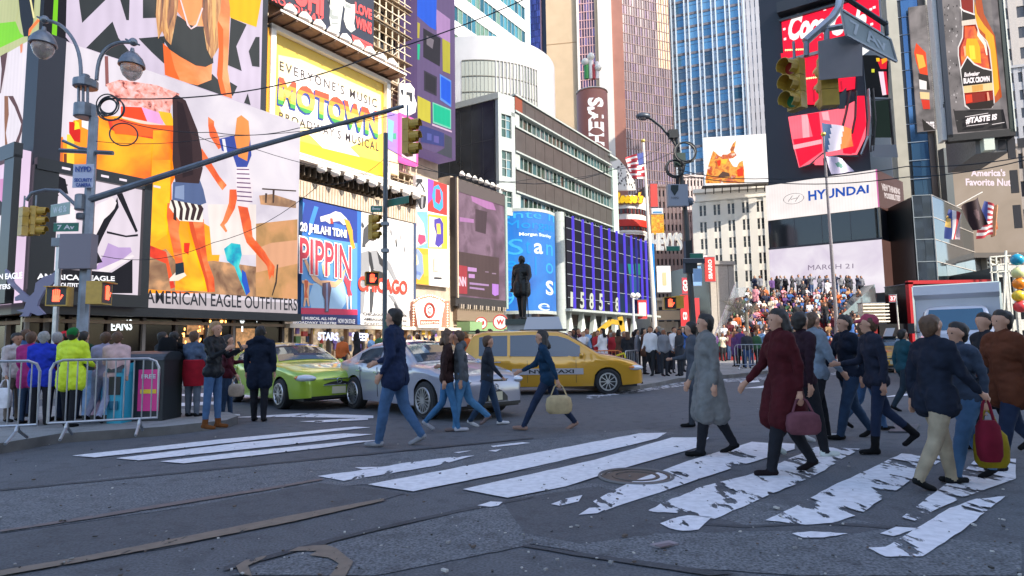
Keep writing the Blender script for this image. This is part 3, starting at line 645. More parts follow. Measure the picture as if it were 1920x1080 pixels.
for j in range(3):
    for i in range(13): a = 11.6+i*1.0; b.wbox(FW, a, a+.5, 20+j*4.5, 22.4+j*4.5, O1-1.19, O1-1.12, mat('window_dark', (.05, .05, .055), .2))
b.build('window', th)
def spotlight(p, n, s=1.0, lab=None):
    t = thing('billboard_spotlight', tuple(p), lab or 'white floodlight on an outrigger lighting a billboard', 'spotlight', 'floodlights along the theatre signs')
    b = MB(); al = paint('e8e2d8', .5); P = Vector(p)
    b.tube([P, P+n*.0+Vector((0, 0, .18*s))], .02*s, paint('8f877c', .5), 6); b.build('bracket', t)
    b = MB(); c = P+Vector((0, 0, .2*s)); d = (-n+Vector((0, 0, .5))).normalized()
    b.tube([c-d*.16*s, c-d*.05*s, c+d*.1*s, c+d*.2*s], [.06*s, .13*s, .2*s, .24*s], al, 8); b.build('lamp_head', t)
    b = MB(); b.tube([c+d*.201*s, c+d*.206*s], [.2*s, .2*s], mat('lamp_glass', (.8, .78, .7), .1), 8); b.build('lens', t)
    return t
for i in range(9): spotlight(FW.P(12.6+i*.88, 10.1, .25), FW.n, 1.15, 'floodlight %s in the row over the acrobat poster' % ('first', 'second', 'third', 'fourth', 'fifth', 'sixth', 'seventh', 'eighth', 'last')[i])
# scaffold / truss behind the signs
sc = MB(); ste = paint('ddd0b8', .5); ste2 = paint('9c8a70', .7); rs = random.Random(5)
for i in range(9):
    a = 16.8+i*.55; sc.bar(FW.P(a, 11.5, O1-.3), FW.P(a, 25, O1-.3), .07, m=ste); sc.bar(FW.P(a, 11.5, O1-1.0), FW.P(a, 25, O1-1.0), .07, m=ste2)
for j in range(26):
    z = 11.6+j*.55; sc.bar(FW.P(16.7, z, O1-.25), FW.P(21.2, z, O1-.25), .05, m=ste if j % 2 else ste2)
    if j % 2 == 0: sc.bar(FW.P(16.8+(j % 4)*1.1, z, O1-.28), FW.P(17.9+(j % 4)*1.1, z+1.1, O1-.28), .04, m=ste)
for j in range(8): sc.wbox(FW, 16.7, 21.2, 12+j*1.8, 12.06+j*1.8, O1-1.1, O1-.1, ste2)
tag(sc.build('scaffold'), 'pale steel scaffold tower between the yellow billboard and the coloured-square screen', 'scaffold')
sc = MB()
for i in range(4):
    a = 9.15+i*.38; sc.bar(FW.P(a, 12.4, O1-.5), FW.P(a, 24, O1-.5), .05, m=ste2)
for j in range(24):
    z = 12.5+j*.5; sc.bar(FW.P(9.1, z, O1-.48), FW.P(10.4, z+.1, O1-.48), .07, .12, m=ste if rs.random() < .6 else ste2)
sc.bar(FW.P(10.0, 12.4, O1-.1), FW.P(10.0, 19, O1-.1), .16, m=paint('2d2a28', .6))
tag(sc.build('scaffold'), 'narrow sunlit scaffold squeezed between the crop-top screen and the yellow billboard', 'scaffold')
# yellow musical billboard
mo = thing('billboard', tuple(FW.P(10.37, 11.2, O1)), 'yellow musical billboard with rainbow title letters and white frame', 'billboard')
RM = (10.37, 17.98, 11.22, 17.03)
b = MB(); b.wbox(FW, *RM, O1-.25, O1, ink('f2b51c')); b.build('board', mo)
b = MB(); wf = paint('f2ede2', .5); yf = paint('d9971c', .5)
b.wbox(FW, RM[0]-.28, RM[0], RM[2]-.1, RM[3]+.15, O1-.25, O1+.3, wf); b.wbox(FW, RM[1], RM[1]+.28, RM[2]-.1, RM[3]+.15, O1-.25, O1+.3, wf); b.wbox(FW, RM[0]-.28, RM[1]+.28, RM[3], RM[3]+.25, O1-.25, O1+.3, wf); b.wbox(FW, RM[0]-.28, RM[1]+.28, RM[2]-.18, RM[2], O1-.25, O1+.25, wf)
b.wbox(FW, RM[0]-.42, RM[0]-.285, RM[2], RM[3], O1-.25, O1+.2, yf); b.build('frame', mo)
b = MB(); art(b, FW, RM, O1, [(ink('f7cf55'), [(100, 200), (850, 480), (860, 1100), (100, 900)]), (ink('fbe9b8'), [(150, 370), (300, 400), (840, 640), (850, 900), (600, 1010), (200, 850), (150, 700)]), (ink('fdf8f2'), [(250, 440), (500, 540), (800, 700), (840, 900), (600, 960), (400, 880), (200, 760)]),
   (ink('fcf3dc'), [(350, 900), (600, 960), (700, 1060), (450, 1000)])], C2, .004); b.build('picture', mo)
ts = paint('33282a', .5)
b = MB(); wtext(b, FW, "EVERYONE'S MUSIC", [(160, 408), (815, 668), (815, 728), (160, 472)], ts, O1+.02, C2, bold=.008, space=1.35)
wtext(b, FW, "BROADWAY'S MUSICAL", [(157, 752), (828, 962), (828, 1022), (157, 808)], ts, O1+.02, C2, bold=.01, space=1.25)
b.build('lettering', mo)
def rainbow(b, w, s, quad, bands, off, crop, **kw):
    V, F = glyphs(s, **kw); (A, B, Cc, Dd) = [w.sz(*q(x, y, crop), off) for x, y in quad]
    for (v0, v1, mt) in bands:
        for f in F:
            P = clip([(V[i][0], V[i][1]) for i in f], (-1, 2, v0, v1))
            if P: b.face([w.P((A[0]*(1-u)+B[0]*u)*v+(Dd[0]*(1-u)+Cc[0]*u)*(1-v), (A[1]*(1-u)+B[1]*u)*v+(Dd[1]*(1-u)+Cc[1]*u)*(1-v), off) for u, v in P], mt)
b = MB(); Q = [(158, 515), (825, 752), (825, 935), (148, 700)]
wtext(b, FW, 'MOTOWN', [(x-9, y+10) for x, y in Q], ink('2c4a9c'), O1+.03, C2, bold=.075, space=1.06)
wtext(b, FW, 'MOTOWN', [(x-4, y+5) for x, y in Q], ink('2c4a9c'), O1+.034, C2, bold=.07, space=1.06)
rainbow(b, FW, 'MOTOWN', Q, [(-.2, .16, ink('3fa045')), (.16, .26, ink('b5cc3c')), (.26, .60, ink('fbd060')), (.60, .78, ink('f79a28')), (.78, 1.2, ink('e8502a'))], O1+.045, C2, bold=.06, space=1.06); b.build('title', mo)
b = MB(); wk = paint('8a6a54', .7, noise=.3, nscale=3)
b.wbox(FW, RM[0]-.5, RM[1]+.6, 17.45, 17.52, O1-.2, .25, wk); b.wbox(FW, RM[0]-.5, RM[1]+.6, 17.46, 17.56, .25, .30, wf)
for i in range(11): a = RM[0]-.4+i*.8; b.wbox(FW, a, a+.1, 17.36, 17.45, O1-.2, .25, paint('6b5548', .7))
tag(b.build('catwalk'), 'brown maintenance catwalk above the yellow billboard', 'catwalk')
for i in range(9): spotlight(FW.P(10.7+i*.88, 17.55, .1), FW.n, 1.5, 'floodlight %s on the catwalk above the yellow billboard' % ('first', 'second', 'third', 'fourth', 'fifth', 'sixth', 'seventh', 'eighth', 'last')[i])
# dark billboard above
dz = thing('billboard', tuple(FW.P(9.9, 18.5, O1)), 'dark navy billboard with two pale faces and red lettering, topmost', 'billboard')
RD = (9.75, 17.14, 18.62, 27); b = MB(); b.wbox(FW, *RD, O1-.3, O1, ink('1f2436')); b.build('board', dz)
b = MB(); pf = ink('dfe2da'); pf2 = ink('9aa09c'); red = ink('f0504e')
art(b, FW, RD, O1, [(ink('2b3650'), [(440, 150), (700, 320), (780, 330), (780, 370), (600, 300), (430, 200)]), (pf, [(490, -300), (600, -300), (590, 0), (585, 60), (570, 160), (565, 215), (530, 225), (505, 180), (495, 120), (500, 60), (485, 0)]), (pf2, [(500, 60), (520, 70), (515, 100), (560, 110), (555, 130), (510, 130), (496, 110)]), (pf2, [(505, 150), (555, 152), (550, 165), (510, 162)]),
 (pf, [(590, -300), (680, -300), (670, 60), (660, 160), (670, 200), (640, 220), (610, 190), (590, 130), (600, 60), (570, 0)]), (pf2, [(600, 20), (640, 40), (640, 60), (600, 50)]), (ink('2a2c34'), [(600, -200), (670, -200), (672, 30), (640, 30), (600, 10)]), (ink('2a2c34'), [(480, -100), (500, -100), (500, 40), (488, 20)])], C2, .004); b.build('picture', dz)
b = MB(); wtext(b, FW, 'ROADWAY', [(105, -40), (458, 118), (445, 175), (105, 2)], red, O1+.03, C2, bold=.03, space=1.15); wtext(b, FW, 'OHI', [(255, -140), (460, -60), (455, 118), (250, 20)], red, O1+.03, C2, bold=.06)
wtext(b, FW, 'LOVE', [(668, 10), (782, 65), (782, 135), (668, 85)], red, O1+.03, C2, bold=.05); wtext(b, FW, 'WINS', [(672, 105), (782, 155), (782, 235), (672, 185)], red, O1+.03, C2, bold=.05)
art(b, FW, RD, O1+.03, [(red, [(645, 232), (785, 300), (785, 318), (650, 250)]), (red, [(650, 252), (785, 322), (785, 345), (760, 345), (690, 300), (655, 275)])], C2); b.build('lettering', dz)
# acrobat poster and black-and-white poster
C9 = (540, 360, 3.857)
pi_ = thing('billboard', tuple(FW.P(12.05, 2.6, O1)), 'blue circus musical poster with acrobats and tall red title', 'billboard')
RP = (12.05, 15.96, 2.55, 8.84); b = MB(); b.wbox(FW, *RP, O1, O1+.35, ink('2d6fc0')); b.build('board', pi_); OP = O1+.35
pb = ink('5a9ad8'); sknp = ink('f0b98c'); b = MB()
art(b, FW, RP, OP, [(ink('1c3a94'), [(60, 40), (500, 120), (500, 420), (60, 240)]), (ink('2f7fd0'), [(90, 60), (120, 80), (100, 200), (80, 240)]), (ink('3a86d8'), [(190, 100), (220, 110), (180, 240), (150, 230)]), (ink('3a6cc0'), [(330, 220), (420, 250), (410, 330), (330, 320)]), (pb, [(60, 310), (500, 370), (500, 860), (60, 850)]), (ink('a8cdea'), [(180, 660), (400, 650), (430, 780), (380, 860), (170, 860), (150, 760)]), (ink('d02c55'), [(60, 835), (500, 850), (500, 890), (60, 882)]), (ink('2a3470'), [(60, 884), (500, 890), (500, 1000), (30, 1000)]),
 (ink('f2e8e4'), [(230, 180), (300, 160), (340, 140), (380, 150), (420, 190), (445, 230), (400, 240), (370, 210), (320, 215), (300, 230), (270, 210), (235, 215)]), (ink('e8a22c'), [(400, 190), (440, 210), (465, 280), (468, 340), (485, 405), (460, 415), (450, 380), (440, 320), (420, 250)]), (ink('b04030'), [(300, 190), (320, 190), (325, 230), (305, 230)]),
 (sknp, [(110, 400), (125, 470), (160, 560), (230, 640), (290, 640), (340, 650), (370, 620), (410, 550), (410, 580), (390, 650), (340, 690), (290, 685), (240, 680), (180, 640), (140, 570), (115, 500)]), (ink('f2d9a0'), [(240, 520), (265, 495), (290, 500), (300, 540), (298, 600), (270, 615), (250, 590)]), (ink('f4ead8'), [(240, 520), (262, 490), (292, 498), (300, 540), (280, 530), (250, 530)]), (ink('6a4a58'), [(245, 660), (300, 650), (310, 700), (300, 760), (290, 870), (262, 870), (262, 780), (245, 740)]), (ink('8a94b8'), [(270, 660), (285, 660), (285, 860), (272, 860)]),
 (sknp, [(80, 635), (110, 640), (125, 630), (150, 655), (185, 670), (150, 675), (145, 770), (152, 825), (140, 828), (128, 770), (118, 828), (106, 828), (112, 760), (110, 665), (80, 648)]), (ink('d86030'), [(112, 640), (140, 640), (140, 680), (130, 720), (140, 765), (112, 765), (120, 700)]), (ink('d04050'), [(410, 600), (430, 640), (450, 640), (445, 700), (460, 750), (430, 755), (420, 690), (400, 640)]), (ink('e9dcd8'), [(415, 740), (430, 750), (430, 850), (420, 850)]), (ink('e9dcd8'), [(440, 750), (455, 750), (455, 850), (446, 850)])], C9, .003)
b.build('picture', pi_)
b = MB(); rd = ink('e03a4a'); wl2 = paint('f4eeea', .5)
wtext(b, FW, 'PIPPIN', [(78, 312), (462, 390), (462, 640), (78, 590)], wl2, OP+.075, C9, bold=.05); wtext(b, FW, 'PIPPIN', [(86, 325), (458, 395), (458, 632), (86, 585)], rd, OP+.085, C9, bold=.015)
wtext(b, FW, '20 JHILAHI TDNI', [(90, 215), (425, 275), (425, 350), (90, 300)], wl2, OP+.07, C9, bold=.04)
wtext(b, FW, 'THE MUSICAL ALL NEW', [(60, 900), (350, 908), (350, 928), (60, 922)], wl2, OP+.07, C9, bold=.04); wtext(b, FW, 'BROADWAY THEATRE', [(35, 932), (350, 940), (350, 958), (35, 952)], wl2, OP+.07, C9, bold=.04); wtext(b, FW, 'NOW ON STAGE', [(362, 915), (485, 920), (485, 955), (362, 948)], wl2, OP+.07, C9, bold=.04)
b.build('lettering', pi_)
ch = thing('billboard', tuple(FW.P(16, 2.6, O1)), 'black and white dance-musical poster with orange-red title', 'billboard')
RC = (15.98, 20.22, 2.55, 8.84); b = MB(); b.wbox(FW, *RC, O1, O1+.35, ink('f6f2ee')); b.wbox(FW, 20.22, 20.4, 2.5, 8.9, O1, O1+.4, paint('3b4a66', .5)); b.build('board', ch)
b = MB(); k1, k2, k3 = ink('4a4a4c'), ink('9a9a9c'), ink('2c2b2d')
art(b, FW, RC, OP, [(k2, [(525, 440), (590, 420), (590, 560), (560, 700), (545, 880), (520, 880), (530, 640)]), (k1, [(545, 270), (590, 220), (640, 240), (650, 330), (600, 370), (560, 400), (535, 400)]), (ink('e8e4e0'), [(560, 380), (590, 350), (640, 360), (640, 410), (600, 430), (560, 410)]), (k2, [(590, 430), (640, 420), (690, 500), (680, 580), (620, 560), (600, 520)]), (k3, [(580, 430), (600, 440), (620, 560), (600, 570), (585, 500)]), (k3, [(640, 420), (690, 500), (700, 560), (660, 520)]), (k3, [(600, 560), (680, 580), (700, 640), (620, 660), (590, 640)]),
 (k2, [(700, 480), (740, 520), (790, 640), (770, 650), (720, 560), (700, 540)]), (k1, [(590, 700), (620, 700), (615, 800), (605, 870), (590, 870)]), (k2, [(720, 740), (760, 750), (800, 830), (860, 900), (830, 890), (780, 820)]), (k1, [(770, 790), (800, 850), (780, 850), (765, 810)]), (k2, [(740, 260), (755, 300), (750, 320), (738, 290)]), (k1, [(780, 330), (788, 390), (780, 400), (775, 350)]), (k2, [(810, 290), (820, 340), (812, 345)]), (k2, [(835, 370), (848, 430), (840, 435)]), (k1, [(503, 260), (512, 310), (506, 340), (500, 300)]), (k1, [(530, 210), (550, 250), (540, 260), (530, 240)])], C9, .003)
b.build('picture', ch)
b = MB(); wtext(b, FW, 'CHICAGO', [(508, 604), (865, 642), (865, 745), (508, 715)], ink('e8452c'), OP+.06, C9, bold=.04)
wtext(b, FW, 'CHICAGO THE MUSICAL', [(545, 868), (860, 888), (860, 906), (545, 892)], k3, OP+.06, C9, bold=.02); wtext(b, FW, 'AMBASSADOR THEATRE', [(550, 905), (860, 925), (860, 942), (550, 928)], k3, OP+.06, C9, bold=.02)
wtext(b, FW, 'TICKETS ON SALE NOW', [(550, 940), (860, 955), (860, 975), (550, 965)], k1, OP+.06, C9, bold=.02); b.build('lettering', ch)
# six-panel posters
se = thing('billboard', tuple(FW.P(20.2, 5, O1)), 'tall stack of six colourful cartoonish theatre panels, white red blue and yellow', 'billboard')
RS = (20.5, 23.75, 5.15, 12.0); b = MB(); b.wbox(FW, *RS, O1+.05, O1+.3, ink('f4efe8')); b.build('board', se); OS = O1+.3
b = MB(); sb = [(ink('f6f4f2'), None)]
art(b, FW, RS, OS, [(ink('d8342c'), [(1158, 100), (1290, 130), (1290, 375), (1158, 345)]), (ink('8a4ab0'), [(1158, 110), (1200, 130), (1190, 260), (1158, 300)]), (ink('3a9ad0'), [(1200, 180), (1230, 165), (1260, 220), (1262, 320), (1240, 345), (1200, 320), (1188, 240)]), (ink('d02c4c'), [(1212, 195), (1240, 200), (1250, 260), (1235, 300), (1210, 280)]),
 (ink('7ab0c8'), [(1030, 345), (1158, 350), (1158, 595), (1030, 590)]), (ink('e8e4e4'), [(1040, 380), (1090, 370), (1130, 430), (1150, 560), (1080, 590), (1050, 520)]), (ink('d83a5c'), [(1070, 400), (1082, 400), (1082, 450), (1070, 450)]), (ink('e04468'), [(1095, 500), (1140, 510), (1145, 550), (1110, 575), (1090, 550)]),
 (ink('e8c23a'), [(1160, 365), (1290, 380), (1290, 600), (1160, 595)]), (ink('f2ead2'), [(1165, 380), (1250, 395), (1250, 590), (1165, 590)]), (ink('4a3a9c'), [(1200, 400), (1240, 390), (1262, 430), (1262, 560), (1230, 590), (1205, 570), (1215, 500), (1200, 450)]), (ink('f0c64a'), [(1215, 430), (1240, 430), (1245, 500), (1220, 500)]),
 (ink('e9a828'), [(1036, 590), (1160, 600), (1165, 862), (1036, 855)]), (ink('8a9ec8'), [(1050, 610), (1090, 600), (1120, 640), (1130, 760), (1100, 810), (1060, 790)]), (ink('f2dfae'), [(1060, 640), (1080, 630), (1095, 700), (1070, 720)]), (ink('f0bc40'), [(1120, 640), (1158, 640), (1158, 780), (1130, 790)]), (ink('6a80b8'), [(1060, 740), (1110, 760), (1110, 780), (1060, 765)]),
 (ink('f4dcb8'), [(1195, 660), (1230, 660), (1230, 750), (1195, 750)]), (k3, [(1198, 790), (1250, 793), (1250, 803), (1198, 800)]),
 (k3, [(1040, 110), (1060, 100), (1080, 125), (1120, 130), (1120, 150), (1060, 150), (1045, 135)]), (k3, [(1070, 170), (1100, 145), (1130, 190), (1145, 260), (1138, 320), (1110, 330), (1090, 280), (1075, 240)]), (ink('f4f2f0'), [(1085, 180), (1100, 160), (1122, 200), (1128, 240), (1095, 240)]), (k1, [(1040, 160), (1048, 160), (1045, 230), (1038, 230)]), (k1, [(1052, 165), (1060, 165), (1057, 250), (1050, 250)]), (k2, [(1110, 250), (1125, 250), (1120, 330), (1108, 320)])], C6, .003); b.build('picture', se)
# magenta-brown news screen
cn = thing('led_screen', tuple(FW.P(24.4, 4.6, O1)), 'tall dim purple-brown news screen with red network logo at lower left', 'screen')
RN = (24.5, 30.2, 4.6, 11.75); pu = smoke('screen_purple', ['6a4a5a', '8f6680', 'b58aa6', '7a5468'], .5, .55)
b = MB(); b.wbox(FW, *RN, O1+.1, O1+.4, pu); b.build('screen_face', cn); ON = O1+.4
b = MB(); art(b, FW, RN, ON, [(led('c98ac0', .8), [(1440, 190), (1500, 230), (1600, 290), (1620, 340), (1560, 330), (1460, 280)]), (led('c58ac0', .8), [(1375, 385), (1470, 400), (1470, 425), (1375, 415)]), (led('5c4a50', .8), [(1480, 330), (1560, 350), (1550, 500), (1480, 480)]), (led('64504f', .8), [(1320, 610), (1640, 660), (1640, 940), (1340, 905)]), (led('c04a52', .8), [(1345, 705), (1425, 718), (1425, 905), (1345, 900)]), (led('d9a4dc', .8), [(1428, 722), (1488, 730), (1488, 755), (1428, 750)]), (led('d9a4dc', .8), [(1434, 768), (1475, 772), (1475, 798), (1434, 795)]), (led('c9a0d0', .7), [(1440, 825), (1570, 840), (1570, 852), (1440, 840)]), (led('c9a0d0', .7), [(1440, 855), (1540, 868), (1540, 880), (1440, 868)]), (led('c58ae0', .9), [(1592, 835), (1635, 840), (1635, 910), (1610, 918), (1592, 905)]), (led('b79ab0', .7), [(1545, 752), (1568, 754), (1568, 760), (1545, 758)]), (led('b79ab0', .7), [(1590, 762), (1618, 764), (1618, 772), (1590, 770)])], C6, .003); b.build('picture', cn)
b = MB(); wtext(b, FW, 'CNN', [(1352, 780), (1418, 790), (1418, 855), (1352, 850)], led('f0c8d8', 1.0), ON+.05, C6, bold=.05); b.build('lettering', cn)
b = MB(); fm = paint('3b3532', .5); b.wbox(FW, 24.25, 30.25, 11.75, 12.65, O1+.05, O1+.45, paint('4c4443', .6)); b.wbox(FW, 24.2, 24.5, 4.5, 12.7, O1+.02, O1+.5, fm); b.wbox(FW, 24.32, 24.42, 4.5, 12.7, O1+.5, O1+.56, paint('c9b49a', .5)); b.wbox(FW, 24.2, 30.3, 3.95, 4.6, O1+.05, O1+.45, paint('2e2b2a', .6)); b.wbox(FW, 30.2, 30.45, 4, 12.5, O1, O1+.5, paint('8fa39c', .4))
for i in range(24): b.wbox(FW, 24.5+i*.24, 24.6+i*.24, 3.8, 4.1, O1+.3, O1+.5, paint('a89a8a', .6) if i % 3 else fm)
b.build('frame', cn)
for i in range(8): spotlight(FW.P(24.8+i*.72, 12.75, O1+.7), FW.n, .9, 'floodlight %s above the purple-brown news screen' % ('first', 'second', 'third', 'fourth', 'fifth', 'sixth', 'seventh', 'last')[i])
# coloured-square screen tower
tk = thing('led_screen', tuple(FW.P(20.6, 14, O1)), 'tall purple-grey screen tower tiled with blue, yellow and green squares', 'screen')
RT = (20.6, 24.47, 13.9, 34); b = MB(); b.wbox(FW, *RT, O1-6, O1+.3, led('6f5b86', .75)); b.build('screen_face', tk)
b = MB(); OT = O1+.3
art(b, FW, RT, OT, [(led('b48cc0', .8), [(1215, 60), (1310, 130), (1310, 300), (1220, 230)]), (led('1b57d0'), [(1068, -60), (1220, -40), (1215, 205), (1170, 180), (1068, 90)]), (led('1b3f86', .8), [(1070, -400), (1220, -400), (1220, -80), (1070, -100)]), (led('3a8ac8', .8), [(1230, -300), (1310, -300), (1310, -40), (1230, -60)]), (led('28242e', .8), [(1128, 190), (1245, 260), (1240, 450), (1128, 385)]), (led('8f8490', .6), [(1150, 240), (1200, 270), (1190, 330), (1150, 300)]), (led('3a3444', .8), [(1132, 475), (1220, 520), (1218, 650), (1132, 610)]), (led('28242e', .8), [(1142, 490), (1212, 530), (1210, 635), (1142, 600)]),
 (led('b5a83c', .9), [(1070, 140), (1105, 160), (1100, 260), (1068, 250)]), (led('18b88a', .9), [(1070, 295), (1105, 300), (1100, 405), (1078, 400)]), (led('b5ac36', .9), [(1255, 260), (1308, 290), (1308, 500), (1258, 480)]), (led('5a90e0', .9), [(1238, 500), (1315, 545), (1315, 725), (1240, 675)]), (led('1456d2'), [(1245, 515), (1311, 555), (1311, 708), (1247, 660)]), (led('c8bc3c', .95), [(1085, 645), (1175, 690), (1175, 835), (1088, 800)]), (led('7fd0b4', .9), [(1188, 690), (1313, 740), (1313, 875), (1190, 830)]), (led('08b288'), [(1194, 700), (1307, 748), (1307, 862), (1196, 820)]), (led('d8b8d0', .9), [(1185, 835), (1318, 885), (1318, 896), (1185, 848)]), (led('3c4484', .8), [(1100, 840), (1265, 900), (1265, 990), (1110, 960)]), (led('4a4c58', .8), [(1268, 905), (1318, 930), (1318, 1090), (1200, 1040), (1268, 1000)]), (led('5e66b4', .7), [(1150, 900), (1180, 905), (1180, 950), (1150, 945)]), (led('6a64b0', .7), [(1195, 915), (1230, 922), (1230, 970), (1195, 960)])], C2, .003)
b.build('picture', tk)
# small signs between them
sm = thing('sign', tuple(FW.P(18.3, 13, O1)), 'white cloud-shaped sign above a pink-framed sign, right of the yellow billboard', 'sign')
W4 = FW; b = MB()
P = [FW.sz(*q(x, y, C2), O1+.45) for x, y in [(970, 560), (1010, 565), (1040, 560), (1070, 600), (1068, 650), (1085, 700), (1075, 760), (1030, 780), (970, 770)]]
b.prism([FW.P(a, z, O1+.3) for a, z in P], FW.n*.15, ink('f6f3f0')); b.build('panel', sm)
b = MB(); art(b, FW, (0, 40, 0, 40), O1+.46, [(k3, [(975, 605), (995, 605), (995, 640), (985, 640)]), (k3, [(1015, 620), (1055, 625), (1055, 690), (1040, 680), (1035, 645), (1015, 640)])], C2); b.build('picture', sm)
sg = thing('sign', tuple(FW.P(18.3, 12, O1)), 'narrow cream and violet poster pair beside the yellow billboard frame', 'sign')
r = FW.R(725, 748, 140, 292, O1+.3); b = MB(); b.wbox(FW, r[0], r[1], 11.6, 15.6, O1, O1+.3, ink('f6dcb0')); b.build('panel', sg)
b = MB(); art(b, FW, (r[0], r[1], 11.6, 15.6), O1+.3, [(ink('e85a30'), [(890, 640), (950, 650), (950, 700), (890, 695)]), (ink('f0a070'), [(890, 540), (930, 520), (960, 580), (955, 640), (900, 620)]), (ink('9a7ad0'), [(885, 750), (965, 770), (965, 1050), (885, 1000)]), (ink('7ab8e0'), [(890, 800), (930, 820), (920, 960), (890, 940)]), (ink('3aa07c'), [(925, 900), (945, 900), (945, 940), (925, 940)])], C2, .004); b.build('picture', sg)
pk = thing('neon_sign', tuple(FW.P(20, 12.5, O1+.5)), 'glowing pink-framed sign behind the hanging traffic light', 'sign')
b = MB(); pn = led('ff6ab8', 1.2); art_r = FW.R(750, 784, 220, 300, O1+.5); b.wbox(FW, art_r[0], art_r[1], art_r[2], art_r[3]+.3, O1+.1, O1+.5, pn); b.build('panel', pk)
b = MB(); b.wbox(FW, art_r[0]+.15, art_r[1]-.2, art_r[2]+.2, art_r[3]+.1, O1+.5, O1+.52, led('f3d2e0', 1.1)); b.build('inner_panel', pk)
# round-topped marquee sign, small round signs
mq = thing('marquee_sign', tuple(FW.P(20.8, 2.5, O1+.6)), 'white arched marquee sign with round emblem and bulb border', 'sign')
C10 = (740, 430, 5.142)
pp = [(175, 970), (180, 700), (230, 665), (330, 630), (440, 660), (500, 700), (530, 690), (530, 950), (430, 970)]
b = MB(); P = [FW.sz(*q(x, y, C10), O1+.6) for x, y in pp]; b.prism([FW.P(a, z, O1+.3) for a, z in P], FW.n*.3, ink('c98068'), ink('a06a58')); b.build('border', mq)
pp = [(225, 945), (190, 720), (240, 680), (330, 655), (430, 680), (478, 720), (450, 850), (440, 950)]
b = MB(); P = [FW.sz(*q(x, y, C10), O1+.9) for x, y in pp]; b.prism([FW.P(a, z, O1+.9) for a, z in P], FW.n*.05, mat('lit_white', 'fff6ea', emit=.25)); b.build('face', mq)
b = MB(); p = FW.hit(*q(335, 780, C10), O1+.97); b.ring(p, .42, .09, ink('b8463a'), FW.n, 20, 6); wtext(b, FW, 'C', [(318, 745), (355, 748), (355, 815), (318, 812)], ink('8a3430'), O1+.98, C10, bold=.03)
r = [(245, 870), (435, 870), (435, 915), (245, 920)]; art(b, FW, (0, 60, 0, 20), O1+.97, [(ink('b86a50'), r)], C10); wtext(b, FW, 'MANHATTAN', [(255, 885), (430, 885), (430, 908), (255, 912)], ink('fbe8d8'), O1+1.0, C10, bold=.04); b.build('emblem', mq)
b = MB(); bulb = mat('bulb', 'fff0c8', emit=1.5)
for i in range(14):
    x = 190+i*22; y = 700-50*sin(pi*i/13)-14; p = FW.hit(*q(x, y, C10), O1+.95); b.ball(p, .045, bulb, 6, 4)
for i in range(9): b.ball(FW.hit(*q(510, 720+i*26, C10), O1+.95), .04, bulb, 6, 4); b.ball(FW.hit(*q(182, 730+i*26, C10), O1+.95), .04, bulb, 6, 4)
b.build('bulbs', mq)
# shop fronts at ground level under the posters
sf = thing('shopfront', tuple(FW.P(AE_END+.1, .14, O1)), 'brightly lit souvenir shopfront under the theatre posters', 'shopfront')
b = MB(); b.wbox(FW, AE_END+.1, 30.2, .14, 2.5, O1+.05, O1+.3, mat('shop_interior', (.45, .33, .2), .6, emit=.22, ecol='f0b878', noise=.7, nscale=4)); b.build('display', sf)
b = MB(); rr = random.Random(9)
for i in range(120):
    a = rr.uniform(AE_END+.3, 24.2); z = rr.choice((.5, .9, 1.3, 1.7, 2.1))+rr.uniform(0, .15); c = rr.choice(['e9e2d8', 'f0c030', '3a4a68', 'c0392b', '5a7a3c', '2a2622', 'd8b08a', '8a6ab0', 'f4efe6', '4a3a30'])
    b.wbox(FW, a, a+rr.uniform(.1, .3), z-.2, z+rr.uniform(0, .2), O1+.31, O1+.31+rr.uniform(.05, .2), ink(c))
b.build('goods', sf)
b = MB(); cm = paint('8c6a4c', .6)
for i in range(12): a = AE_END+.3+i*1.15; b.wbox(FW, a-.05, a+.05, .14, 2.5, O1+.3, O1+.6, cm if i % 2 else paint('5a5048', .6))
b.wbox(FW, AE_END, 24.4, 2.3, 2.5, O1+.3, O1+.75, paint('d9cbb8', .6)); b.build('frame', sf)
b = MB(); ll = mat('letter_lit', 'd8dcf8', emit=.5); B2 = (400, 580); wtext(b, FW, 'STARS', [(705, 152), (845, 158), (845, 212), (705, 208)], ll, O1+.62, B2, bold=.04); wtext(b, FW, 'SLEEP', [(935, 155), (1048, 162), (1048, 215), (935, 210)], ll, O1+.62, B2, bold=.04); b.build('lettering', sf)
aw = MB(); aw.wbox(FW, 24.5, 30, 2.3, 2.9, O1+.3, O1+1.4, paint('7a9a6a', .7)); aw.wbox(FW, 24.5, 30, 2.1, 2.3, O1+.3, O1+1.3, paint('4a5a48', .7)); aw.wbox(FW, 24.5, 30, 3.0, 3.8, O1, O1+.35, paint('7c6a58', .7)); tag(aw.build('awning'), 'green and brown shop awning below the news screen', 'awning')
def roundsign(px, py, Y, r, txt, lab, colr='f4f0ec', colt='c23a30'):
    t = thing('round_sign', tuple(D(px, py+r*1150/Y, Y)), lab, 'sign'); w = Wall((D(px, py, Y).x, D(px, py, Y).y), (1, .1)); c = w.hit(px, py)
    b = MB(); b.tube([c-w.n*.1, c+w.n*.1], r, ink(colr), 24); b.build('disc', t)
    b = MB(); b.ring(c+w.n*.1, r*.92, r*.08, ink(colt), w.n, 24, 6); b.build('rim', t)
    b = MB(); k = r*.5; s0 = w.sz(px, py)[0]; flip = w.d.x < 0
    stext(b, w, txt, s0-k, s0+k, c.z-k*.7, c.z+k*.7, ink(colt), .115, flip, bold=.05); b.build('lettering', t); return t
roundsign(938, 604, 40, .5, 'W', 'round white sign with red zigzag letter beside the statue pedestal')
roundsign(902, 606, 41.5, .42, 'U', 'round white sign with red mark under the news screen')
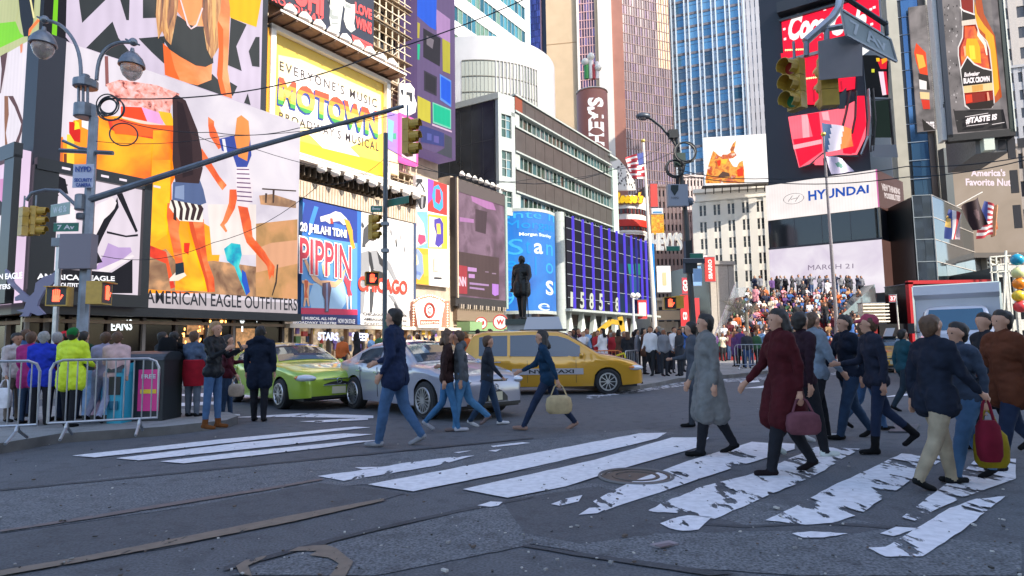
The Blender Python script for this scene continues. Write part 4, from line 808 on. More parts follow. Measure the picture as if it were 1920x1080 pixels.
# ======================= middle distance =======================
def fwall(Y, X=0., k=0.): return Wall((X, Y), (1, k))
def frect(w, x0, y0, x1, y1, off=0.):
    a0, a1 = w.sz(x0, (y0+y1)/2, off)[0], w.sz(x1, (y0+y1)/2, off)[0]; z1 = w.sz((x0+x1)/2, y0, off)[1]; z0 = w.sz((x0+x1)/2, y1, off)[1]
    return (min(a0, a1), max(a0, a1), z0, z1)
# --- dark-sided office block with brown bands (behind the news screen)
WCol = paint('c9d2cc', .5)
Q2 = FW.P(32.4, 0, O1); q1 = D(936, 400, 46.6); Q1 = Vector((q1.x, q1.y, 0))
WC = Wall((Q1.x, Q1.y), ((Q2-Q1).x, (Q2-Q1).y)); WL = (Q2-Q1).length; WD = Wall((Q1.x, Q1.y), (SW.d.x, SW.d.y))
ob = thing('office_building', tuple(Q1), 'grey corner office block with long brown spandrel bands and a dark slate side', 'building')
zt = 21.1; band = mat('brown_band', (.062, .058, .052), .35, noise=.15, nscale=1.2); lightm = mat('pale_metal_panel', (.36, .40, .38), .45, noise=.06)
b = MB(); b.prism([Q1-WC.n*.3, Q2-WC.n*.3-FW.n*.3, FW.P(50.9, 0, O1-.3), FW.P(50.9, 0, -16), FW.P(26, 0, -16), WD.P(9, 0, -.3)], (0, 0, zt-.4), mat('building_core', (.1, .1, .1), .7)); b.build('core', ob)
b = MB(); dk = mat('slate_glass', (.022, .027, .034), .12, noise=.4, nscale=.6, spec=.6); b.wbox(WD, .35, 9, 8, zt-.5, -.2, 0, dk); b.build('slate_wall', ob)
b = MB()
for i in range(9): b.wbox(WD, .35+i*1.08, .39+i*1.08, 8, zt-.5, 0, .012, mat('dark_joint', (.035, .04, .045), .3))
for z in (11, 14.2, 17.4): b.wbox(WD, .4, 9, z, z+.05, 0, .01, mat('dark_joint'))
b.build('joints', ob)
b = MB(); b.wbox(WD, -.1, 9, zt-.5, zt, -.3, .12, lightm); b.wbox(WC, -.05, .22, 2, zt, -.3, .1, lightm)
# pale corner column with windows
zz = [zt, 20.0]; 
def pz(y, x=968): return FW.sz(x, y, O1)[1]
b.wbox(WC, .22, WL, pz(212, 950)-.0, zt, -.3, .05, lightm)
wins = [(208, 258), (283, 331), (358, 388)]
prev = pz(212, 950)
for (ya, yb) in wins:
    za, zb_ = WC.sz(948, ya)[1], WC.sz(948, yb)[1]; b.wbox(WC, .22, .30, zb_, za, -.3, .05, lightm); b.wbox(WC, WL-.35, WL, zb_, za, -.3, .05, lightm)
zs = [WC.sz(948, y)[1] for y in (212, 258, 283, 331, 358, 388)]
for z1_, z0_ in ((zs[1], zs[2]), (zs[3], zs[4]), (zs[5], 11.4)): b.wbox(WC, .22, WL, z0_, z1_, -.3, .05, lightm)
b.build('corner_column', ob)
gg = [glassm('green_glass', (.06, .10, .08), .1, .3), glassm('green_glass_dark', (.03, .07, .05), .1, .5), glassm('teal_glass', (.08, .17, .18), .1, .4)]
for (ya, yb) in wins:
    za, zb_ = WC.sz(948, ya)[1], WC.sz(948, yb)[1]
    b = MB(); panes(b, WC, .30, WL-.35, zb_, za, 2, 3, -.1, gg, .01); o = b.build('window', ob)
    b = MB(); gridface(b, WC, .30, WL-.35, zb_, za, 2, 3, -.09, lightm, .06, .06, .06); b.build('mullion', o)
# long side: brown bands and glass ribbons
ys = [(181, 208), (240, 283), (318, 358)]
b = MB(); b2 = MB(); b3 = MB()
for (ya, yb) in ys:
    z1_, z0_ = pz(ya), pz(yb); b.wbox(FW, 32.5, 50.9, z0_, z1_, O1-.3, O1, band); b.wbox(FW, 32.45, 50.95, z1_, z1_+.14, O1-.3, O1+.12, lightm); b.wbox(FW, 32.45, 50.95, z0_-.14, z0_, O1-.3, O1+.12, lightm)
    for i in range(12): b.wbox(FW, 32.5+i*1.55, 32.54+i*1.55, z0_, z1_, O1, O1+.015, mat('band_joint', (.05, .04, .036), .5))
b.wbox(FW, 32.5, 33.6, pz(208), pz(181), O1, O1+.02, paint('7a3a20', .5))
rib = [(210, 238), (285, 316), (360, 396)]
for (ya, yb) in rib:
    z1_, z0_ = pz(ya)-.1, pz(yb)+.1; panes(b2, FW, 32.6, 50.8, z0_, z1_, 26, 1, O1-.28, gg, .015); gridface(b3, FW, 32.6, 50.8, z0_, z1_, 26, 1, O1-.27, lightm, .06, .05, .08)
    b3.wbox(FW, 32.5, 33.2, z0_, z1_, O1-.3, O1-.02, lightm)
z1_, z0_ = pz(398), 3.0; b.wbox(FW, 32.6, 50.9, z0_, z1_-.2, O1-.5, O1-.3, mat('brown_band_low', (.12, .085, .07), .4)); b.wbox(FW, 32.5, 50.9, z1_-.25, z1_-.1, O1-.5, O1+.1, lightm)
b.wbox(FW, 50.9, 52.2, 3, zt-1.4, O1-1.5, O1+.2, mat('pale_green_end', (.45, .56, .50), .4)); b.wbox(FW, 50.4, 52.4, zt-.2, zt, O1-1, O1+.2, lightm)
b.build('spandrel_band', ob); b2.build('ribbon_glass', ob); b3.build('mullion', ob)
# --- curved blue LED screen at the corner
cyl = thing('led_screen', tuple(D(990, 645, 48)), 'curved bright blue screen covered in large letters, behind the bronze statue', 'screen')
P0_, P1_ = D(944, 480, 47.6), D(1041, 480, 49.5); ax = (P1_-P0_); ax.z = 0; L_ = ax.length; ax.normalize(); an = Vector((ax.y, -ax.x, 0)); zc0, zc1 = 3.95, 11.75
def arc(u, z, off=0.): p = P0_+ax*(L_*u)+an*(1.1*(1-(2*u-1)**2)+off); return Vector((p.x, p.y, z))
blue = smoke('blue_screen', ['0a66c4', '0e80dc', '1290e4'], .3, 1.0)
b = MB(); n = 14
for i in range(n): b.face([arc(i/n, zc0), arc((i+1)/n, zc0), arc((i+1)/n, zc1), arc(i/n, zc1)], blue)
b.build('screen_face', cyl, smooth=True)
b = MB()
for i in range(n):
    for (za, zb_) in ((zc0-.25, zc0), (zc1, zc1+.25)): b.hexa([arc(i/n, za, -.4), arc((i+1)/n, za, -.4), arc((i+1)/n, za, .05), arc(i/n, za, .05), arc(i/n, zb_, -.4), arc((i+1)/n, zb_, -.4), arc((i+1)/n, zb_, .05), arc(i/n, zb_, .05)], lightm)
b.build('rim', cyl)
b = MB(); lb, lw = led('49b4f0', 1.), led('e6f2fc', 1.1); lm_ = led('2a9ae4', 1.05)
def at_(s, u0, u1, v0, v1, m, **k): text_map(b, s, lambda u, v, z: arc(u0+(u1-u0)*u, zc0+(zc1-zc0)*(v0+(v1-v0)*v), .03), m, **k)
at_('inte', .05, .62, .93, 1.0, lb); at_('n', .80, .98, .93, 1.0, lb); at_('Morgan', .02, .95, .80, .91, lm_); at_('Morgan Stanley', .22, .86, .74, .785, lw, bold=.04)
at_('S', .06, .28, .56, .72, lb); at_('t', .32, .40, .57, .70, lm_); at_('a', .46, .64, .57, .68, lw, bold=.02); at_('n', .72, .90, .57, .68, lb)
at_('e', .02, .18, .40, .5, lm_); at_('v', .22, .38, .38, .48, lm_); at_('l', .48, .50, .36, .54, lm_); at_('o', .70, .90, .38, .49, lb); at_('a', .04, .2, .2, .3, lm_); at_('S', .69, .90, .16, .31, lw, bold=.03); at_('9', .02, .14, .06, .2, lb); at_('e', .52, .78, .0, .075, lw); at_('l', .93, .96, .18, .3, lb)
b.build('lettering', cyl)
b = MB(); pc = D(1051, 600, 50.2); b.lathe([(.5, 0), (.5, 12.2)], (pc.x, pc.y, 0), lightm, 18)
for i in range(9): b.lathe([(.505, 1+i*1.3), (.505, 1.04+i*1.3)], (pc.x, pc.y, 0), paint('9aa49c', .5), 18)
b.lathe([(.6, 3.5), (.6, 3.8)], (pc.x-3, pc.y-1, 0), lightm, 10); tag(b.build('column', smooth=True), 'pale panelled round column between the blue screen and the purple-finned screens', 'column')
# --- purple-finned screen facade
WP = wall_vp(1060, 600, 50.5, 1762); pf_ = thing('led_facade', tuple(WP.P(0, 0)), 'dark gridded screen wall with glowing purple vertical fins and the number 1585', 'screen wall')
ztp = WP.sz(1130, 428)[1]; zbp = WP.sz(1085, 581)[1]; fx = [1063, 1075, 1093.5, 1111, 1128, 1143, 1157, 1171, 1184, 1193, 1202, 1211]
fs = [WP.sz(x, 500)[0] for x in fx]; b = MB(); send = WP.sz(1219, 500)[0]
scm = [led('1c1a26', .8), led('24202e', .8), led('161624', .8)]; refl_blue = [led('1a2450', .8), led('14324e', .8), led('1c1a3a', .8)]  # second list: bluish reflection painted into the right-hand panes
b.wbox(WP, fs[0], send, zbp, ztp, -3, -.02, paint('202028', .6))
panes(b, WP, fs[0], fs[6], zbp, ztp, 6, 8, 0, scm, .0); panes(b, WP, fs[6], send, zbp, ztp, 6, 8, 0, refl_blue, 0); b.build('screen_face', pf_)
b = MB(); gl_ = paint('8f98a0', .5)
for j in range(9): z = zbp+(ztp-zbp)*j/8; b.wbox(WP, fs[0], fs[6] if j % 2 else send, z-.02, z+.02, .0, .05, gl_)
b.build('mullion', pf_)
pfm = led('5a48d8', 1.0)
for i, s_ in enumerate(fs[1:]):
    b = MB(); b.wbox(WP, s_-.14, s_-.02, zbp-.1, ztp+.15, .0, .2, pfm if i < 8 or i > 8 else led('3c3a9c', .8)); b.build('fin', pf_)
b = MB(); b.wbox(WP, send, send+.6, zbp, ztp, -.1, .3, led('1a8ad8', 1.0)); b.build('blue_edge', pf_)
b = MB(); art(b, WP, (0, 60, 0, 20), .01, [(led('1f8a86', .9), [(780, 700), (820, 705), (825, 770), (790, 770)]), (led('1c7a70', .9), [(830, 700), (865, 700), (868, 775), (835, 780)]), (led('2a5a8c', .8), [(790, 780), (860, 790), (860, 900), (800, 900)])], C7); b.build('picture', pf_)  # teal patches: a reflection on the wall, painted as glowing colour
b = MB(); wd = led('d8dcc8', .9)
for s_, x0, y0, x1, y1 in (('1', 395, 888, 412, 992), ('5', 460, 890, 490, 1005), ('8', 523, 895, 552, 1010), ('5', 588, 900, 615, 1018), ('-', 645, 965, 660, 975), ('8', 698, 925, 722, 1025)): wtext(b, WP, s_, [(x0, y0), (x1, y0+4), (x1, y1), (x0, y1-4)], wd, .08, C7, bold=.03)
b.build('numerals', pf_)
b = MB(); b.wbox(WP, fs[0]-1, send+.5, zbp-.22, zbp-.02, -3, .8, lightm); b.wbox(WP, fs[0]-1, send, .14, zbp-.22, -3, -2.2, mat('lobby_glass', (.05, .06, .055), .15)); b.build('canopy', pf_)
for i in range(7):
    s0 = fs[0]+.3+i*2.2; b = MB(); b.hexa([WP.P(s0-.75, 1.2, .1), WP.P(s0+.75, 1.2, .1), WP.P(s0+.75, 1.2, -.3), WP.P(s0-.75, 1.2, -.3), WP.P(s0-.04, zbp-.25, .1), WP.P(s0+.04, zbp-.25, .1), WP.P(s0+.04, zbp-.25, -.3), WP.P(s0-.04, zbp-.25, -.3)], mat('pale_fin', (.6, .66, .62), .4)); b.build('canopy_support', pf_)
# --- white drum building
dc = D(905, 600, 79); dx = thing('drum_building', (dc.x, dc.y, 0), 'white curved drum building with a grid of dark windows, above the slate block', 'building')
R_ = 9.9; ht = 37.6
b = MB(); whw = mat('white_panel', (.42, .42, .44), .5, noise=.04, nscale=.8); b.lathe([(R_, 0), (R_, ht), (R_-.4, ht), (R_-.4, ht-.6)], (dc.x, dc.y, 0), whw, 64)
b.wbox(Wall((dc.x-R_*1.0, dc.y-2), (0.0, 1)), -1, 20, 0, ht, -R_, 0.1, whw); b.build('wall', dx, smooth=True, angle=50)
b = MB(); dwin = [mat('drum_glass', (.30, .32, .28), .2, spec=.6), mat('drum_glass_dark', (.18, .20, .18), .2)]
def drum(phi, z, r): return Vector((dc.x+r*sin(phi), dc.y-r*cos(phi), z))
def ang(px): # angle on the drum for a pixel column
    d = ray(px, 450); d2 = Vector((d.x, d.y)).normalized(); c = Vector((dc.x, dc.y)); bq = d2.dot(c); disc = bq*bq-(c.length_squared-R_*R_); t = bq-sqrt(max(disc, 0)); h = d2*t; return atan2(h.x-dc.x, -(h.y-dc.y))
p0, p1 = ang(868), ang(1012); nc = 22; zr0, zr1 = 25.0, 34.6
for i in range(nc):
    for j in range(5):
        a0, a1 = p0+(p1-p0)*i/nc, p0+(p1-p0)*(i+1)/nc; z0, z1 = zr0+(zr1-zr0)*j/5, zr0+(zr1-zr0)*(j+1)/5
        b.face([drum(a0, z0, R_+.02), drum(a1, z0, R_+.02), drum(a1, z1, R_+.02), drum(a0, z1, R_+.02)], dwin[0] if i < 9 else random.choice(dwin))
o = b.build('window', dx); b = MB()
for j in range(6):
    z = zr0+(zr1-zr0)*j/5
    for i in range(nc): a0, a1 = p0+(p1-p0)*i/nc, p0+(p1-p0)*(i+1)/nc; b.hexa([drum(a0, z-.05, R_+.02), drum(a1, z-.05, R_+.02), drum(a1, z-.05, R_+.1), drum(a0, z-.05, R_+.1), drum(a0, z+.05, R_+.02), drum(a1, z+.05, R_+.02), drum(a1, z+.05, R_+.1), drum(a0, z+.05, R_+.1)], paint('6a6a62', .5))
for i in range(nc+1):
    a = p0+(p1-p0)*i/nc; b.tube([drum(a, zr0, R_+.06), drum(a, zr1, R_+.06)], .09 if i > 8 else .02, whw if i > 8 else paint('8c8c84', .5), 4)
b.build('mullion', o)
# --- glass block above the drum
WG = wall_vp(985, 60, 84, 1720); gb_ = thing('glass_block', tuple(WG.P(0, 0)), 'blue-green glass office block with white floor bands rising behind the drum', 'building')
b = MB(); b.wbox(WG, -40, 0, 30, 75, -14, -.1, paint('d8dcdf', .5)); b.wbox(WG, 0, 1.6, 30, 75, -3, -.1, paint('a8c4e4', .4)); b.build('core', gb_)
teal = [glassm('teal_a', (.06, .22, .26), .1, .6), glassm('teal_b', (.10, .34, .36), .1, .6), glassm('teal_c', (.03, .12, .14), .1, .6), glassm('teal_d', (.18, .30, .20), .15, .5)]
b = MB(); b2 = MB()
for j in range(12):
    z = 33+j*3.6; panes(b, WG, -40, -.2, z, z+1.9, 44, 1, 0, teal, .03); b2.wbox(WG, -22, 0, z+1.9, z+3.6, -.1, .12, paint('e4e6e6', .5)); b2.wbox(WG, -40, -22, z+1.9, z+3.6, -.1, .02, teal[j % 2]); gridface(b2, WG, -40, -.2, z, z+1.9, 44, 1, 0.0, lightm, .06, .06, .08)
b.build('ribbon_glass', gb_); b2.build('floor_band', gb_)
# --- tall towers behind
def tower(lab, x0, x1, Y, k, zt_, depth, m): w = Wall((D(x0, 300, Y).x, D(x0, 300, Y).y), (1, k)); return w
tw = Wall((D(983, 50, 175).x, D(983, 50, 175).y), (1, -.35)); t = thing('glass_tower', tuple(tw.P(0, 0)), 'distant violet-blue glass tower with a dark edge, left of the cream tower', 'building')
a1 = tw.sz(1014, 50)[0]; a2 = tw.sz(1040, 50)[0]; b = MB(); b.wbox(tw, 0, a2, 0, 150, -20, -.05, paint('22263a', .3)); b.build('core', t)
vio = [glassm('violet_a', (.10, .11, .36), .12, .5), glassm('violet_b', (.13, .15, .46), .12, .5), glassm('violet_c', (.06, .07, .24), .12, .5)]
b = MB(); panes(b, tw, 0, a1, 60, 150, 8, 45, 0, vio, .05); b.build('curtain_glass', t); b = MB(); gridface(b, tw, 0, a1, 60, 150, 8, 45, 0, paint('4a4c88', .4), .12, .12, .12); b.wbox(tw, a1-.1, a1+.35, 60, 150, 0, .3, paint('b88a90', .5)); b.build('mullion', t)
cr = Wall((D(1027, 200, 120).x, D(1027, 200, 120).y), (1, -.18)); t = thing('cream_tower', tuple(cr.P(0, 0)), 'sunlit cream stone tower with a narrow strip of violet windows', 'building')
def ca(x, y=150): return cr.sz(x, y)[0]
cream = mat('cream_stone', (.52, .39, .25), .8, noise=.06, nscale=.4); crw = mat('white_stone', (.66, .62, .56), .8, noise=.04, nscale=.4); pinks = mat('rose_stone', (.34, .15, .11), .7, noise=.08, nscale=.5)
b = MB(); b.wbox(cr, 0, ca(1084), 0, 120, -14, 0, cream); b.wbox(cr, ca(1084), ca(1088), 0, 120, -14, .6, crw); b.wbox(cr, ca(1118), ca(1124), 0, 120, -14, .3, cream); b.wbox(cr, ca(1124), ca(1150), 0, 120, -14, .7, crw); b.wbox(cr, ca(1150), ca(1171), 0, 120, -14, .4, pinks)
for z in (20, 41, 62): b.wbox(cr, 0, ca(1084), z, z+.15, 0, .03, paint('9a7c5a', .8))
b.build('wall', t)
b = MB(); rose = [glassm('rose_a', (.10, .06, .11), .15, .2), glassm('rose_b', (.20, .14, .26), .12, .4), glassm('rose_c', (.05, .025, .045), .2, .1)]
panes(b, cr, ca(1088), ca(1118), 20, 120, 6, 56, 0, rose, .04); b.build('curtain_glass', t); b = MB(); gridface(b, cr, ca(1088), ca(1118), 20, 120, 6, 56, 0, paint('c9a0a0', .6), .13, .13, .15); b.build('mullion', t)
# brown gridded tower to its right
br = Wall((D(1171, 200, 119).x, D(1171, 200, 119).y), (1, .42)); t = thing('gridded_tower', tuple(br.P(0, 0)), 'plum-brown glass tower with a tight pale window grid', 'building')
e = br.sz(1262, 250)[0]; b = MB(); b.wbox(br, 0, e, 0, 150, -16, -.08, paint('3a2226', .5)); b.build('core', t)
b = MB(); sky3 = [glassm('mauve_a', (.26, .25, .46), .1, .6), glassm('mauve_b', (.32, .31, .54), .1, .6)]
nx, nz = 19, 62
for i in range(nx):
    for j in range(nz):
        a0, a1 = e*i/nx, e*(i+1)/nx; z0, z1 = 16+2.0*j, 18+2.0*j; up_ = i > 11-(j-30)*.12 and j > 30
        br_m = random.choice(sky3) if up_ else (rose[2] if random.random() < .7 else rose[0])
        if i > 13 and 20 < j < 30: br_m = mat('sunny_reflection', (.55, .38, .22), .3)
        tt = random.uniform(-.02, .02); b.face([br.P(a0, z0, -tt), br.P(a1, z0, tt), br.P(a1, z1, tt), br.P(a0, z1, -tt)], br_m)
b.build('curtain_glass', t); b = MB(); gridface(b, br, 0, e, 16, 140, nx, nz, 0, mat('pink_mullion', (.19, .12, .12), .6), .12, .14, .12); b.build('mullion', t)
# blue glass tower
bl = Wall((D(1248, 200, 135).x, D(1248, 200, 135).y), (1, -.36)); t = thing('glass_tower', tuple(bl.P(0, 0)), 'big blue glass tower with white vertical mullions, behind the white windowed block', 'building')
e = bl.sz(1403, 200)[0]; e2 = bl.sz(1482, 200)[0]; b = MB(); b.wbox(bl, 0, e2, 0, 170, -25, -.08, paint('3a4450', .5)); b.build('core', t)
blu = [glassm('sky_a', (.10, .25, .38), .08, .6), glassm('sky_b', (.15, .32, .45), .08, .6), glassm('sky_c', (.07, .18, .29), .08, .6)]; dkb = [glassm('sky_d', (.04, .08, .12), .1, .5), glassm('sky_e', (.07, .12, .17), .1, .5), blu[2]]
b = MB(); nx, nz = 12, 44; H0 = 26
for i in range(nx):
    for j in range(nz):
        narrow = i % 2; a0 = e*(i//2*1.0+(0 if not narrow else .68))/(nx/2); a1 = e*(i//2+(.68 if not narrow else 1))/(nx/2); z0 = H0+3.1*j
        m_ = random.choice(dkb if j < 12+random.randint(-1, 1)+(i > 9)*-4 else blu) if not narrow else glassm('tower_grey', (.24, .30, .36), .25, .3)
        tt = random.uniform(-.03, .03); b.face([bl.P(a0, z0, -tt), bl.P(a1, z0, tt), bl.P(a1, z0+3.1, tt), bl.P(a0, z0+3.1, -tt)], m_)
b.build('curtain_glass', t)
b = MB(); wm = paint('c8d6e2', .4)
for i in range(nx//2+1):
    for f_ in ((0, .68) if i < nx//2 else (0,)): a = e*(i+f_)/(nx/2); b.wbox(bl, a-.14, a+.14, H0, 165, 0, .35, wm)
for j in range(nz+1): z = H0+3.1*j; b.wbox(bl, 0, e, z-.3, z+.25, 0, .12, paint('6a6870', .5)); b.wbox(bl, 0, e, z+1.9, z+1.97, 0, .06, paint('5a6878', .5))
b.build('mullion', t)
b = MB(); gs = mat('grey_stone', (.46, .46, .49), .7, noise=.08, nscale=.4); panes(b, bl, e, e2, H0, 165, 9, 44, .0, [glassm('sky_e'), glassm('sky_d'), glassm('tower_grey')], .02); b.build('side_glass', t)
b = MB(); gridface(b, bl, e, e2, H0, 165, 9, 44, 0, gs, .75, 1.5, .3); b.build('stone_grid', t)
# white windowed building with billboard on its roof
wb = Wall((D(1305, 400, 92).x, D(1305, 400, 92).y), (1, -.33)); t = thing('windowed_building', tuple(wb.P(0, 0)), 'sunlit cream-white block with rows of paired sash windows under the roof billboard', 'building')
e = wb.sz(1475, 400)[0]; ztop = wb.sz(1400, 349)[1]; b = MB(); ws = mat('cream_brick', (.82, .78, .70), .8, noise=.05, nscale=.6)
b.wbox(wb, 0, e+4, 0, ztop, -16, -.25, mat('window_dark')); b.build('core', t); b = MB()
ncol = 7; s_end = e+1.5; cw = s_end/ncol; nrow = 8; rh = (ztop-1.9-2)/nrow
b.wbox(wb, 0, e+4, ztop-1.9, ztop, -.25, .05, ws); b.wbox(wb, -.3, e+4, ztop-.5, ztop+.1, -.25, .45, ws); b.wbox(wb, -.2, e+4, ztop-1.8, ztop-1.6, -.25, .2, ws)
for i in range(ncol+1): a = i*cw; b.wbox(wb, a-.55, a+.55, 0, ztop-1.9, -.25, .12, ws)
for j in range(nrow+1): z = 2+j*rh; b.wbox(wb, 0, s_end, z-.5, z+.45, -.25, 0, ws)
b.build('wall', t); k = 0
for i in range(ncol):
    for j in range(nrow):
        a = i*cw+cw/2; z0 = 2+j*rh+.45; z1 = z0+rh-.95
        b = MB(); b.wbox(wb, a-.12, a+.12, z0, z1, -.25, -.02, ws); b.wbox(wb, a-1.1, a+1.1, (z0+z1)/2-.04, (z0+z1)/2+.04, -.25, -.1, paint('8a8880', .6)); 
        b.wbox(wb, a-cw/2+.5, a-.95, z0, z1, -.25, -.01, ws); b.wbox(wb, a+.95, a+cw/2-.5, z0, z1, -.25, -.01, ws); b.build('window', t)
# framed picture billboard on the roof
w = Wall((D(1321, 300, 88).x, D(1321, 300, 88).y), (1, -.15)); t = thing('billboard', tuple(w.P(0, 17)), 'white rooftop billboard with an orange and brown figure scene on its left', 'billboard')
r = frect(w, 1321, 254, 1449, 344); b = MB(); b.wbox(w, *r, -.4, 0, led('fbf4f0', 1.05)); b.build('board', t)
b = MB(); fire = smoke('figure_scene', ['8a3c1c', 'e07820', 'f4b040', 'c8401c', 'fbe6c8'], .9, .95); CC = (1180, 180, 7.2)
art(b, w, r, 0, [(fire, [(1030, 1100), (1060, 960), (1110, 800), (1130, 740), (1160, 760), (1200, 800), (1240, 820), (1260, 790), (1320, 790), (1370, 760), (1360, 720), (1400, 640), (1440, 600), (1430, 680), (1410, 740), (1450, 800), (1400, 840), (1340, 850), (1400, 950), (1450, 960), (1480, 900), (1530, 870), (1550, 1000), (1555, 1180), (1020, 1180)]), (led('f8f0ea', 1.05), [(1370, 850), (1440, 860), (1460, 900), (1420, 960), (1390, 900)]), (led('5a4038'), [(1200, 1080), (1260, 1020), (1340, 1040), (1360, 1090), (1210, 1100)]), (led('e03a1c'), [(1180, 880), (1230, 860), (1230, 940), (1200, 950)]), (led('e03a1c'), [(1450, 1000), (1530, 960), (1540, 1080), (1460, 1090)]), (led('f8c040'), [(1240, 860), (1330, 850), (1300, 920), (1240, 910)])], CC, .02)
b.build('picture', t); b = MB()
for i in range(9): a = r[0]+(r[1]-r[0])*i/8; b.bar(w.P(a, r[2]-1.2, -.6), w.P(a, r[2], -.2), .12, m=paint('3a3634', .6))
b.wbox(w, r[0]-.5, r[1]+.5, r[2]-.35, r[2]-.2, -.8, .5, paint('4a4440', .6)); b.build('support_frame', t)
# pinkish masonry blocks in the gap
def block(lab, x0, x1, y0, Y, k, m, nx, nz, dkm=None, wf=.5, hf=.55, depth=10, name='masonry_building'):
    w = Wall((D(x0, 500, Y).x, D(x0, 500, Y).y), (1, k)); t = thing(name, tuple(w.P(0, 0)), lab, 'building'); e = w.sz(x1, 500)[0]; zt_ = w.sz((x0+x1)/2, y0)[1]
    b = MB(); b.wbox(w, 0, e, 0, zt_, -depth, -.2, dkm or mat('window_dark')); b.build('core', t); b = MB(); cw, rh = e/nx, (zt_-.4)/nz
    for i in range(nx+1): a = i*cw; b.wbox(w, max(0, a-cw*(1-wf)/2), min(e, a+cw*(1-wf)/2), 0, zt_, -.2, .1, m)
    for j in range(nz+1): z = j*rh; b.wbox(w, 0, e, max(0, z-rh*(1-hf)/2), min(zt_, z+rh*(1-hf)/2), -.2, 0, m)
    b.wbox(w, -.1, e+.1, zt_-.3, zt_+.15, -.2, .3, m); b.build('wall', t); return t, w, e, zt_
block('salmon masonry block right of the candy store drum', 1216, 1282, 348, 108, .1, mat('salmon_wall', (.66, .46, .38), .8, noise=.1), 9, 14)
block('small brown gridded office seen behind the black lamp post', 1275, 1313, 396, 112, .1, mat('brown_wall', (.38, .25, .23), .7, noise=.1), 9, 12)
block('tan block with many fine window rows beside the white windowed building', 1313, 1342, 388, 118, .1, mat('tan_wall', (.60, .48, .36), .8, noise=.1), 6, 16)
block('grey-pink tall block glimpsed above the salmon block', 1280, 1325, 330, 125, .1, mat('greyrose_wall', (.50, .42, .40), .8, noise=.1), 7, 16)
block('plain grey-brown low wing with blank wall beside the steps', 1330, 1375, 492, 76, .25, mat('blank_wall', (.42, .38, .33), .8, noise=.1), 2, 1, wf=.05, hf=.05)
block('red-fronted ground floor shops beyond the plaza', 1216, 1300, 560, 84, 0, mat('shopfront_cream', (.62, .52, .40), .7, noise=.1), 6, 2, wf=.75, hf=.6)
# candy store: round white and red striped corner with vertical brown sign
cy = D(1172, 500, 101); t = thing('candy_store', (cy.x, cy.y, 0), 'round-cornered white store with red stripes and dark window bands', 'building')
def yz(y, Y=97.): return CAMH+(642-y)/1150*Y
b = MB(); wht = mat('cream_white', (.78, .74, .68), .6); rr_ = 3.7
b.lathe([(rr_, 0), (rr_, yz(360))], (cy.x, cy.y, 0), wht, 40); b.build('wall', t, smooth=True, angle=50)
b = MB(); rdm = paint('c8281c', .5); rdd = paint('7a1c18', .5)
for y0, y1, mm, e_ in ((407, 420, rdm, .18), (386, 396, rdd, .05), (420, 428, rdd, .05), (436, 446, rdd, .05), (382, 386, wht, .14), (428, 432, wht, .12)): b.lathe([(rr_+e_, yz(y1)), (rr_+e_, yz(y0))], (cy.x, cy.y, 0), mm, 40)
b.build('stripe', t, smooth=True, angle=50); b = MB()
for (y0, y1) in ((386, 396), (421, 427), (437, 445)):
    for i in range(16):
        a = -1.35+i*2.7/15; p = Vector((cy.x+(rr_+.1)*sin(a), cy.y-(rr_+.1)*cos(a), yz((y0+y1)/2))); b.box(p, (.38, .12, (y1-y0)/1150*97*.9), mat('window_dark'), rz=a)
b.build('window', t)
w = fwall(97.2); b = MB(); yl = mat('yellow_letters', 'f4c414', emit=.2); b2 = MB()
wtext(b, w, "Reese's", [(1151, 359), (1207, 361), (1207, 383), (1151, 383)], paint('b8741c', .5), .0, shear=.3, bold=.09, extr=.25); wtext(b, w, "Reese's", [(1151, 359), (1206, 361), (1206, 381), (1151, 381)], yl, .3, shear=.3, bold=.05); tag(b.build('store_sign'), 'yellow cursive candy name on the round white store', 'sign')
b = MB(); pp = [(1147, 305), (1160, 298), (1172, 312), (1180, 325), (1190, 340), (1192, 356), (1147, 357)]; P = [w.sz(x, y) for x, y in pp]; b.prism([w.P(a, z, -.5) for a, z in P], w.n*.5, wht)
for i in range(40):
    x, y = random.uniform(1149, 1190), random.uniform(308, 354)
    if y > 300+(x-1160)*1.4: a, z = w.sz(x, y); b.wbox(w, a, a+.18, z, z+.3, 0, .03, paint('5a5450', .5))
tag(b.build('patterned_sign'), 'white speckled sloping sign panel above the yellow candy name', 'sign')
hc = D(1113, 300, 98.5); t = thing('candy_sign', (hc.x, hc.y, 0), 'tall brown cylindrical sign with rotated white chocolate-brand lettering', 'sign'); b = MB(); hr = 2.55
bw = mat('choc_brown', (.32, .11, .075), .5, noise=.05); b.lathe([(hr-.2, 8), (hr, 8.5), (hr, yz(156)), (hr-.2, yz(151)), (hr-.9, yz(147))], (hc.x, hc.y, 0), bw, 40); b.build('drum', t, smooth=True, angle=40)
b = MB(); b.lathe([(hr-.1, yz(149.5)), (hr+.08, yz(150.5)), (hr+.08, yz(151.5)), (hr-.1, yz(152))], (hc.x, hc.y, 0), wht, 30); b.build('rim', t, smooth=True)
b = MB()
def cyfn(x0, x1, y0, y1, r):   # rotated text wrapped on the drum
    def fn(u, v, z):
        px = x0+(x1-x0)*(1-v); yy = y0+(y1-y0)*(1-u); s_ = (px-1113)/1150*98.5; a = math.asin(max(-.98, min(.98, s_/r))); return Vector((hc.x+r*sin(a), hc.y-r*cos(a), yz(yy, 96.2)))
    return fn
text_map(b, "HERSHEY'S", cyfn(1100, 1131, 168, 352, hr+.06), wl, bold=.045); b.build('lettering', t)
b = MB()
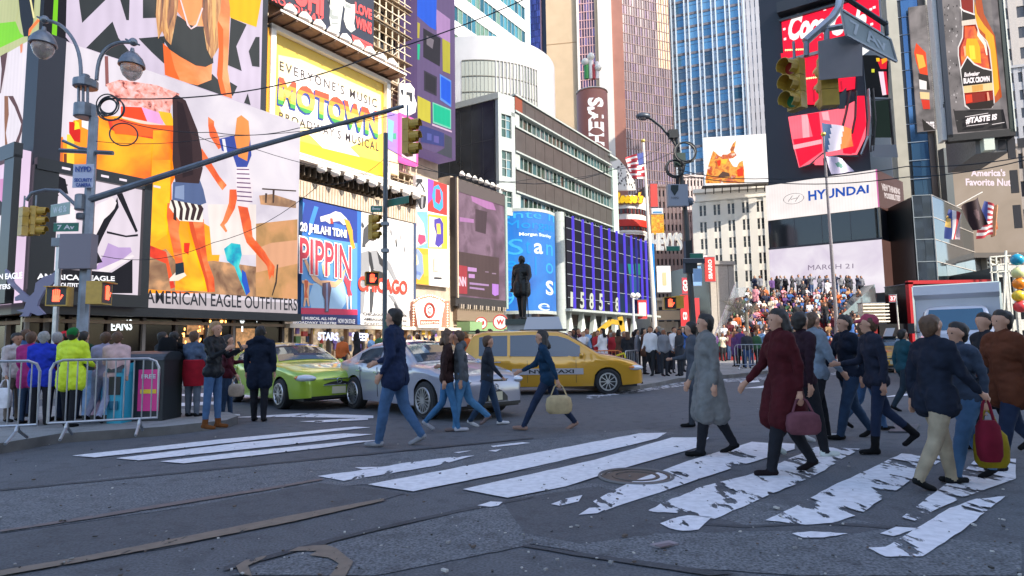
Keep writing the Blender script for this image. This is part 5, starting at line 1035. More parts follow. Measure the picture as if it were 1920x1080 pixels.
for x, y, c_ in ((1100, 118, '3c9a48'), (1108, 108, 'e8e4dc'), (1113, 122, 'b42a34'), (1120, 116, 'e8dcd8')): p = D(x, 148, 98.2); b.lathe([(.35, 0), (.38, (146-y)/1150*98), (.3, (148-y)/1150*98+.2)], (p.x, p.y, p.z), ink(c_), 10)
for x, y in ((1097, 116), (1108, 106), (1121, 127)): p = D(x, y, 98); b.ball(p, .62, ink('f2ece0'), 10, 6)
b.build('topper', t, smooth=True, angle=50)
# cluster of signs right of the flagpole
def board(name, lab, x0, y0, x1, y1, Y, m, th=.2, cat='sign', txt=None, tm=None, k=0., trect=None, rot=False, **kw):
    w = Wall((D((x0+x1)/2, (y0+y1)/2, Y).x, D((x0+x1)/2, (y0+y1)/2, Y).y), (1, k)); r = frect(w, x0, y0, x1, y1); t = thing(name, tuple(w.P((r[0]+r[1])/2, r[2])), lab, cat); b = MB(); b.wbox(w, *r, -th, 0, m); b.build('panel', t)
    b = MB(); b.wbox(w, r[0]-.04, r[1]+.04, r[2]-.04, r[2]+.02, -th-.02, .03, GREYM); b.wbox(w, r[0]-.04, r[1]+.04, r[3]-.02, r[3]+.04, -th-.02, .03, GREYM); b.build('rim', t)
    if txt:
        b = MB(); a0, a1, z0, z1 = r; tr = trect or (.1, .9, .15, .85)
        A0, A1, Z0, Z1 = a0+(a1-a0)*tr[0], a0+(a1-a0)*tr[1], z0+(z1-z0)*tr[2], z0+(z1-z0)*tr[3]
        if rot: text_map(b, txt, lambda u, v, z: w.P(A0+(A1-A0)*(1-v), Z0+(Z1-Z0)*u, .03), tm, **kw)
        else: text_map(b, txt, lambda u, v, z: w.P(A0+(A1-A0)*u, Z0+(Z1-Z0)*v, .03), tm, **kw)
        b.build('lettering', t)
    return t, w, r
board('red_sign', 'narrow red vertical sign on the salmon block', 1220, 344, 1233, 388, 100, ink('c83a34'), .5)
t, w, r = board('oval_sign', 'small white and blue oval sign over a colourful panel', 1222, 390, 1243, 401, 99, ink('e6eef6'), .3); b = MB(); b.wbox(w, r[0]+.2, r[1]-.2, r[2]+.15, r[2]+.4, 0, .05, ink('3a8ac8')); b.build('stripe', t)
t, w, r = board('colourful_panel', 'red and yellow picture panel below the oval sign', 1222, 402, 1245, 440, 99, smoke('fruit_panel', ['d8342c', 'f4c81c', 'e87a1c', 'f0e040', 'c83418'], 1.6, .9), .3)
w = fwall(95); b = MB(); wtext(b, w, "CHEVY'S", [(1208, 436), (1279, 436), (1279, 470), (1208, 470)], mat('cream_letters', 'fbf4e8', emit=.15), 0, bold=.05, extr=.25); tag(b.build('restaurant_letters'), 'big white standing restaurant letters above the red-fronted shops', 'sign')
t, w, r = board('poster', 'white poster with a small gold figure right of the flagpole', 1232, 498, 1258, 548, 80, ink('fbf8f0'), .2); b = MB(); b.wbox(w, r[0]+.7, r[1]-.6, r[2]+.9, r[3]-.9, 0, .03, ink('e8c89a')); b.build('picture', t)
board('red_banner', 'tall red banner with white letter G beside the black lamp post', 1276, 552, 1292, 612, 70, ink('d02a30'), .1, txt='CO', tm=ink('fbf4f0'), trect=(.25, .75, .2, .45), bold=.06); board('red_banner', 'upper half of the red banner with white lettering', 1279, 520, 1291, 551, 70, ink('c83a4c'), .1, txt='GO', tm=ink('fbf4f0'), rot=True, bold=.05)
board('red_banner', 'red banner edge just right of the black lamp post', 1303, 558, 1312, 612, 70, ink('d83a40'), .1)
board('red_sign', 'red vertical sign with white rotated lettering against the white windowed building', 1322, 482, 1341, 528, 74, ink('d8322c'), .3, txt='SBARRO', tm=ink('f6ece8'), rot=True, trect=(.3, .7, .1, .9), bold=.04)
board('white_sign', 'small white sign left of the red vertical sign', 1316, 478, 1327, 494, 74.5, ink('f4f2ee'), .2); board('red_kiosk_sign', 'small red and white lit kiosk sign behind the traffic barrier crowd', 1196, 562, 1213, 598, 62, ink('d83a38'), .4, txt='I', tm=ink('fbf0ee'), bold=.1)
board('blue_street_banner', 'light blue and white banner on the black lamp post', 1297, 498, 1315, 536, 50, ink('8ab4e0'), .05)
board('awning_sign', 'cream awning strip over the ground floor shops right of the flagpole', 1232, 582, 1275, 600, 82, ink('d8bc98'), .8)
# ======================= right side =======================
# --- white-banded tower with the red soft-drink screens
hk = D(1644, 320, 66); WH = wall_vp(1644, 320, 66, -700); WH.d = WH.d if WH.d.x < 0 else -WH.d; WS = wall_vp(1644, 320, 66, 2280); WS.d = WS.d if WS.d.x > 0 else -WS.d
t = thing('sign_tower', (hk.x, hk.y, 0), 'slim dark tower carrying the carmaker band and the red drink screens, behind the steps', 'building')
lw = 11.6; lw2 = WS.sz(1697, 400)[0]
def hz(y, x=1640): return WH.sz(x, y)[1]
z1a, z0a = hz(318), hz(389); z0b = hz(448); z0c = hz(549)
fullh = 60
Pq = [WH.P(0, 0, -.4)+Vector((0, 0, 0)), WH.P(lw, 0, -.4), WH.P(lw, 0, -9), WS.P(lw2, 0, -6), WS.P(lw2, 0, -.4)]
b = MB(); b.prism([Vector((p.x, p.y, 0)) for p in Pq], (0, 0, z1a-.3), paint('22242a', .5)); b.prism([Vector((p.x, p.y, z1a-.3)) for p in (WH.P(.6, 0, -.8), WH.P(lw-.2, 0, -.8), WH.P(lw, 0, -9), WS.P(lw2, 0, -6), WS.P(lw2-.5, 0, -.8))], (0, 0, fullh), paint('1d2230', .5)); b.build('core', t)
b = MB(); b.wbox(WH, .0, lw, z0b, z0a, -.5, -.35, glassm('band_glass', (.03, .035, .04), .05, .3)); b.wbox(WS, .0, lw2, z0b, z0a, -.5, -.35, glassm('band_glass')); b.build('window_band', t)
b = MB(); b.wbox(WH, -.05, .15, z0b, z0a, -.4, -.1, paint('8a8270', .5)); b.wbox(WH, -.1, lw, z0b-.12, z0b+.1, -.4, .1, paint('3a3a40', .5))
for i in range(1, 4): b.wbox(WH, i*lw/4-.03, i*lw/4+.03, z0b, z0a, -.36, -.3, paint('4a4c50', .4))
for i in range(1, 4): b.wbox(WS, i*lw2/4-.08, i*lw2/4+.08, z0b, z0a, -.36, -.2, paint('8a8478', .4))
b.build('mullion', t)
hy = thing('led_screen', tuple(WH.P(5, z0a)), 'white band screen with a blue carmaker name and oval emblem', 'screen')
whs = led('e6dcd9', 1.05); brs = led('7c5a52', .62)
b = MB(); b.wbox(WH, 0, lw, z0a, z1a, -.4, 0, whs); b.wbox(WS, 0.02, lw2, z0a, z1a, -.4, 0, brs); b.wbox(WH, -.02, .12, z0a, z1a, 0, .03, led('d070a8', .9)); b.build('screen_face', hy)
b = MB(); blue_t = mat('logo_blue', '1b4ba0', emit=.25); wtext(b, WH, 'HYUNDAI', [(1515, 358), (1629, 346), (1629, 362), (1516, 377)], blue_t, .03, bold=.035, space=1.05)
gr_ = paint('6a6468', .4); c = WH.hit(1488, 372.5, .03); ex, ez = 1.1, .62
for i in range(24):
    a0, a1 = 2*pi*i/24, 2*pi*(i+1)/24; s0 = WH.sz(1488, 372.5, .03)[0]; b.bar(WH.P(s0+ex*cos(a0), c.z+ez*sin(a0), .03), WH.P(s0+ex*cos(a1), c.z+ez*sin(a1), .03), .09, .03, gr_)
for (x0, y0, x1, y1) in ((1478, 378, 1486, 367), (1491, 378, 1499, 366), (1483, 374, 1495, 371)): b.bar(WH.hit(x0, y0, .035), WH.hit(x1, y1, .035), .16, .03, gr_)
wtext(b, WS, 'NEW THINKING', [(765+0, 155), (890, 195), (892, 235), (775, 205)], led('d8c8c4', .9), .03, C8, bold=.06); wtext(b, WS, 'POSSIBILITIES', [(782, 218), (893, 240), (893, 280), (790, 258)], led('d8c8c4', .9), .03, C8, bold=.06)
b.build('lettering', hy)
lo2 = thing('led_screen', tuple(WH.P(5, z0c)), 'pale lilac screen with faint clouds behind the people on the steps', 'screen')
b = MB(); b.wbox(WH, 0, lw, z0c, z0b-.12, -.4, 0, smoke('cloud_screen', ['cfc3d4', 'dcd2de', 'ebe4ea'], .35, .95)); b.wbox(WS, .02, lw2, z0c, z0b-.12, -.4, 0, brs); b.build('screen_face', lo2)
b = MB(); wtext(b, WH, 'MARCH 21', [(1515, 497), (1600, 494), (1600, 503), (1515, 507)], led('8a7c90', .8), .03); b.ring(WS.hit(1682, 492, .05), .8, .09, led('5a504c', .6), WS.n, 16); b.build('lettering', lo2)
# red screens above
ck = thing('led_screen', tuple(WH.P(5, 31)), 'red soft-drink sign with white script lettering, high on the sign tower', 'screen'); CR1 = (1440, 0, 5.4); CR2 = (1440, 180, 6.354)
redl = led('f01838', 1.1); redd = led('c01430', 1.0); pink = led('ff6878', 1.15); pinkl = led('ffa0a8', 1.15); wled = led('f8ecec', 1.1)
b = MB(); rk = (WH.sz(1650, 50)[0], WH.sz(1465, 50)[0], hz(88, 1560), hz(12, 1560)); b.wbox(WH, rk[0], rk[1], rk[2], rk[3], -.7, -.3, redl); b.build('screen_face', ck)
OK_ = -.29; b = MB(); wtext(b, WH, 'Coca-Cola', [(205, 150), (1000, 60), (1000, 330), (205, 415)], wled, OK_, CR1, bold=.05, shear=.35)
for x, y in ((180, 195), (165, 295), (172, 395), (250, 175), (1050, 245), (1040, 95), (575, 95), (1075, 75)): p = WH.sz(*q(x, y, CR1), OK_); b.wbox(WH, p[0]-.14, p[0]+.14, p[1]-.14, p[1]+.14, OK_, OK_+.01, wled)
b.build('lettering', ck); b = MB(); b.wbox(WH, rk[0]-.2, rk[1]+.2, rk[3], rk[3]+.25, -.7, .1, paint('3c4248', .5)); b.wbox(WH, rk[0]-.2, rk[1]+.3, rk[3]+.9, rk[3]+2.2, -.8, .6, paint('2c3038', .5)); b.wbox(WH, rk[0], rk[1], rk[2]-.35, rk[2], -.7, 0, paint('8a8a8c', .5)); b.build('frame', ck)
c2 = thing('led_screen', tuple(WH.P(6, 26)), 'red screen of repeating bottle shapes with dark gaps, under the script sign', 'screen')
b = MB(); art(b, WH, (0, lw, 20, 40), -.45, [(redl, [(130, 540), (900, 520), (880, 900), (700, 935), (600, 1060), (170, 1060)]), (redd, [(170, 560), (190, 540), (200, 620), (180, 690)]), (redd, [(230, 560), (250, 545), (255, 640), (235, 690)]), (redd, [(300, 560), (320, 550), (325, 640), (305, 700)]), (redl, [(400, 880), (880, 790), (870, 900), (700, 935), (560, 1040), (410, 1060)]), (redd, [(450, 880), (470, 870), (480, 1030), (460, 1040)]), (redd, [(730, 830), (750, 820), (760, 910), (740, 915)])], CR1, .02); b.build('screen_face', c2)
b = MB(); bb_ = mat('gold_bulb', 'f0c888', emit=.8)
for i in range(9): b.ball(WH.hit(*q(180+i*22, 508-i*1, CR1), -.3), .12, bb_, 6, 4)
for i in range(6): b.ball(WH.hit(*q(395+i*22, 795-i*3, CR1), -.3), .12, bb_, 6, 4)
b.build('bulbs', c2)
c3 = thing('led_screen', tuple(WH.P(6, 20.5)), 'large curved pink-red screen with a glass-like swoosh, above the carmaker band', 'screen')
b = MB(); art(b, WH, (-4, lw, 15, 40), .1, [(pink, [(240, 250), (860, 150), (1150, 0), (1170, 300), (1160, 500), (1060, 700), (700, 720), (560, 800), (370, 855), (290, 550)]), (redl, [(1040, 0), (1150, 0), (1170, 350), (1080, 600), (1040, 680), (920, 690), (1000, 400), (1060, 150)]), (pinkl, [(400, 230), (480, 225), (500, 540), (420, 550)]), (redl, [(300, 520), (640, 470), (650, 660), (380, 850)]), (pinkl, [(300, 590), (640, 520), (645, 570), (310, 640)]), (redl, [(470, 220), (610, 200), (640, 480), (540, 500)]), (pinkl, [(640, 200), (720, 190), (740, 300), (660, 290)]), (paint('24272a', .4), [(850, 0), (940, -100), (920, 160), (850, 165)]), (redl, [(880, 520), (1000, 480), (1060, 560), (1000, 700), (900, 690)]), (pink, [(560, 780), (660, 700), (665, 830), (560, 830)])], CR2, .03); b.build('screen_face', c3)
b = MB(); gm = paint('4a4a4c', .4, .5)
def strip(pts, wdt, m, off=.28, crop=CR2):
    P = [WH.hit(*q(x, y, crop), off) for x, y in pts]
    for i in range(len(P)-1): b.bar(P[i], P[i+1], wdt, .12, m)
strip([(980, -60), (930, 200), (880, 400), (760, 600)], .35, gm); strip([(1050, -60), (1040, 250), (1000, 450)], .3, gm); strip([(1190, -80), (1210, 250), (1190, 480), (1110, 700)], .5, paint('9a9aa0', .3, .6)); strip([(1240, -80), (1270, 300), (1240, 660)], .6, gm); strip([(380, 860), (500, 820), (660, 680)], .3, gm); strip([(700, 730), (850, 710), (1080, 720)], .3, gm); b.build('frame', c3)
c4 = thing('led_screen', tuple(WH.P(0, 24)), 'black side screens with a small red and gold figure, right of the pink-red screen', 'screen')
b = MB(); art(b, WH, (-6, lw, 18, 40), .2, [(led('141416', .5), [(960, 560), (1100, 560), (1220, 620), (1220, 990), (1000, 980)]), (led('d81c30'), [(1100, 600), (1210, 600), (1200, 700), (1140, 700)]), (led('f4c020'), [(1095, 590), (1130, 590), (1130, 625), (1100, 625)]), (led('f0a020'), [(1150, 600), (1205, 590), (1205, 620), (1155, 655)]), (led('f0d0dc'), [(1120, 730), (1190, 730), (1215, 960), (1160, 970)]), (led('d0203c'), [(1170, 730), (1200, 730), (1220, 960), (1200, 965)]), (led('e0e040', .8), [(1050, 705), (1080, 705), (1080, 740), (1050, 740)]), (led('f4f0f0'), [(950, 480), (1030, 520), (960, 570)]), (led('28382e', .4), [(1060, 1030), (1220, 1020), (1250, 1400), (1080, 1400)]), (paint('77777c', .4), [(1050, 1480), (1300, 1470), (1320, 1600), (1060, 1600)])], CR1, .03); b.build('screen_face', c4)
b = MB(); 
for y in (1010, 1120, 1240, 1370): b.bar(WH.hit(*q(1040, y, CR1), .33), WH.hit(*q(1250, y-5, CR1), .33), .2, .1, gm)
b.bar(WH.hit(*q(1045, 1000, CR1), .33), WH.hit(*q(1070, 1480, CR1), .33), .25, .1, gm); b.bar(WH.hit(*q(1225, 1000, CR1), .33), WH.hit(*q(1270, 1480, CR1), .33), .25, .1, gm); b.build('frame', c4)
# --- slab and blue-glass tower, bottle screens
K = Wall((D(1690, 300, 80).x, D(1690, 300, 80).y), (-1, .28)); K.d = -K.d if K.d.x < 0 else K.d
def col(lab, pts, Y, m, thick, name, cat, off=0., z0=None):   # slightly leaning vertical strip traced at top and bottom
    pass
t = thing('slab_tower', tuple(K.P(0, 0)), 'tower of pale concrete slabs with a blue glass strip, right of the sign tower', 'building')
slab = mat('concrete_slab', (.42, .41, .35), .75, noise=.1, nscale=.5); kx = lambda x, y=300: K.sz(x, y)[0]
b = MB(); b.wbox(K, kx(1683), kx(1704), 0, 75, -12, 0, slab); b.wbox(K, kx(1757), kx(1779), 0, 75, -12, .3, slab); b.build('wall', t)
b = MB(); bg_ = [glassm('strip_a', (.05, .13, .26), .08, .6), glassm('strip_b', (.07, .17, .31), .08, .6)]; b.wbox(K, kx(1704), kx(1712), 0, 75, -1, -.4, paint('1c2228', .3)); panes(b, K, kx(1712), kx(1745), 0, 75, 2, 30, -.3, bg_, .02); b.build('curtain_glass', t)
b = MB(); 
for j in range(31): b.wbox(K, kx(1704), kx(1745), j*2.5-.04, j*2.5+.04, -.35, -.22, paint('8a98a8', .4))
b.build('mullion', t)
b = MB(); b.wbox(K, kx(1745), kx(1757), 0, 75, -1, -.2, paint('6a6058', .6)); b.build('recess', t)
CRB = (1640, 0, 3.857)
def bottle(b, w, crop, off, dx=0, k=1.0, x0=600):
    T = lambda pts: [(x0+(x-600)*k+dx, y) for x, y in pts]
    art(b, w, (-99, 99, -9, 99), off, [
     (led('b8501c'), T([(720, -150), (760, -100), (790, 100), (870, 260), (890, 450), (920, 700), (880, 740), (800, 760), (760, 600), (740, 200)])), (led('f0a820'), T([(720, 0), (740, 100), (790, 180), (860, 260), (880, 400), (900, 640), (870, 700), (830, 600), (800, 250), (730, 180)])),
     (led('e8e0dc', .9), T([(605, -100), (715, -100), (720, 90), (740, 180), (760, 240), (815, 300), (835, 360), (850, 500), (868, 740), (850, 780), (680, 790), (650, 770), (630, 600), (600, 400), (600, 340), (630, 270), (635, 180), (625, 90)])),
     (led('8a1808'), T([(612, -100), (708, -100), (713, 90), (732, 180), (752, 240), (805, 300), (825, 360), (842, 500), (860, 735), (840, 770), (685, 782), (658, 760), (638, 600), (608, 400), (608, 345), (638, 275), (642, 180), (632, 90)])),
     (smoke('amber_glass', ['b82806', 'f05808', 'ff9a18'], .9), T([(650, 190), (720, 190), (745, 250), (795, 310), (812, 380), (830, 500), (700, 480), (630, 480), (622, 400), (622, 350), (650, 280)])), (led('ffae10'), T([(665, 280), (735, 280), (760, 340), (770, 460), (700, 450), (665, 430), (655, 360)])), (led('ffd838'), T([(680, 330), (720, 330), (730, 430), (690, 430)])),
     (led('fff2d8'), T([(745, 200), (755, 240), (805, 310), (815, 400), (805, 400), (790, 330), (740, 260)])), (led('f8b080'), T([(640, 340), (655, 330), (660, 400), (650, 420)])),
     (led('ece4e0'), T([(615, 500), (668, 405), (720, 460), (780, 490), (845, 505), (845, 520), (620, 520)])), (led('24201f'), T([(622, 505), (668, 420), (715, 470), (780, 500), (845, 515), (848, 600), (636, 625)])), (led('e8c890'), T([(640, 625), (850, 600), (852, 655), (645, 675)])), (led('d8a050'), T([(700, 622), (780, 612), (782, 655), (705, 668)])),
     (led('f03c18'), T([(655, 690), (700, 685), (705, 740), (660, 750)])), (led('f0a080'), T([(808, 670), (820, 668), (832, 740), (815, 745)])), (led('1a0c08'), T([(655, 755), (855, 725), (860, 760), (840, 785), (690, 795)])),
     (led('24201f'), T([(628, 70), (700, 95), (722, 105), (725, 150), (630, 165)])), (led('ece4e0'), T([(612, 50), (640, 75), (722, 105), (722, 115), (640, 88), (612, 62)])), (led('e0d0c0'), T([(625, 155), (728, 140), (730, 180), (628, 190)]))], crop, .006)
t = thing('led_screen', tuple(D(1740, 245, 79.5)), 'narrow screen strip showing part of an amber bottle, between the slabs', 'screen')
b = MB(); K2 = Wall((K.P(kx(1719), 0, .3).x, K.P(kx(1719), 0, .3).y), (K.d.x, K.d.y)); r = (K2.sz(1714, 150)[0], K2.sz(1751, 150)[0], K2.sz(1740, 245)[1], 46)
grn_ = smoke('wet_grey', ['4a4444', '7c7474', '9a9090'], .5, .8); b.wbox(K2, *r, -.3, 0, grn_); b.build('screen_face', t); b = MB()
art(b, K2, r, .0, [(led('e8420c'), [(285, 380), (300, 310), (370, 380), (385, 550), (330, 540), (300, 450)]), (led('ffae40'), [(300, 390), (350, 400), (370, 480), (320, 500)]), (led('24201f'), [(315, 530), (385, 545), (400, 650), (325, 640)]), (led('ece4e0'), [(320, 575), (375, 590), (375, 650), (325, 645)]), (led('e8c890'), [(325, 665), (395, 670), (395, 720), (330, 715)]), (led('d02c10'), [(335, 720), (395, 725), (400, 790), (350, 790)]), (led('1a1614'), [(340, 860), (440, 940), (440, 1080), (370, 1060)])], CRB, .01)
wtext(b, K2, '#TASTE', [(357, 880), (430, 880), (432, 940), (360, 945)], wled, .06, CRB, bold=.04); b.build('picture', t)
BS = Wall((D(1797, 255, 60).x, D(1797, 255, 60).y), (1, -.30)); t = thing('led_screen', tuple(BS.hit(1840, 250)), 'tall dark screen with a giant glistening amber beer bottle', 'screen')
rb = (BS.sz(1775, 130)[0], BS.sz(1882, 130)[0], BS.sz(1840, 248)[1], 45)
b = MB(); b.wbox(BS, *rb, -.5, 0, grn_); b.build('screen_face', t); b = MB(); b.wbox(BS, rb[0]-.45, rb[0], rb[2]-.3, rb[3], -.6, .25, paint('1d2836', .4)); b.wbox(BS, rb[1], rb[1]+.35, rb[2]-.3, rb[3], -.6, .25, paint('2c3832', .4)); b.wbox(BS, rb[1]+.35, rb[1]+.45, rb[2]-.3, rb[3], -.6, .3, paint('d8dcd0', .5)); b.wbox(BS, rb[0]-.45, rb[1]+.4, rb[2]-.7, rb[2], -.6, .25, paint('181a1c', .5)); b.build('frame', t)
b = MB(); bottle(b, BS, CRB, .0); art(b, BS, rb, .002, [(led('2c2a2c', .8), [(570, 800), (930, 790), (960, 930), (600, 960)])], CRB, .001); wtext(b, BS, '#TASTE IS', [(657, 852), (885, 822), (885, 868), (660, 900)], wled, .14, CRB, bold=.05, shear=.1)
for (x0, y0, x1, y1) in ((655, 845, 820, 818), (665, 912, 820, 892), (850, 900, 938, 885)): b.bar(BS.hit(*q(x0, y0, CRB), .14), BS.hit(*q(x1, y1, CRB), .14), .1, .02, wled)
wtext(b, BS, 'BLACK CROWN', [(642, 565), (830, 548), (832, 588), (644, 606)], wled, .16, CRB, bold=.05); wtext(b, BS, 'Budweiser', [(645, 525), (762, 512), (755, 545), (648, 556)], wled, .16, CRB, bold=.03, shear=.3); rr = random.Random(2)
for i in range(70):
    x, y = rr.uniform(490, 600), rr.uniform(20, 920); p = BS.sz(*q(x, y, CRB)); s_ = rr.uniform(.03, .12); b.wbox(BS, p[0]-s_/2, p[0]+s_/2, p[1]-s_, p[1]+s_, .0, .01, led('3a3636', .7) if i % 2 else led('c8c0c0', .8))
b.build('picture', t)
t = thing('stone_tower', tuple(BS.P(rb[0]-2, 0, -1)), 'pale stone pier and grey building body behind the beer bottle screen', 'building'); b = MB(); b.wbox(BS, BS.sz(1757, 130)[0], rb[0]-.45, BS.sz(1775, 262)[1], 50, -1.2, 0, mat('pale_pier', (.62, .60, .57), .7, noise=.06)); b.wbox(BS, rb[0]+2.2, BS.sz(1888, 130)[0], BS.sz(1855, 283)[1], 50, -8, -.7, mat('grey_body', (.24, .235, .23), .7, noise=.15)); b.build('wall', t); b = MB()
for i in range(9): b.wbox(BS, BS.sz(1884, 130)[0]-.1, BS.sz(1889, 130)[0]+.3, 12+i*3.5, 14.3+i*3.5, -.7, -.55, mat('window_dark'))
for i in range(3): b.wbox(BS, BS.sz(1878, 270)[0]+i*.8, BS.sz(1878, 270)[0]+.6+i*.8, BS.sz(1890, 276)[1], BS.sz(1890, 258)[1], -.7, -.6, mat('window_dark'))
b.wbox(BS, BS.sz(1843, 265)[0], BS.sz(1863, 265)[0], BS.sz(1855, 282)[1], BS.sz(1855, 252)[1], -.7, .2, paint('cfd8c8', .5)); b.build('window', t)
block('dark windowed office at the far right edge below the sky', 1886, 1990, 120, 105, -.35, mat('far_grey', (.36, .36, .38), .7, noise=.1), 6, 15, name='office_building')
block('tan office sliver in the upper right corner', 1909, 2010, -240, 120, -.35, mat('far_tan', (.42, .38, .35), .7, noise=.1), 3, 22, name='office_building')
block('brown stone block behind the nut billboard', 1780, 1960, 275, 96, -.3, mat('brown_stone', (.30, .26, .23), .7, noise=.1), 10, 7)
# nut billboard
NB = Wall((D(1786, 400, 72).x, D(1786, 400, 72).y), (1, .04)); t = thing('led_screen', tuple(NB.hit(1850, 478)), "large plain brown screen with pale words America's Favorite Nut", 'screen'); r = (NB.sz(1789, 380)[0], NB.sz(1916, 380)[0], NB.sz(1850, 474)[1], NB.sz(1850, 281)[1])
b = MB(); b.wbox(NB, *r, -.6, 0, smoke('brown_screen', ['9c8874', 'a8937f', 'b09c8a'], .3, .75)); b.build('screen_face', t); b = MB(); b.wbox(NB, r[0]-.9, r[0], r[2]-.3, r[3]+.2, -.8, .15, paint('2c3a40', .4)); b.wbox(NB, r[0]-.9, r[1]+.3, r[2]-.6, r[2], -.8, .2, paint('3c3632', .5)); b.build('frame', t)
b = MB(); CN = (1640, 240, 6.75); wtext(b, NB, "America's", [(1215, 525), (1655, 520), (1655, 610), (1220, 612)], led('e8d4de', 1.0), .03, CN, bold=.03); wtext(b, NB, 'Favorite Nut.', [(1150, 640), (1745, 640), (1745, 735), (1155, 728)], led('e8d4de', 1.0), .03, CN, bold=.03); b.build('lettering', t)
# glass corner building with mullion bands
g0 = D(1752, 450, 62); GL = Wall((g0.x, g0.y), (-1, .16)); GR = wall_vp(1752, 450, 62, 2300); GR.d = GR.d if GR.d.x > 0 else -GR.d
t = thing('glass_corner_building', (g0.x, g0.y, 0), 'low reflective glass corner building with thin horizontal bands, behind the truck', 'building'); la = GL.sz(1716, 450)[0]; lb_ = GR.sz(1862, 450)[0]; zt_ = GL.sz(1730, 366)[1]
sgn = 1 if la > 0 else -1; b = MB(); q4 = [GL.P(0, 0, -.3), GL.P(la, 0, -.3), GL.P(la, 0, -8), GR.P(lb_, 0, -6), GR.P(lb_, 0, -.3)]; b.prism([Vector((p.x, p.y, 0)) for p in q4], (0, 0, zt_-.1), paint('1a1e20', .4)); b.build('core', t)
b = MB(); gm3 = [glassm('reflect_a', (.20, .25, .29), .05, .8), glassm('reflect_b', (.16, .20, .24), .05, .8)]; gm4 = [glassm('dark_glass_a', (.05, .06, .07), .05, .6), glassm('dark_glass_b', (.09, .10, .11), .05, .6), glassm('dark_glass_c', (.03, .05, .06), .05, .6)]
panes(b, GL, 0, la, 0, zt_, 2, 7, 0, gm3, .02); panes(b, GR, 0, lb_*.72, 0, zt_, 5, 7, 0, gm4, .02); b.build('curtain_glass', t); b = MB(); gridface(b, GL, min(0, la), max(0, la), 0, zt_, 1, 7, 0, paint('8a9498', .4), .06, .07, .06); gridface(b, GR, 0, lb_*.72, 0, zt_, 1, 7, 0, paint('a09890', .4), .08, .08, .08)
for i in range(22): z = .5+i*.52; b.wbox(GR, lb_*.72, lb_, z, z+.2, 0, .5, paint('b8b4a0', .5) if i % 2 else paint('6c6a60', .5))
for a in (.72, .8, .9, 1.0): b.wbox(GR, lb_*a-.1, lb_*a+.1, 0, zt_, 0, .6, paint('9a9284', .5))
b.build('mullion', t)
def flag(name, lab, pts, Y, fn, pole=None, dz=.15):
    """wavy cloth: pts = 4 pixel corners TL,TR,BR,BL; fn(u,v) -> material"""
    t = thing(name, tuple(D(*pts[3], Y)), lab, 'flag'); P = [D(*p, Y) for p in pts]; b = MB(); nu, nv = 18, 13
    def F(u, v):
        p = (P[0]*(1-u)+P[1]*u)*(1-v)+(P[3]*(1-u)+P[2]*u)*v; return p+Vector((0, dz*sin(u*7+v*2.5), dz*.4*sin(u*6+v*3)))
    for i in range(nu):
        for j in range(nv): b.face([F(i/nu, j/nv), F((i+1)/nu, j/nv), F((i+1)/nu, (j+1)/nv), F(i/nu, (j+1)/nv)], fn((i+.5)/nu, (j+.5)/nv))
    b.build('cloth', t, smooth=True)
    if pole: b = MB(); b.tube([D(*pole[0], Y), D(*pole[1], Y)], .035, paint('d8d4cc', .4), 6); b.build('pole', t)
    return t
fr_, fw_, fb_ = paint('b8323c', .7), paint('e6e0de', .7), paint('3a4a8c', .7)
def stars(u, v): return fb_ if u < .4 and v < .54 else (fr_ if int(v*13) % 2 == 0 else fw_)
flag('black_flag', 'dark brown-black flag hanging diagonally above the truck', [(1802, 388), (1835, 368), (1853, 422), (1826, 432)], 40, lambda u, v: paint('2e1a1e', .8) if (u-.55)**2+(v-.5)**2 > .03 else paint('5a4448', .8), ((1793, 387), (1842, 360)))
flag('national_flag', 'red and white striped flag with gold disc hanging left of the black flag', [(1779, 392), (1805, 400), (1800, 450), (1772, 447)], 40.5, lambda u, v: (paint('e0b860', .7) if (u-.1)**2+(v-.45)**2 < .04 else fb_) if u < .35 else (fw_ if .35 < u < .5 or u > .8 else fr_))
flag('national_flag', 'striped flag with blue corner hanging right of the black flag', [(1846, 376), (1866, 384), (1862, 440), (1832, 448)], 41, stars)
flag('orange_flag', 'pale orange flag behind the striped one', [(1858, 388), (1872, 382), (1871, 430), (1860, 445)], 42, lambda u, v: paint('e0a070', .7))
# coloured globes on poles at the right edge
for x, y, c_, n_ in ((1907, 487, '1f9ac0', 'glossy blue'), (1909, 512, 'd8e0a0', 'pale green'), (1911, 532, 'f08c28', 'orange'), (1910, 555, 'e8c83c', 'yellow'), (1913, 575, 'e04a4c', 'red')):
    p = D(x, y, 44); b = MB(); b.ball(p, .42, paint(c_, .25), 16, 10); b.lathe([(.1, .4), (.1, .48)], p, paint('b8b8b0', .4), 8); tag(b.build('globe_light', smooth=True), n_+' globe hanging in the vertical string at the right edge', 'globe', 'globes at the right edge')
b = MB(); pm = paint('d4d6cc', .4)
for x in (1858, 1869, 1890): p = D(x, 500, 46); b.bar((p.x, p.y, 0), (p.x, p.y, D(x, 482, 46).z), .09, m=pm)
for y in (482, 497, 511): b.bar(D(1856, y, 46), D(1895, y-3, 46), .09, m=pm)
b.bar(D(1880, 640, 46), D(1886, 470, 46), .12, m=pm); tag(b.build('sign_rack'), 'white metal sign rack standing left of the hanging globes', 'rack')
block('pale street-level shop row behind the globes', 1866, 2010, 500, 58, -.1, mat('shop_pale', (.55, .55, .5), .7, noise=.2), 8, 3, wf=.7, hf=.6)
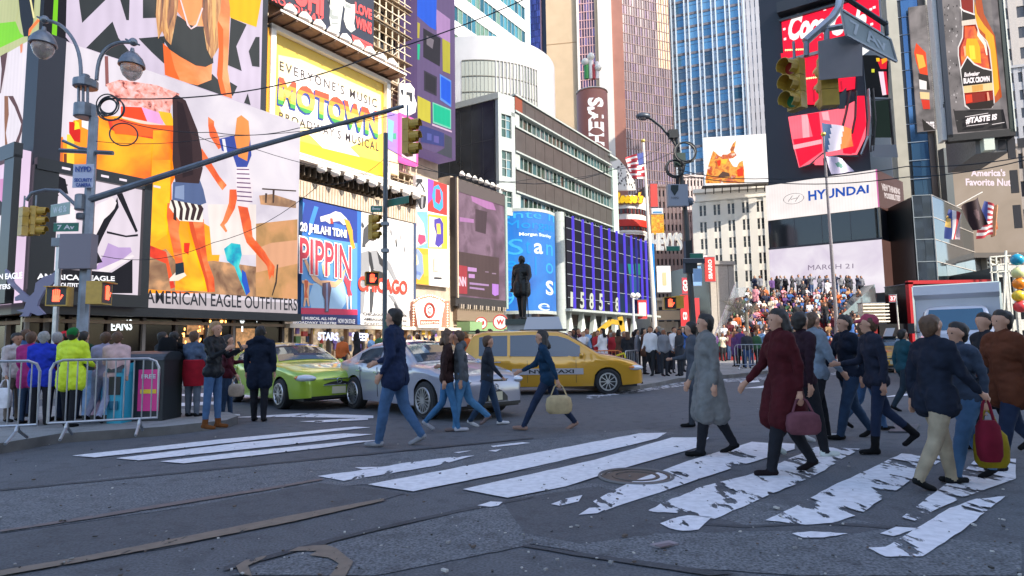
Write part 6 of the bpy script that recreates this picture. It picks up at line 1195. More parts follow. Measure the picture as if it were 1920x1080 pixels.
t, w, r = board('shop_box', 'red-framed shop box beside the truck roof', 1705, 531, 1860, 606, 47, paint('0f1416', .3), 3); b = MB(); rf_ = paint('b0242c', .4); b.wbox(w, r[0]-.15, r[0]+.2, 0, r[3]+.1, -.1, .3, rf_); b.wbox(w, r[0]-.15, r[1], r[3]-.05, r[3]+.22, -.1, .3, rf_); b.wbox(w, r[0]+.2, r[0]+1.0, r[3]-1.35, r[3]-1.1, .02, .3, rf_); b.build('red_frame', t)
b = MB(); b.wbox(w, r[0]-2.4, r[1], 0, r[2]+.02, -3, -.05, paint('14161a', .4)); b.wbox(w, r[0]+.3, r[0]+.9, .2, 1.9, 0, .05, paint('3a8ca0', .3)); b.build('shopfront', t)
board('red_flag_sign', 'small red sign on a thin post beside the dark shop', 1667, 553, 1682, 566, 46, ink('d83c50'), .05, txt='37', tm=ink('f4dce0'), bold=.05)
b = MB(); p = D(1685, 600, 46); b.tube([(p.x, p.y, 0), (p.x-.08, p.y, D(1684, 552, 46).z)], .05, pm, 6); tag(b.build('sign_post'), 'thin white post carrying the small red sign', 'post')
# buildings behind the camera that shade the near street
for (x0, x1, y0, y1, h) in ((8, 118, -50, -14, 57), ):
    w = Wall((x0, y1), (1, 0)); w.n = Vector((0, 1, 0)); b = MB(); b.hexa([(x0, y0, 0), (x1, y0, 0), (x1, y1, 0), (x0, y1, 0), (x0, y0, h), (x1, y0, h), (x1, y1, h), (x0, y1, h)], mat('back_wall', (.35, .33, .32), .8))
    for j in range(13):
        for i in range(24): b.wbox(w, 2+i*4.4, 4.6+i*4.4, 2+j*4.2, 4.8+j*4.2, 0, .05, mat('window_dark'))
    tag(b.build('office_building'), 'stone office block standing behind the viewpoint, shading the near street', 'building')
# ======================= street furniture =======================
IRON = mat('grey_iron', (.17, .19, .22), .4, .5, noise=.2, nscale=4); BLK = mat('black_iron', (.03, .035, .04), .4, .3); GALV = mat('galvanised', (.42, .44, .47), .35, .7, noise=.15, nscale=6); YEL = mat('signal_yellow', (.45, .28, .035), .5, noise=.12, nscale=6, coat=.2); GRN = mat('sign_green', (.02, .16, .11), .5); SWH = mat('sign_white', (.62, .64, .68), .5)
def lensmat(n, c, e): return mat(n, c, .3, emit=e)
def signal(loc, rz, label, scale=1.0, lens=(0, 0, 0), n=3, name='traffic_light', grp='traffic signals'):
    """vertical signal head facing local -Y"""
    t = thing(name, loc, label, 'traffic light', grp, rz); s = scale; h = .36*s
    for i in range(n):
        b = MB(); z = (n-1-i)*h; b.box((0, 0, z), (.34*s, .2*s, h*.97), YEL); b.lathe([(.16*s, -.10*s), (.16*s, -.13*s)], (0, 0, z), YEL, 14, 'Y'); b.build('signal_section', t, local=True)
        b = MB(); k = 12
        for j in range(k-2):      # open-bottom visor
            a0, a1 = radians(-60)+j*radians(300)/(k-2), radians(-60)+(j+1)*radians(300)/(k-2)
            for r0_, r1_ in ((.155*s, .165*s),):
                p = lambda a, r, y: (r*cos(a), y, z+r*sin(a)); L0 = -.40*s if sin(a0) > -.3 else -.3*s
                b.hexa([p(a0, r0_, -.11*s), p(a1, r0_, -.11*s), p(a1, r0_, L0), p(a0, r0_, L0), p(a0, r1_, -.11*s), p(a1, r1_, -.11*s), p(a1, r1_, L0), p(a0, r1_, L0)], YEL)
        b.build('visor', t, local=True)
        b = MB(); c = ((.30, .02, .015), (.25, .14, .01), (.01, .16, .07))[i]; b.lathe([(.001, -.145*s), (.14*s, -.135*s)], (0, 0, z), lensmat('lens_%d_%d' % (i, lens[i]), c, 2.5 if lens[i] else 0), 14, 'Y'); b.build('lens', t, local=True)
    b = MB(); b.tube([(0, 0, n*h-h*.5), (0, 0, n*h+.25*s)], .03*s, IRON, 6); b.build('hanger', t, local=True); return t
def walk_signal(loc, rz, label, s=1.0):
    t = thing('pedestrian_signal', loc, label, 'pedestrian signal', None, rz); b = MB(); b.box((0, 0, 0), (.42*s, .26*s, .42*s), YEL); b.box((0, -.16*s, .2*s), (.42*s, .12*s, .02*s), YEL); b.box((0, -.131*s, 0), (.37*s, .01, .37*s), BLK); b.build('housing', t, local=True)
    b = MB(); hm = lensmat('hand_red', (.8, .05, .02), 2.4); b.box((0, -.142*s, -.05*s), (.14*s, .008, .14*s), hm)
    for i in range(4): b.box((-.055*s+i*.037*s, -.142*s, .07*s), (.026*s, .008, .12*s+(.03*s if i in (1, 2) else 0)), hm)
    b.box((.1*s, -.142*s, -.02*s), (.03*s, .008, .1*s), hm, ry=.5); b.build('hand_symbol', t, local=True); return t
def street_sign(c, ang, w_, h_, txt, label, m=GRN, tm=None, th=.02, tilt=0.):
    t = thing('street_sign', tuple(c), label, 'street sign', None, ang); b = MB(); b.box((0, 0, 0), (w_, th, h_), m, ry=tilt); b.box((0, 0, h_/2), (w_, th*1.4, .012), SWH, ry=0); b.build('plate', t, local=True)
    if txt:
        for sd_ in (1, -1):
            b = MB(); text_map(b, txt, lambda u, v, z: Vector(((u-.5)*w_*.7*sd_, -(th/2+.004)*sd_, (v-.5)*h_*.55)), tm or SWH, bold=.03); b.build('lettering', t, local=True)
    return t
# --- twin-lamp pole on the left with long mast arm
Yp = 18.5; pb_ = D(153, 655, Yp); base = Vector((pb_.x, pb_.y, .14)); zt_ = D(158, 150, Yp).z
def LP(x, y, Y=Yp): return D(x, y, Y)
t = thing('lamp_post', tuple(base), 'tall grey twin-lamp street pole with a long mast arm, left of the runners screen', 'lamp post')
b = MB(); xs = base.x; b.tube([(xs, Yp, .14), (xs, Yp, 1.0), (xs, Yp, 1.1), (xs+.02, Yp, zt_-1.2)], [.24, .22, .17, .13], IRON, 8); b.build('pole', t, smooth=True)
b = MB()
for y0, y1, r in ((140, 152, .12), (150, 166, .34), (196, 222, .32), (365, 395, .2), (400, 412, .17)):
    p0, p1 = LP(160, y1), LP(160, y0); b.lathe([(r*.8, 0), (r, .03), (r, p1.z-p0.z-.03), (r*.8, p1.z-p0.z)], (p0.x if y0 < 300 else LP(155, y0).x, Yp, p0.z), IRON, 12)
for dx in (-.14, .14, 0): b.tube([(LP(160, 200).x+dx, Yp-.1, LP(160, 200).z), (LP(160, 165).x+dx, Yp-.1, LP(160, 160).z)], .04, IRON, 6)
b.build('collar', t)
def crook(pts, lx, ly):
    b = MB(); P = [LP(*p) for p in pts]; Q = []
    for i in range(len(P)-1):
        for k in range(3): Q.append(P[i].lerp(P[i+1], k/3))
    Q.append(P[-1])
    for _ in range(3): Q = [Q[0]]+[(Q[i-1]+Q[i]*2+Q[i+1])/4 for i in range(1, len(Q)-1)]+[Q[-1]]
    b.tube(Q, .055, IRON, 8); b.ball(P[-1]+Vector((0, 0, .02)), .13, IRON, 8, 6); e = P[-1]; b.tube([e+Vector((-.25, 0, .12)), e, e+Vector((.2, 0, -.08))], .03, IRON, 6); b.build('lamp_arm', t, smooth=True)
    c = LP(lx, ly); b = MB(); b.lathe([(.05, .55), (.07, .42), (.16, .38), (.30, .22), (.37, .05), (.38, -.04), (.34, -.05), (.30, .02)], c, IRON, 20); o = b.build('lamp_shade', t, smooth=True)
    b = MB(); b.lathe([(.30, 0), (.31, -.12), (.24, -.30), (.12, -.42), (.02, -.46)], c-Vector((0, 0, .05)), mat('lamp_bowl', (.55, .48, .45), .15, trans=.5, alpha=.75), 18); o2 = MB(); b.build('glass_bowl', t, smooth=True)
crook([(152, 160), (152, 110), (140, 75), (118, 48), (98, 40), (84, 38)], 81, 82)
crook([(181, 150), (184, 112), (200, 88), (225, 78), (250, 80)], 247, 122)
b = MB(); e = D(757, 199, 17.2); st_ = LP(158, 378); b.tube([st_, st_.lerp(e, .5)+Vector((0, 0, .12)), e], [.11, .085, .055], IRON, 8); b.tube([LP(150, 392), LP(135, 378), LP(112, 357), LP(85, 356), LP(60, 362), LP(50, 376)], .055, IRON, 8); b.tube([LP(118, 264), LP(150, 278), LP(165, 280)], .05, IRON, 6); b.tube([LP(112, 282), LP(212, 287)], .07, IRON, 6); b.build('mast_arm', t, smooth=True)
for x, y, r, s_ in ((202, 199, .34, 0), (203, 200, .25, 1), (208, 205, .38, 2), (232, 252, .37, 3)):
    b = MB(); p = LP(x, y, Yp-.3); n_ = (.2*s_-.2, -1, .15); b.ring(p, r, .022, BLK, n_, 28, 6)
    if s_ < 3: b.ring(p+Vector((.03, -.05, .02)), r*.96, .02, BLK, (.1, -1, -.1), 28, 6)
    tag(b.build('cable_coil', smooth=True), ('large outer', 'small inner', 'tilted', 'lone lower')[s_]+' black cable coil hanging beside the twin-lamp pole', 'cable coil', 'cable coils on the twin-lamp pole')
b = MB(); p = LP(147, 470); b.box(LP(147, 472, Yp-.25), (.95, .3, 1.05), paint('77727e', .5)); tag(b.build('control_box'), 'grey traffic control box strapped to the twin-lamp pole', 'control box')
t = street_sign(LP(156, 330, Yp-.28), 0, .62, .72, None, 'white and blue security camera notice on the twin-lamp pole', paint('aeb4cc', .5))
b = MB(); w = Wall((LP(156, 330, Yp-.30).x, Yp-.30), (1, 0)); nb_ = paint('2f4a94', .5)
for s_, y0, y1, x0, x1 in (('NYPD', 312, 322, 141, 171), ('SECURITY', 334, 341, 139, 173), ('CAMERA', 343, 350, 142, 170)): wtext(b, w, s_, [(x0, y0), (x1, y0), (x1, y1), (x0, y1)], nb_, .01, bold=.04)
b.build('lettering', t)
street_sign(LP(124, 426, Yp-.2), 0, .75, .26, '7 Av', 'green avenue sign reading 7 Av on the twin-lamp pole')
street_sign(LP(113, 393, Yp-.5), radians(-25), .95, .36, 'W 45 St', 'pale angled street sign above the green avenue sign', paint('93a8a0', .5))
signal(tuple(LP(42, 441, 18.3)-Vector((0, 0, -.12))), radians(150), 'amber traffic light seen from behind, left one of the pair beside the wing sign', .82, name='traffic_light'); signal(tuple(LP(64, 439, 18.5)-Vector((0, 0, -.12))), radians(100), 'amber traffic light seen from the side, right one of the pair beside the wing sign', .82)
signal(tuple(LP(764, 286, 17.2)+Vector((0, 0, .1))), radians(75), 'amber traffic light hanging from the end of the long mast arm', .98, (0, 0, 0))
walk_signal(tuple(LP(112, 556, 17.8)), radians(10), 'pedestrian signal with red hand left of the twin-lamp pole', 1.35); walk_signal(tuple(LP(186, 550, 18.2)), radians(100), 'amber pedestrian signal housing seen side-on right of the twin-lamp pole', 1.6)
b = MB(); p = D(113, 440, 18.4); b.tube([(p.x, p.y, .14), (p.x, p.y, D(113, 440, 18.4).z)], .08, GALV, 8); b.box((p.x, p.y, D(113, 455, 18.4).z), (.3, .3, .25), IRON); tag(b.build('pole'), 'thin galvanised pole just left of the twin-lamp pole', 'pole')
# --- slim pole with signal at x=720
Y2 = 21.5; p = D(721, 655, Y2); t = thing('signal_pole', (p.x, Y2, 0), 'slim dark pole in front of the black and white poster', 'pole'); b = MB(); b.tube([(p.x, Y2, 0), (p.x, Y2, D(718, 250, Y2).z)], .085, mat('dark_pole', (.10, .12, .14), .4, .4), 8); b.box((p.x, Y2, D(720, 420, Y2).z), (.25, .25, .12), IRON); b.box((p.x, Y2, D(720, 470, Y2).z), (.25, .25, .12), IRON); b.build('pole', t)
signal(tuple(D(698, 447, Y2)+Vector((0, 0, .1))), radians(70), 'amber traffic light on the slim pole before the dance-musical poster', .82, (0, 0, 0)); walk_signal(tuple(D(697, 523, Y2-.1)), radians(20), 'pedestrian signal with red hand on the slim pole', 1.1)
street_sign(D(706, 392, Y2-.15), radians(0), .42, .22, 'Bway', 'small green street sign facing the viewer on the slim pole'); street_sign(D(745, 378, Y2-.1), radians(-35), 1.1, .26, None, 'long green street sign seen at an angle on the slim pole')
b = MB(); p2 = D(737, 655, 16.5); b.box((p2.x, 16.5, D(737, 612, 16.5).z-.3), (.42, .3, 1.25), mat('green_cabinet', (.03, .09, .075), .5), ); b.box((p2.x, 16.5, .55), (.1, .1, 1.1), IRON); tag(b.build('mail_cabinet'), 'dark green box on a post behind the walker in navy', 'cabinet')
# --- black lamp post centre right
Y3 = 28.; pt, pbm = D(1265, 245, Y3), D(1302, 700, Y3); t = thing('lamp_post', (pbm.x, Y3, .0), 'black lamp post with cobra-head lamp and boxes, in front of the blue glass tower', 'lamp post')
def L3(x, y): return D(x, y, Y3)
b = MB(); b.tube([(pbm.x, Y3, 0), L3(1299, 600), L3(1285, 400), L3(1268, 248)], [.17, .15, .12, .09], BLK, 8); b.build('pole', t, smooth=True)
b = MB(); b.tube([L3(1268, 275), L3(1262, 265), L3(1240, 238), L3(1222, 224), L3(1212, 219)], .06, BLK, 6); b.build('lamp_arm', t, smooth=True)
b = MB(); b.ball(L3(1206, 218), (.36, .2, .17), paint('4c545e', .4, .4), 12, 8); o = b.build('lamp_head', t, smooth=True); b = MB(); b.ball(L3(1205, 221.5), (.24, .16, .12), mat('lamp_bowl'), 10, 6); b.build('glass_bowl', o, smooth=True)
b = MB(); b.box(L3(1262, 252), (.42, .3, .4), BLK); b.box(L3(1274, 300), (.5, .3, .6), mat('green_black', (.02, .05, .045), .5)); b.box(L3(1290, 470), (.3, .35, .9), BLK); b.box(L3(1294, 500), (.55, .4, .6), BLK); b.build('junction_box', t)
for x, y, r, s_ in ((1262, 320, .42, 0), (1281, 290, .5, 1)): b = MB(); p = L3(x, y)-Vector((0, .3, 0)); b.ring(p, r, .05, BLK, (.1, -1, .1), 26, 6); b.ring(p+Vector((.03, -.08, .03)), r*.93, .03, BLK, (-.1, -1, .05), 26, 6); tag(b.build('cable_coil', smooth=True), ('lower thick', 'upper thin')[s_]+' black cable coil on the black lamp post', 'cable coil')
t = thing('camera_box', tuple(D(1270, 386, Y3-.4)), 'grey police camera box with a dark shield on the black lamp post', 'camera box'); b = MB(); b.box(D(1270, 367, Y3-.4), (.92, .3, 1.0), mat('box_grey', (.25, .29, .36), .5)); b.ball(D(1293, 378, Y3-.4), .2, paint('5a6472', .4), 10, 6); b.build('housing', t); b = MB(); w = Wall((0, Y3-.56), (1, 0)); art(b, w, (-99, 99, 0, 99), .002, [(paint('1a2c30', .5), [(1258, 347), (1272, 347), (1272, 356), (1265, 367), (1258, 356)])], P0); wtext(b, w, 'NYPD', [(1259, 369), (1273, 369), (1273, 373), (1259, 373)], BLK, .01); b.build('shield', t)
street_sign(D(1262, 466, Y3-.2), 0, .62, .22, None, 'small green street sign left of the black lamp post'); street_sign(D(1306, 480, Y3-.2), 0, .6, .24, None, 'dark green street sign right of the black lamp post'); street_sign(D(1301, 489, Y3-.25), 0, 1.0, .22, None, 'dark one-way arrow plate on the black lamp post', paint('39404a', .5)); street_sign(D(1308, 516, Y3-.2), 0, .4, .6, None, 'pale blue notice on the black lamp post', paint('8fb2d8', .5))
walk_signal(tuple(D(1255, 569, Y3-.2)), 0, 'pedestrian signal with bright red hand left of the black lamp post', 1.35); walk_signal(tuple(D(1271, 567, Y3-.1)), radians(95), 'amber signal housing side-on beside the bright red hand', 1.35)
# --- flagpoles
def flagpole(x0, y0, x1, y1, Y, r, m, lab):
    a, c = D(x0, y0, Y), D(x1, y1, Y); t = thing('flagpole', (c.x, Y, 0), lab, 'flagpole'); b = MB(); b.tube([(c.x+(c.x-a.x)*.1, Y, 0), (c.x, Y, c.z), (a.x, Y, a.z)], [r*1.2, r, r*.5], m, 10); b.build('pole', t, smooth=True); b = MB(); b.ball(a+Vector((0, 0, .12)), .16, paint('d8b860', .3, .6), 10, 6); b.build('finial', t, smooth=True); return t
flagpole(1206, 267, 1228, 612, 45, .17, paint('dcd4c8', .35), 'white flagpole with gold ball flying the striped national flag'); flagpole(1544, 255, 1568, 600, 40, .13, paint('8c8688', .35, .3), 'grey-white flagpole before the carmaker screen')
flag('national_flag', 'striped national flag on the white flagpole, blown to the left', [(1172, 296), (1207, 284), (1210, 336), (1186, 334)], 44.8, lambda u, v: fb_ if u > .6 and v < .5 else (fr_ if int(v*9+u) % 2 == 0 else fw_))
flag('city_flag', 'blue white and orange flag on the grey flagpole', [(1541, 230), (1598, 240), (1600, 275), (1550, 285)], 39.8, lambda u, v: paint('2e527c', .7) if u+v*.3 < .36 else (paint('c8c4d4', .7) if u+v*.2 < .68 else paint('e8702c', .7)))
flag('white_flag', 'pale lilac flag with small green emblem lower on the grey flagpole', [(1549, 293), (1580, 296), (1602, 322), (1560, 326)], 39.8, lambda u, v: paint('c4bcd4', .7) if (u-.5)**2+(v-.5)**2 > .03 else paint('5a8c80', .7))
# --- hanging signals and sign, upper right
Y4 = 10.8
b = MB(); R4 = lambda x, y: D(x, y, Y4); pe = R4(2150, -40); b.tube([R4(1510, 78), R4(1528, 62), R4(1560, 34), R4(1573, 14), R4(1578, -20)], .075, GALV, 8); b.tube([R4(1578, -20), R4(1700, -60), pe], .08, GALV, 8); b.tube([R4(1580, -8), R4(1625, 22), R4(1663, 47)], .045, BLK, 6); b.tube([R4(1530, 58), R4(1575, 50), R4(1600, 48)], .05, GALV, 6); b.tube([R4(1661, 40), R4(1663, 66)], .035, BLK, 6); b.tube([R4(1512, 78), R4(1512, 105)], .05, IRON, 6); b.tube([R4(1550, 50), R4(1550, 80)], .05, IRON, 6); b.tube([(pe.x, pe.y, 0), (pe.x, pe.y, pe.z+.3)], .12, GALV, 8); tag(b.build('mast_arm', smooth=True), 'galvanised signal arm reaching in from above at upper right', 'mast arm')
signal(tuple(R4(1495, 203)+Vector((0, 0, .12))), radians(-62), 'large amber traffic light with visors pointing left, hanging at upper right', .86); signal(tuple(R4(1555, 197)+Vector((0, 0, .12))), radians(172), 'amber traffic light seen from behind below the grey sign back', .86)
t = thing('sign', tuple(D(1578, 148, Y4-.25)), 'bare grey aluminium back of a sign hanging at upper right', 'sign'); b = MB(); alu = mat('aluminium', (.30, .285, .30), .45, .5, noise=.08, nscale=3); P = [D(x, y, Y4-.25) for x, y in ((1534, 77), (1588, 66), (1617, 82), (1617, 142), (1536, 150))]; b.prism(P, (0, .012, 0), alu); b.build('plate', t); b = MB()
for y in (95, 130): b.bar(D(1538, y, Y4-.22), D(1612, y-6, Y4-.22), .04, m=GALV)
b.build('bracket', t)
P = [D(1577, 18, 10.3), D(1669, 74, 11.3), D(1681, 116, 11.3), D(1587, 66, 10.3)]; t = thing('street_sign', tuple(P[3]), 'large angled grey-green avenue name sign with pale 7 Av lettering, upper right', 'street sign'); b = MB(); e = Vector((.03, .03, 0)); b.prism(P, e, mat('sign_backlit', (.20, .26, .27), .5, noise=.15, nscale=2)); b.build('plate', t)
b = MB()
for i in range(4): b.bar(P[i]-e*.2, P[(i+1) % 4]-e*.2, .035, m=paint('9aa0a4', .4))
b.build('frame', t); b = MB(); text_map(b, '7 Av', lambda u, v, z: (P[3].lerp(P[2], .15+.7*u)).lerp(P[0].lerp(P[1], .15+.7*u), .2+.6*v)-e*.6, mat('sign_pale', (.40, .46, .50), .5), bold=.02); b.build('lettering', t)
# --- bronze statue on its stone pedestal is built with the people; pedestal here
pS = D(980, 645, 27); t = thing('pedestal', (pS.x, 27, 0), 'grey stone pedestal under the bronze statue', 'pedestal'); b = MB(); zf = D(980, 599, 27).z; gs2 = mat('pedestal_stone', (.30, .31, .30), .7, noise=.15, nscale=3)
b.box((pS.x, 27, zf-.12), (1.5, 1.3, .24), mat('bronze_base', (.05, .07, .07), .4, .5)); b.box((pS.x, 27, zf-.34), (1.35, 1.2, .2), gs2); b.build('plinth', t); b = MB(); b.box((pS.x, 27, (zf-.44)/2+.2), (1.6, 1.4, zf-.84), gs2); b.box((pS.x, 27, .2), (2.2, 2, .4), gs2); b.build('shaft', t)
# --- crowd barriers
def barrier(p, r, label, m=GALV, h=1.08, grp='crowd control barriers', n=9, feet=True):
    p, r = Vector(p), Vector(r); t = thing('crowd_barrier', tuple(p.lerp(r, .5)), label, 'barrier', grp); d = (r-p); L = d.length; d.normalize(); u = Vector((0, 0, 1)); sd_ = Vector((-d.y, d.x, 0))
    b = MB(); c = .14; z0 = .2
    P = [p+d*.03+u*.22, p+d*.03+u*(h-c), p+d*(.03+c*.3)+u*(h-c*.3), p+d*(c+.03)+u*h, r-d*(c+.03)+u*h, r-d*(.03+c*.3)+u*(h-c*.3), r-d*.03+u*(h-c), r-d*.03+u*.22]
    b.tube(P+[P[0]], .019, m, 8); b.build('frame', t)
    for i in range(n): x = p.lerp(r, (i+1)/(n+1)); b = MB(); b.tube([x+u*.22, x+u*h], .009, m, 6); b.build('bar', t)
    for x in (p+d*.25, r-d*.25):
        if feet: b = MB(); b.tube([x+u*.22, x+sd_*.05+u*.14, x+sd_*.32+u*.02], .02, m, 6); b.tube([x+u*.22, x-sd_*.05+u*.14, x-sd_*.32+u*.02], .02, m, 6); b.build('foot', t)
    return t
z_ = .14
def gz(x, Y): p = D(x, 655, Y); return Vector((p.x, Y, z_))
barrier(gz(92, 8.55), gz(304, 9.1), 'steel crowd barrier standing along the kerb in front of the yellow jacket', n=11); barrier(gz(-170, 8.0), gz(82, 8.45), 'steel crowd barrier cut off by the left edge of the view', n=11)
ORG = mat('orange_pipe', (.62, .17, .04), .5)
barrier(D(1062, 655, 20.5)*Vector((1, 1, 0)) if False else Vector((D(1062, 655, 20.5).x, 20.5, 0)), Vector((D(1168, 655, 20.8).x, 20.8, 0)), 'orange crowd barrier behind the moving yellow cab', ORG, 1.1, n=14); barrier(Vector((D(1172, 655, 20.7).x, 20.7, 0)), Vector((D(1196, 655, 23.5).x, 23.5, .0)), 'steel barrier end turned away, right of the orange barrier', n=6)
barrier(Vector((D(1376, 655, 27).x, 27, .13)), Vector((D(1450, 655, 26).x, 26, .13)), 'distant steel barrier between two people at the plaza edge', n=9)
for x, n_ in ((1100, 'red-orange barrel left half'), (1160, 'red-orange')):
    pass
p = D(1172, 655, 19.8); b = MB(); b.lathe([(.24, 0), (.24, .04), (.16, .05), (.12, .35), (.115, .36), (.1, .5), (.035, .78)], (p.x, p.y, 0), ORG, 14); b.lathe([(.123, .35), (.103, .5)], (p.x, p.y, 0), paint('e0dcd4', .5), 14); tag(b.build('traffic_cone', smooth=True, angle=30), 'orange traffic cone at the end of the orange barrier', 'cone')
b = MB(); yt = paint('d8c828', .5); p0 = Vector((D(1120, 655, 20.4).x, 20.4, 0)); b.bar(p0+Vector((0, 0, .72)), p0+Vector((.9, .1, 1.02)), .05, m=yt); b.bar(p0+Vector((.2, 0, .8)), p0+Vector((.5, 0, .55)), .05, m=yt); b.bar(p0+Vector((.9, .1, 1.02)), p0+Vector((1.05, .1, .3)), .05, m=yt); tag(b.build('warning_tape'), 'loose yellow warning tape tied on the orange barrier', 'tape')
# --- bins and news racks behind the near barrier
def bin_(x0, x1, Y, lab, h=1.12, body=BLK):
    a, c = gz(x0, Y), gz(x1, Y); t = thing('news_rack', tuple(a.lerp(c, .5)), lab, 'news rack'); w_ = c.x-a.x; m_ = a.lerp(c, .5); b = MB(); b.box(m_+Vector((0, .3, h*.42)), (w_, .6, h*.84), body); b.build('body', t)
    b = MB(); n = 8
    for i in range(n):
        a0, a1 = pi*i/n, pi*(i+1)/n; q_ = lambda a: Vector((0, .3-.33*cos(a), h*.84+.16*sin(a)))
        l, r_ = m_-Vector((w_/2+.02, 0, 0)), m_+Vector((w_/2+.02, 0, 0)); b.face([l+q_(a0), r_+q_(a0), r_+q_(a1), l+q_(a1)], paint('3a3c42', .3))
    b.prism([m_-Vector((w_/2+.02, 0, 0))+q_(pi*i/n) for i in range(n+1)], (.02, 0, 0), body); b.prism([m_+Vector((w_/2, 0, 0))+q_(pi*i/n) for i in range(n+1)], (.02, 0, 0), body); b.build('lid', t, smooth=True); return t, m_, w_
t, m_, w_ = bin_(232, 309, 10.6, 'black rounded rack with a bright pink notice and yellow band', 1.22); b = MB(); b.box(m_+Vector((w_*.16, -.012, .52)), (.36, .02, .70), mat('pink_poster', (.75, .04, .26), .5)); b.box(m_+Vector((w_*.16, -.025, .50)), (.27, .012, .07), paint('e8c42c', .5))
w = Wall((m_.x, m_.y-.03), (1, 0)); text_map(b, 'FREE', lambda u, v, z: m_+Vector((w_*.16-.12+.24*u, -.035, .72+.07*v)), SWH, bold=.03); b.build('notice', t)
t, m_, w_ = bin_(160, 228, 10.5, 'dark rack with pale blue and pink picture panels behind the barrier', 1.18); b = MB()
for i, c_ in enumerate(('7a9cc8', 'c8a0b4', '5aa8d0', 'a8b8d8')): b.box(m_+Vector((-w_/2+w_*(i+.5)/4, -.012-.001*i, .5)), (w_/4-.01, .02, .75), mat('rack_pic_%d' % i, c_, .4, noise=.4, nscale=7))
b.build('picture_panel', t)
t, m_, w_ = bin_(206, 232, 10.3, 'small turquoise news box between the two dark racks', 1.0, mat('turquoise', (.03, .36, .52), .4)); b = MB(); b.box(m_+Vector((0, -.012, .62)), (w_*.8, .02, .3), paint('20242a', .3)); b.box(m_+Vector((0, -.03, .3)), (w_*.6, .01, .14), paint('16607c', .4)); b.build('window', t)
# --- twin globe lamp, excavator, bare tree
p = D(1190, 655, 44); t = thing('globe_lamp', (p.x, 44, 0), 'white twin-globe lamp standing before the purple-finned screen', 'lamp'); b = MB(); b.tube([(p.x, 44, 0), (p.x, 44, D(1190, 560, 44).z)], .08, SWH, 8); b.bar(D(1186, 560, 44), D(1196, 560, 44), .08, m=SWH); b.build('post', t)
for x in (1186.5, 1195.5): b = MB(); b.ball(D(x, 554, 44), .2, paint('f4f0e8', .3), 12, 8); b.build('globe', t, smooth=True)
p = D(1145, 655, 36); t = thing('excavator', (p.x, 36, 0), 'small yellow excavator with bent arm behind the standing crowd', 'excavator'); ey = mat('machine_yellow', (.62, .38, .03), .45, noise=.1); b = MB(); b.bar(D(1122, 622, 36), D(1145, 603, 36), .3, m=ey); b.bar(D(1145, 603, 36), D(1166, 606, 36), .28, m=ey); b.bar(D(1162, 594, 36), D(1168, 622, 36), .28, m=ey); b.build('boom', t)
b = MB(); b.box((p.x, 36.5, 1.2), (1.1, 1.2, 1.0), ey); b.box((p.x-.1, 36.4, 1.78), (.7, .8, .16), paint('20242a', .3)); b.build('cab', t); b = MB(); 
for s_ in (-.8, .8): b.box((p.x+s_*.9, 36.5, .4), (.4, 2.2, .75), paint('1c1c1e', .7))
b.build('track', t)
p = D(1402, 655, 38); t = thing('tree', (p.x, 38, 0), 'small bare grey-twigged street tree left of the crowded steps', 'tree'); b = MB(); bark = mat('bark', (.16, .15, .12), .9, noise=.3, nscale=8); rr = random.Random(4)
top = Vector((p.x, 38, 3.1)); b.tube([(p.x, 38, 0), (p.x+.05, 38, 1.6), top], [.16, .12, .09], bark, 7); b.build('trunk', t, smooth=True)
b = MB()
def twig(a, d, L, r, k):
    e = a+d*L; b.tube([a, a.lerp(e, .5)+Vector((rr.uniform(-.06, .06), rr.uniform(-.06, .06), .03)), e], [r, r*.8, r*.5], bark, 4, cap=False)
    if k:
        for _ in range(4): n_ = (d+Vector((rr.uniform(-.9, .9), rr.uniform(-.9, .9), rr.uniform(-.35, .6)))).normalized(); twig(a.lerp(e, rr.uniform(.5, 1)), n_, L*rr.uniform(.55, .8), r*.55, k-1)
for _ in range(9): twig(top-Vector((0, 0, rr.uniform(0, .6))), Vector((rr.uniform(-1, 1), rr.uniform(-1, 1), rr.uniform(.3, 1.2))).normalized(), .85, .04, 3)
b.build('crown', t)
# --- cables across the street
def cable(lab, pts, Y, r=.02, sag=.15):
    P = [D(x, y, Y if not isinstance(Y, tuple) else Y[0]+(Y[1]-Y[0])*i/(len(pts)-1)) for i, (x, y) in enumerate(pts)]; Q = []
    for i in range(len(P)-1):
        for k in range(8): u = k/8; Q.append(P[i].lerp(P[i+1], u)-Vector((0, 0, sag*4*u*(1-u))))
    Q.append(P[-1]); b = MB(); b.tube(Q, r, BLK, 5); tag(b.build('cable'), lab, 'cable')
cable('black cable rising from the twin-lamp pole to the top edge', [(215, 185), (480, 168), (700, 104), (985, -2)], (18.5, 21), .022, .12)
cable('thin cable from the twin-lamp pole across the runners screen, upper', [(215, 222), (400, 248), (560, 240), (745, 205)], (18.5, 17.2), .012); cable('thin cable across the runners screen, middle', [(180, 265), (420, 255), (740, 215)], (18.4, 17.2), .010)
cable('slack cable from mast arm over the circus poster to the slim pole', [(360, 250), (480, 280), (718, 330)], (17.6, 21.5), .010); cable('long sagging cable behind the mast arm to the slim pole', [(190, 480), (400, 455), (600, 345), (718, 300)], (18.4, 21.5), .010, .3)
cable('upper of two wires crossing before the carmaker screen', [(1270, 318), (1440, 335), (1700, 312), (1960, 286)], (28, 18), .018); cable('lower of two wires crossing before the carmaker screen', [(1270, 325), (1440, 342), (1700, 332), (1960, 290)], (28, 18), .018)
cable('thin wire from the slim pole to the black lamp post', [(720, 300), (1000, 345), (1150, 318), (1262, 285)], (21.5, 28), .014); cable('dark wire from the office block to the black lamp post', [(720, 275), (1000, 335), (1262, 262)], (21.5, 28), .010, .6)
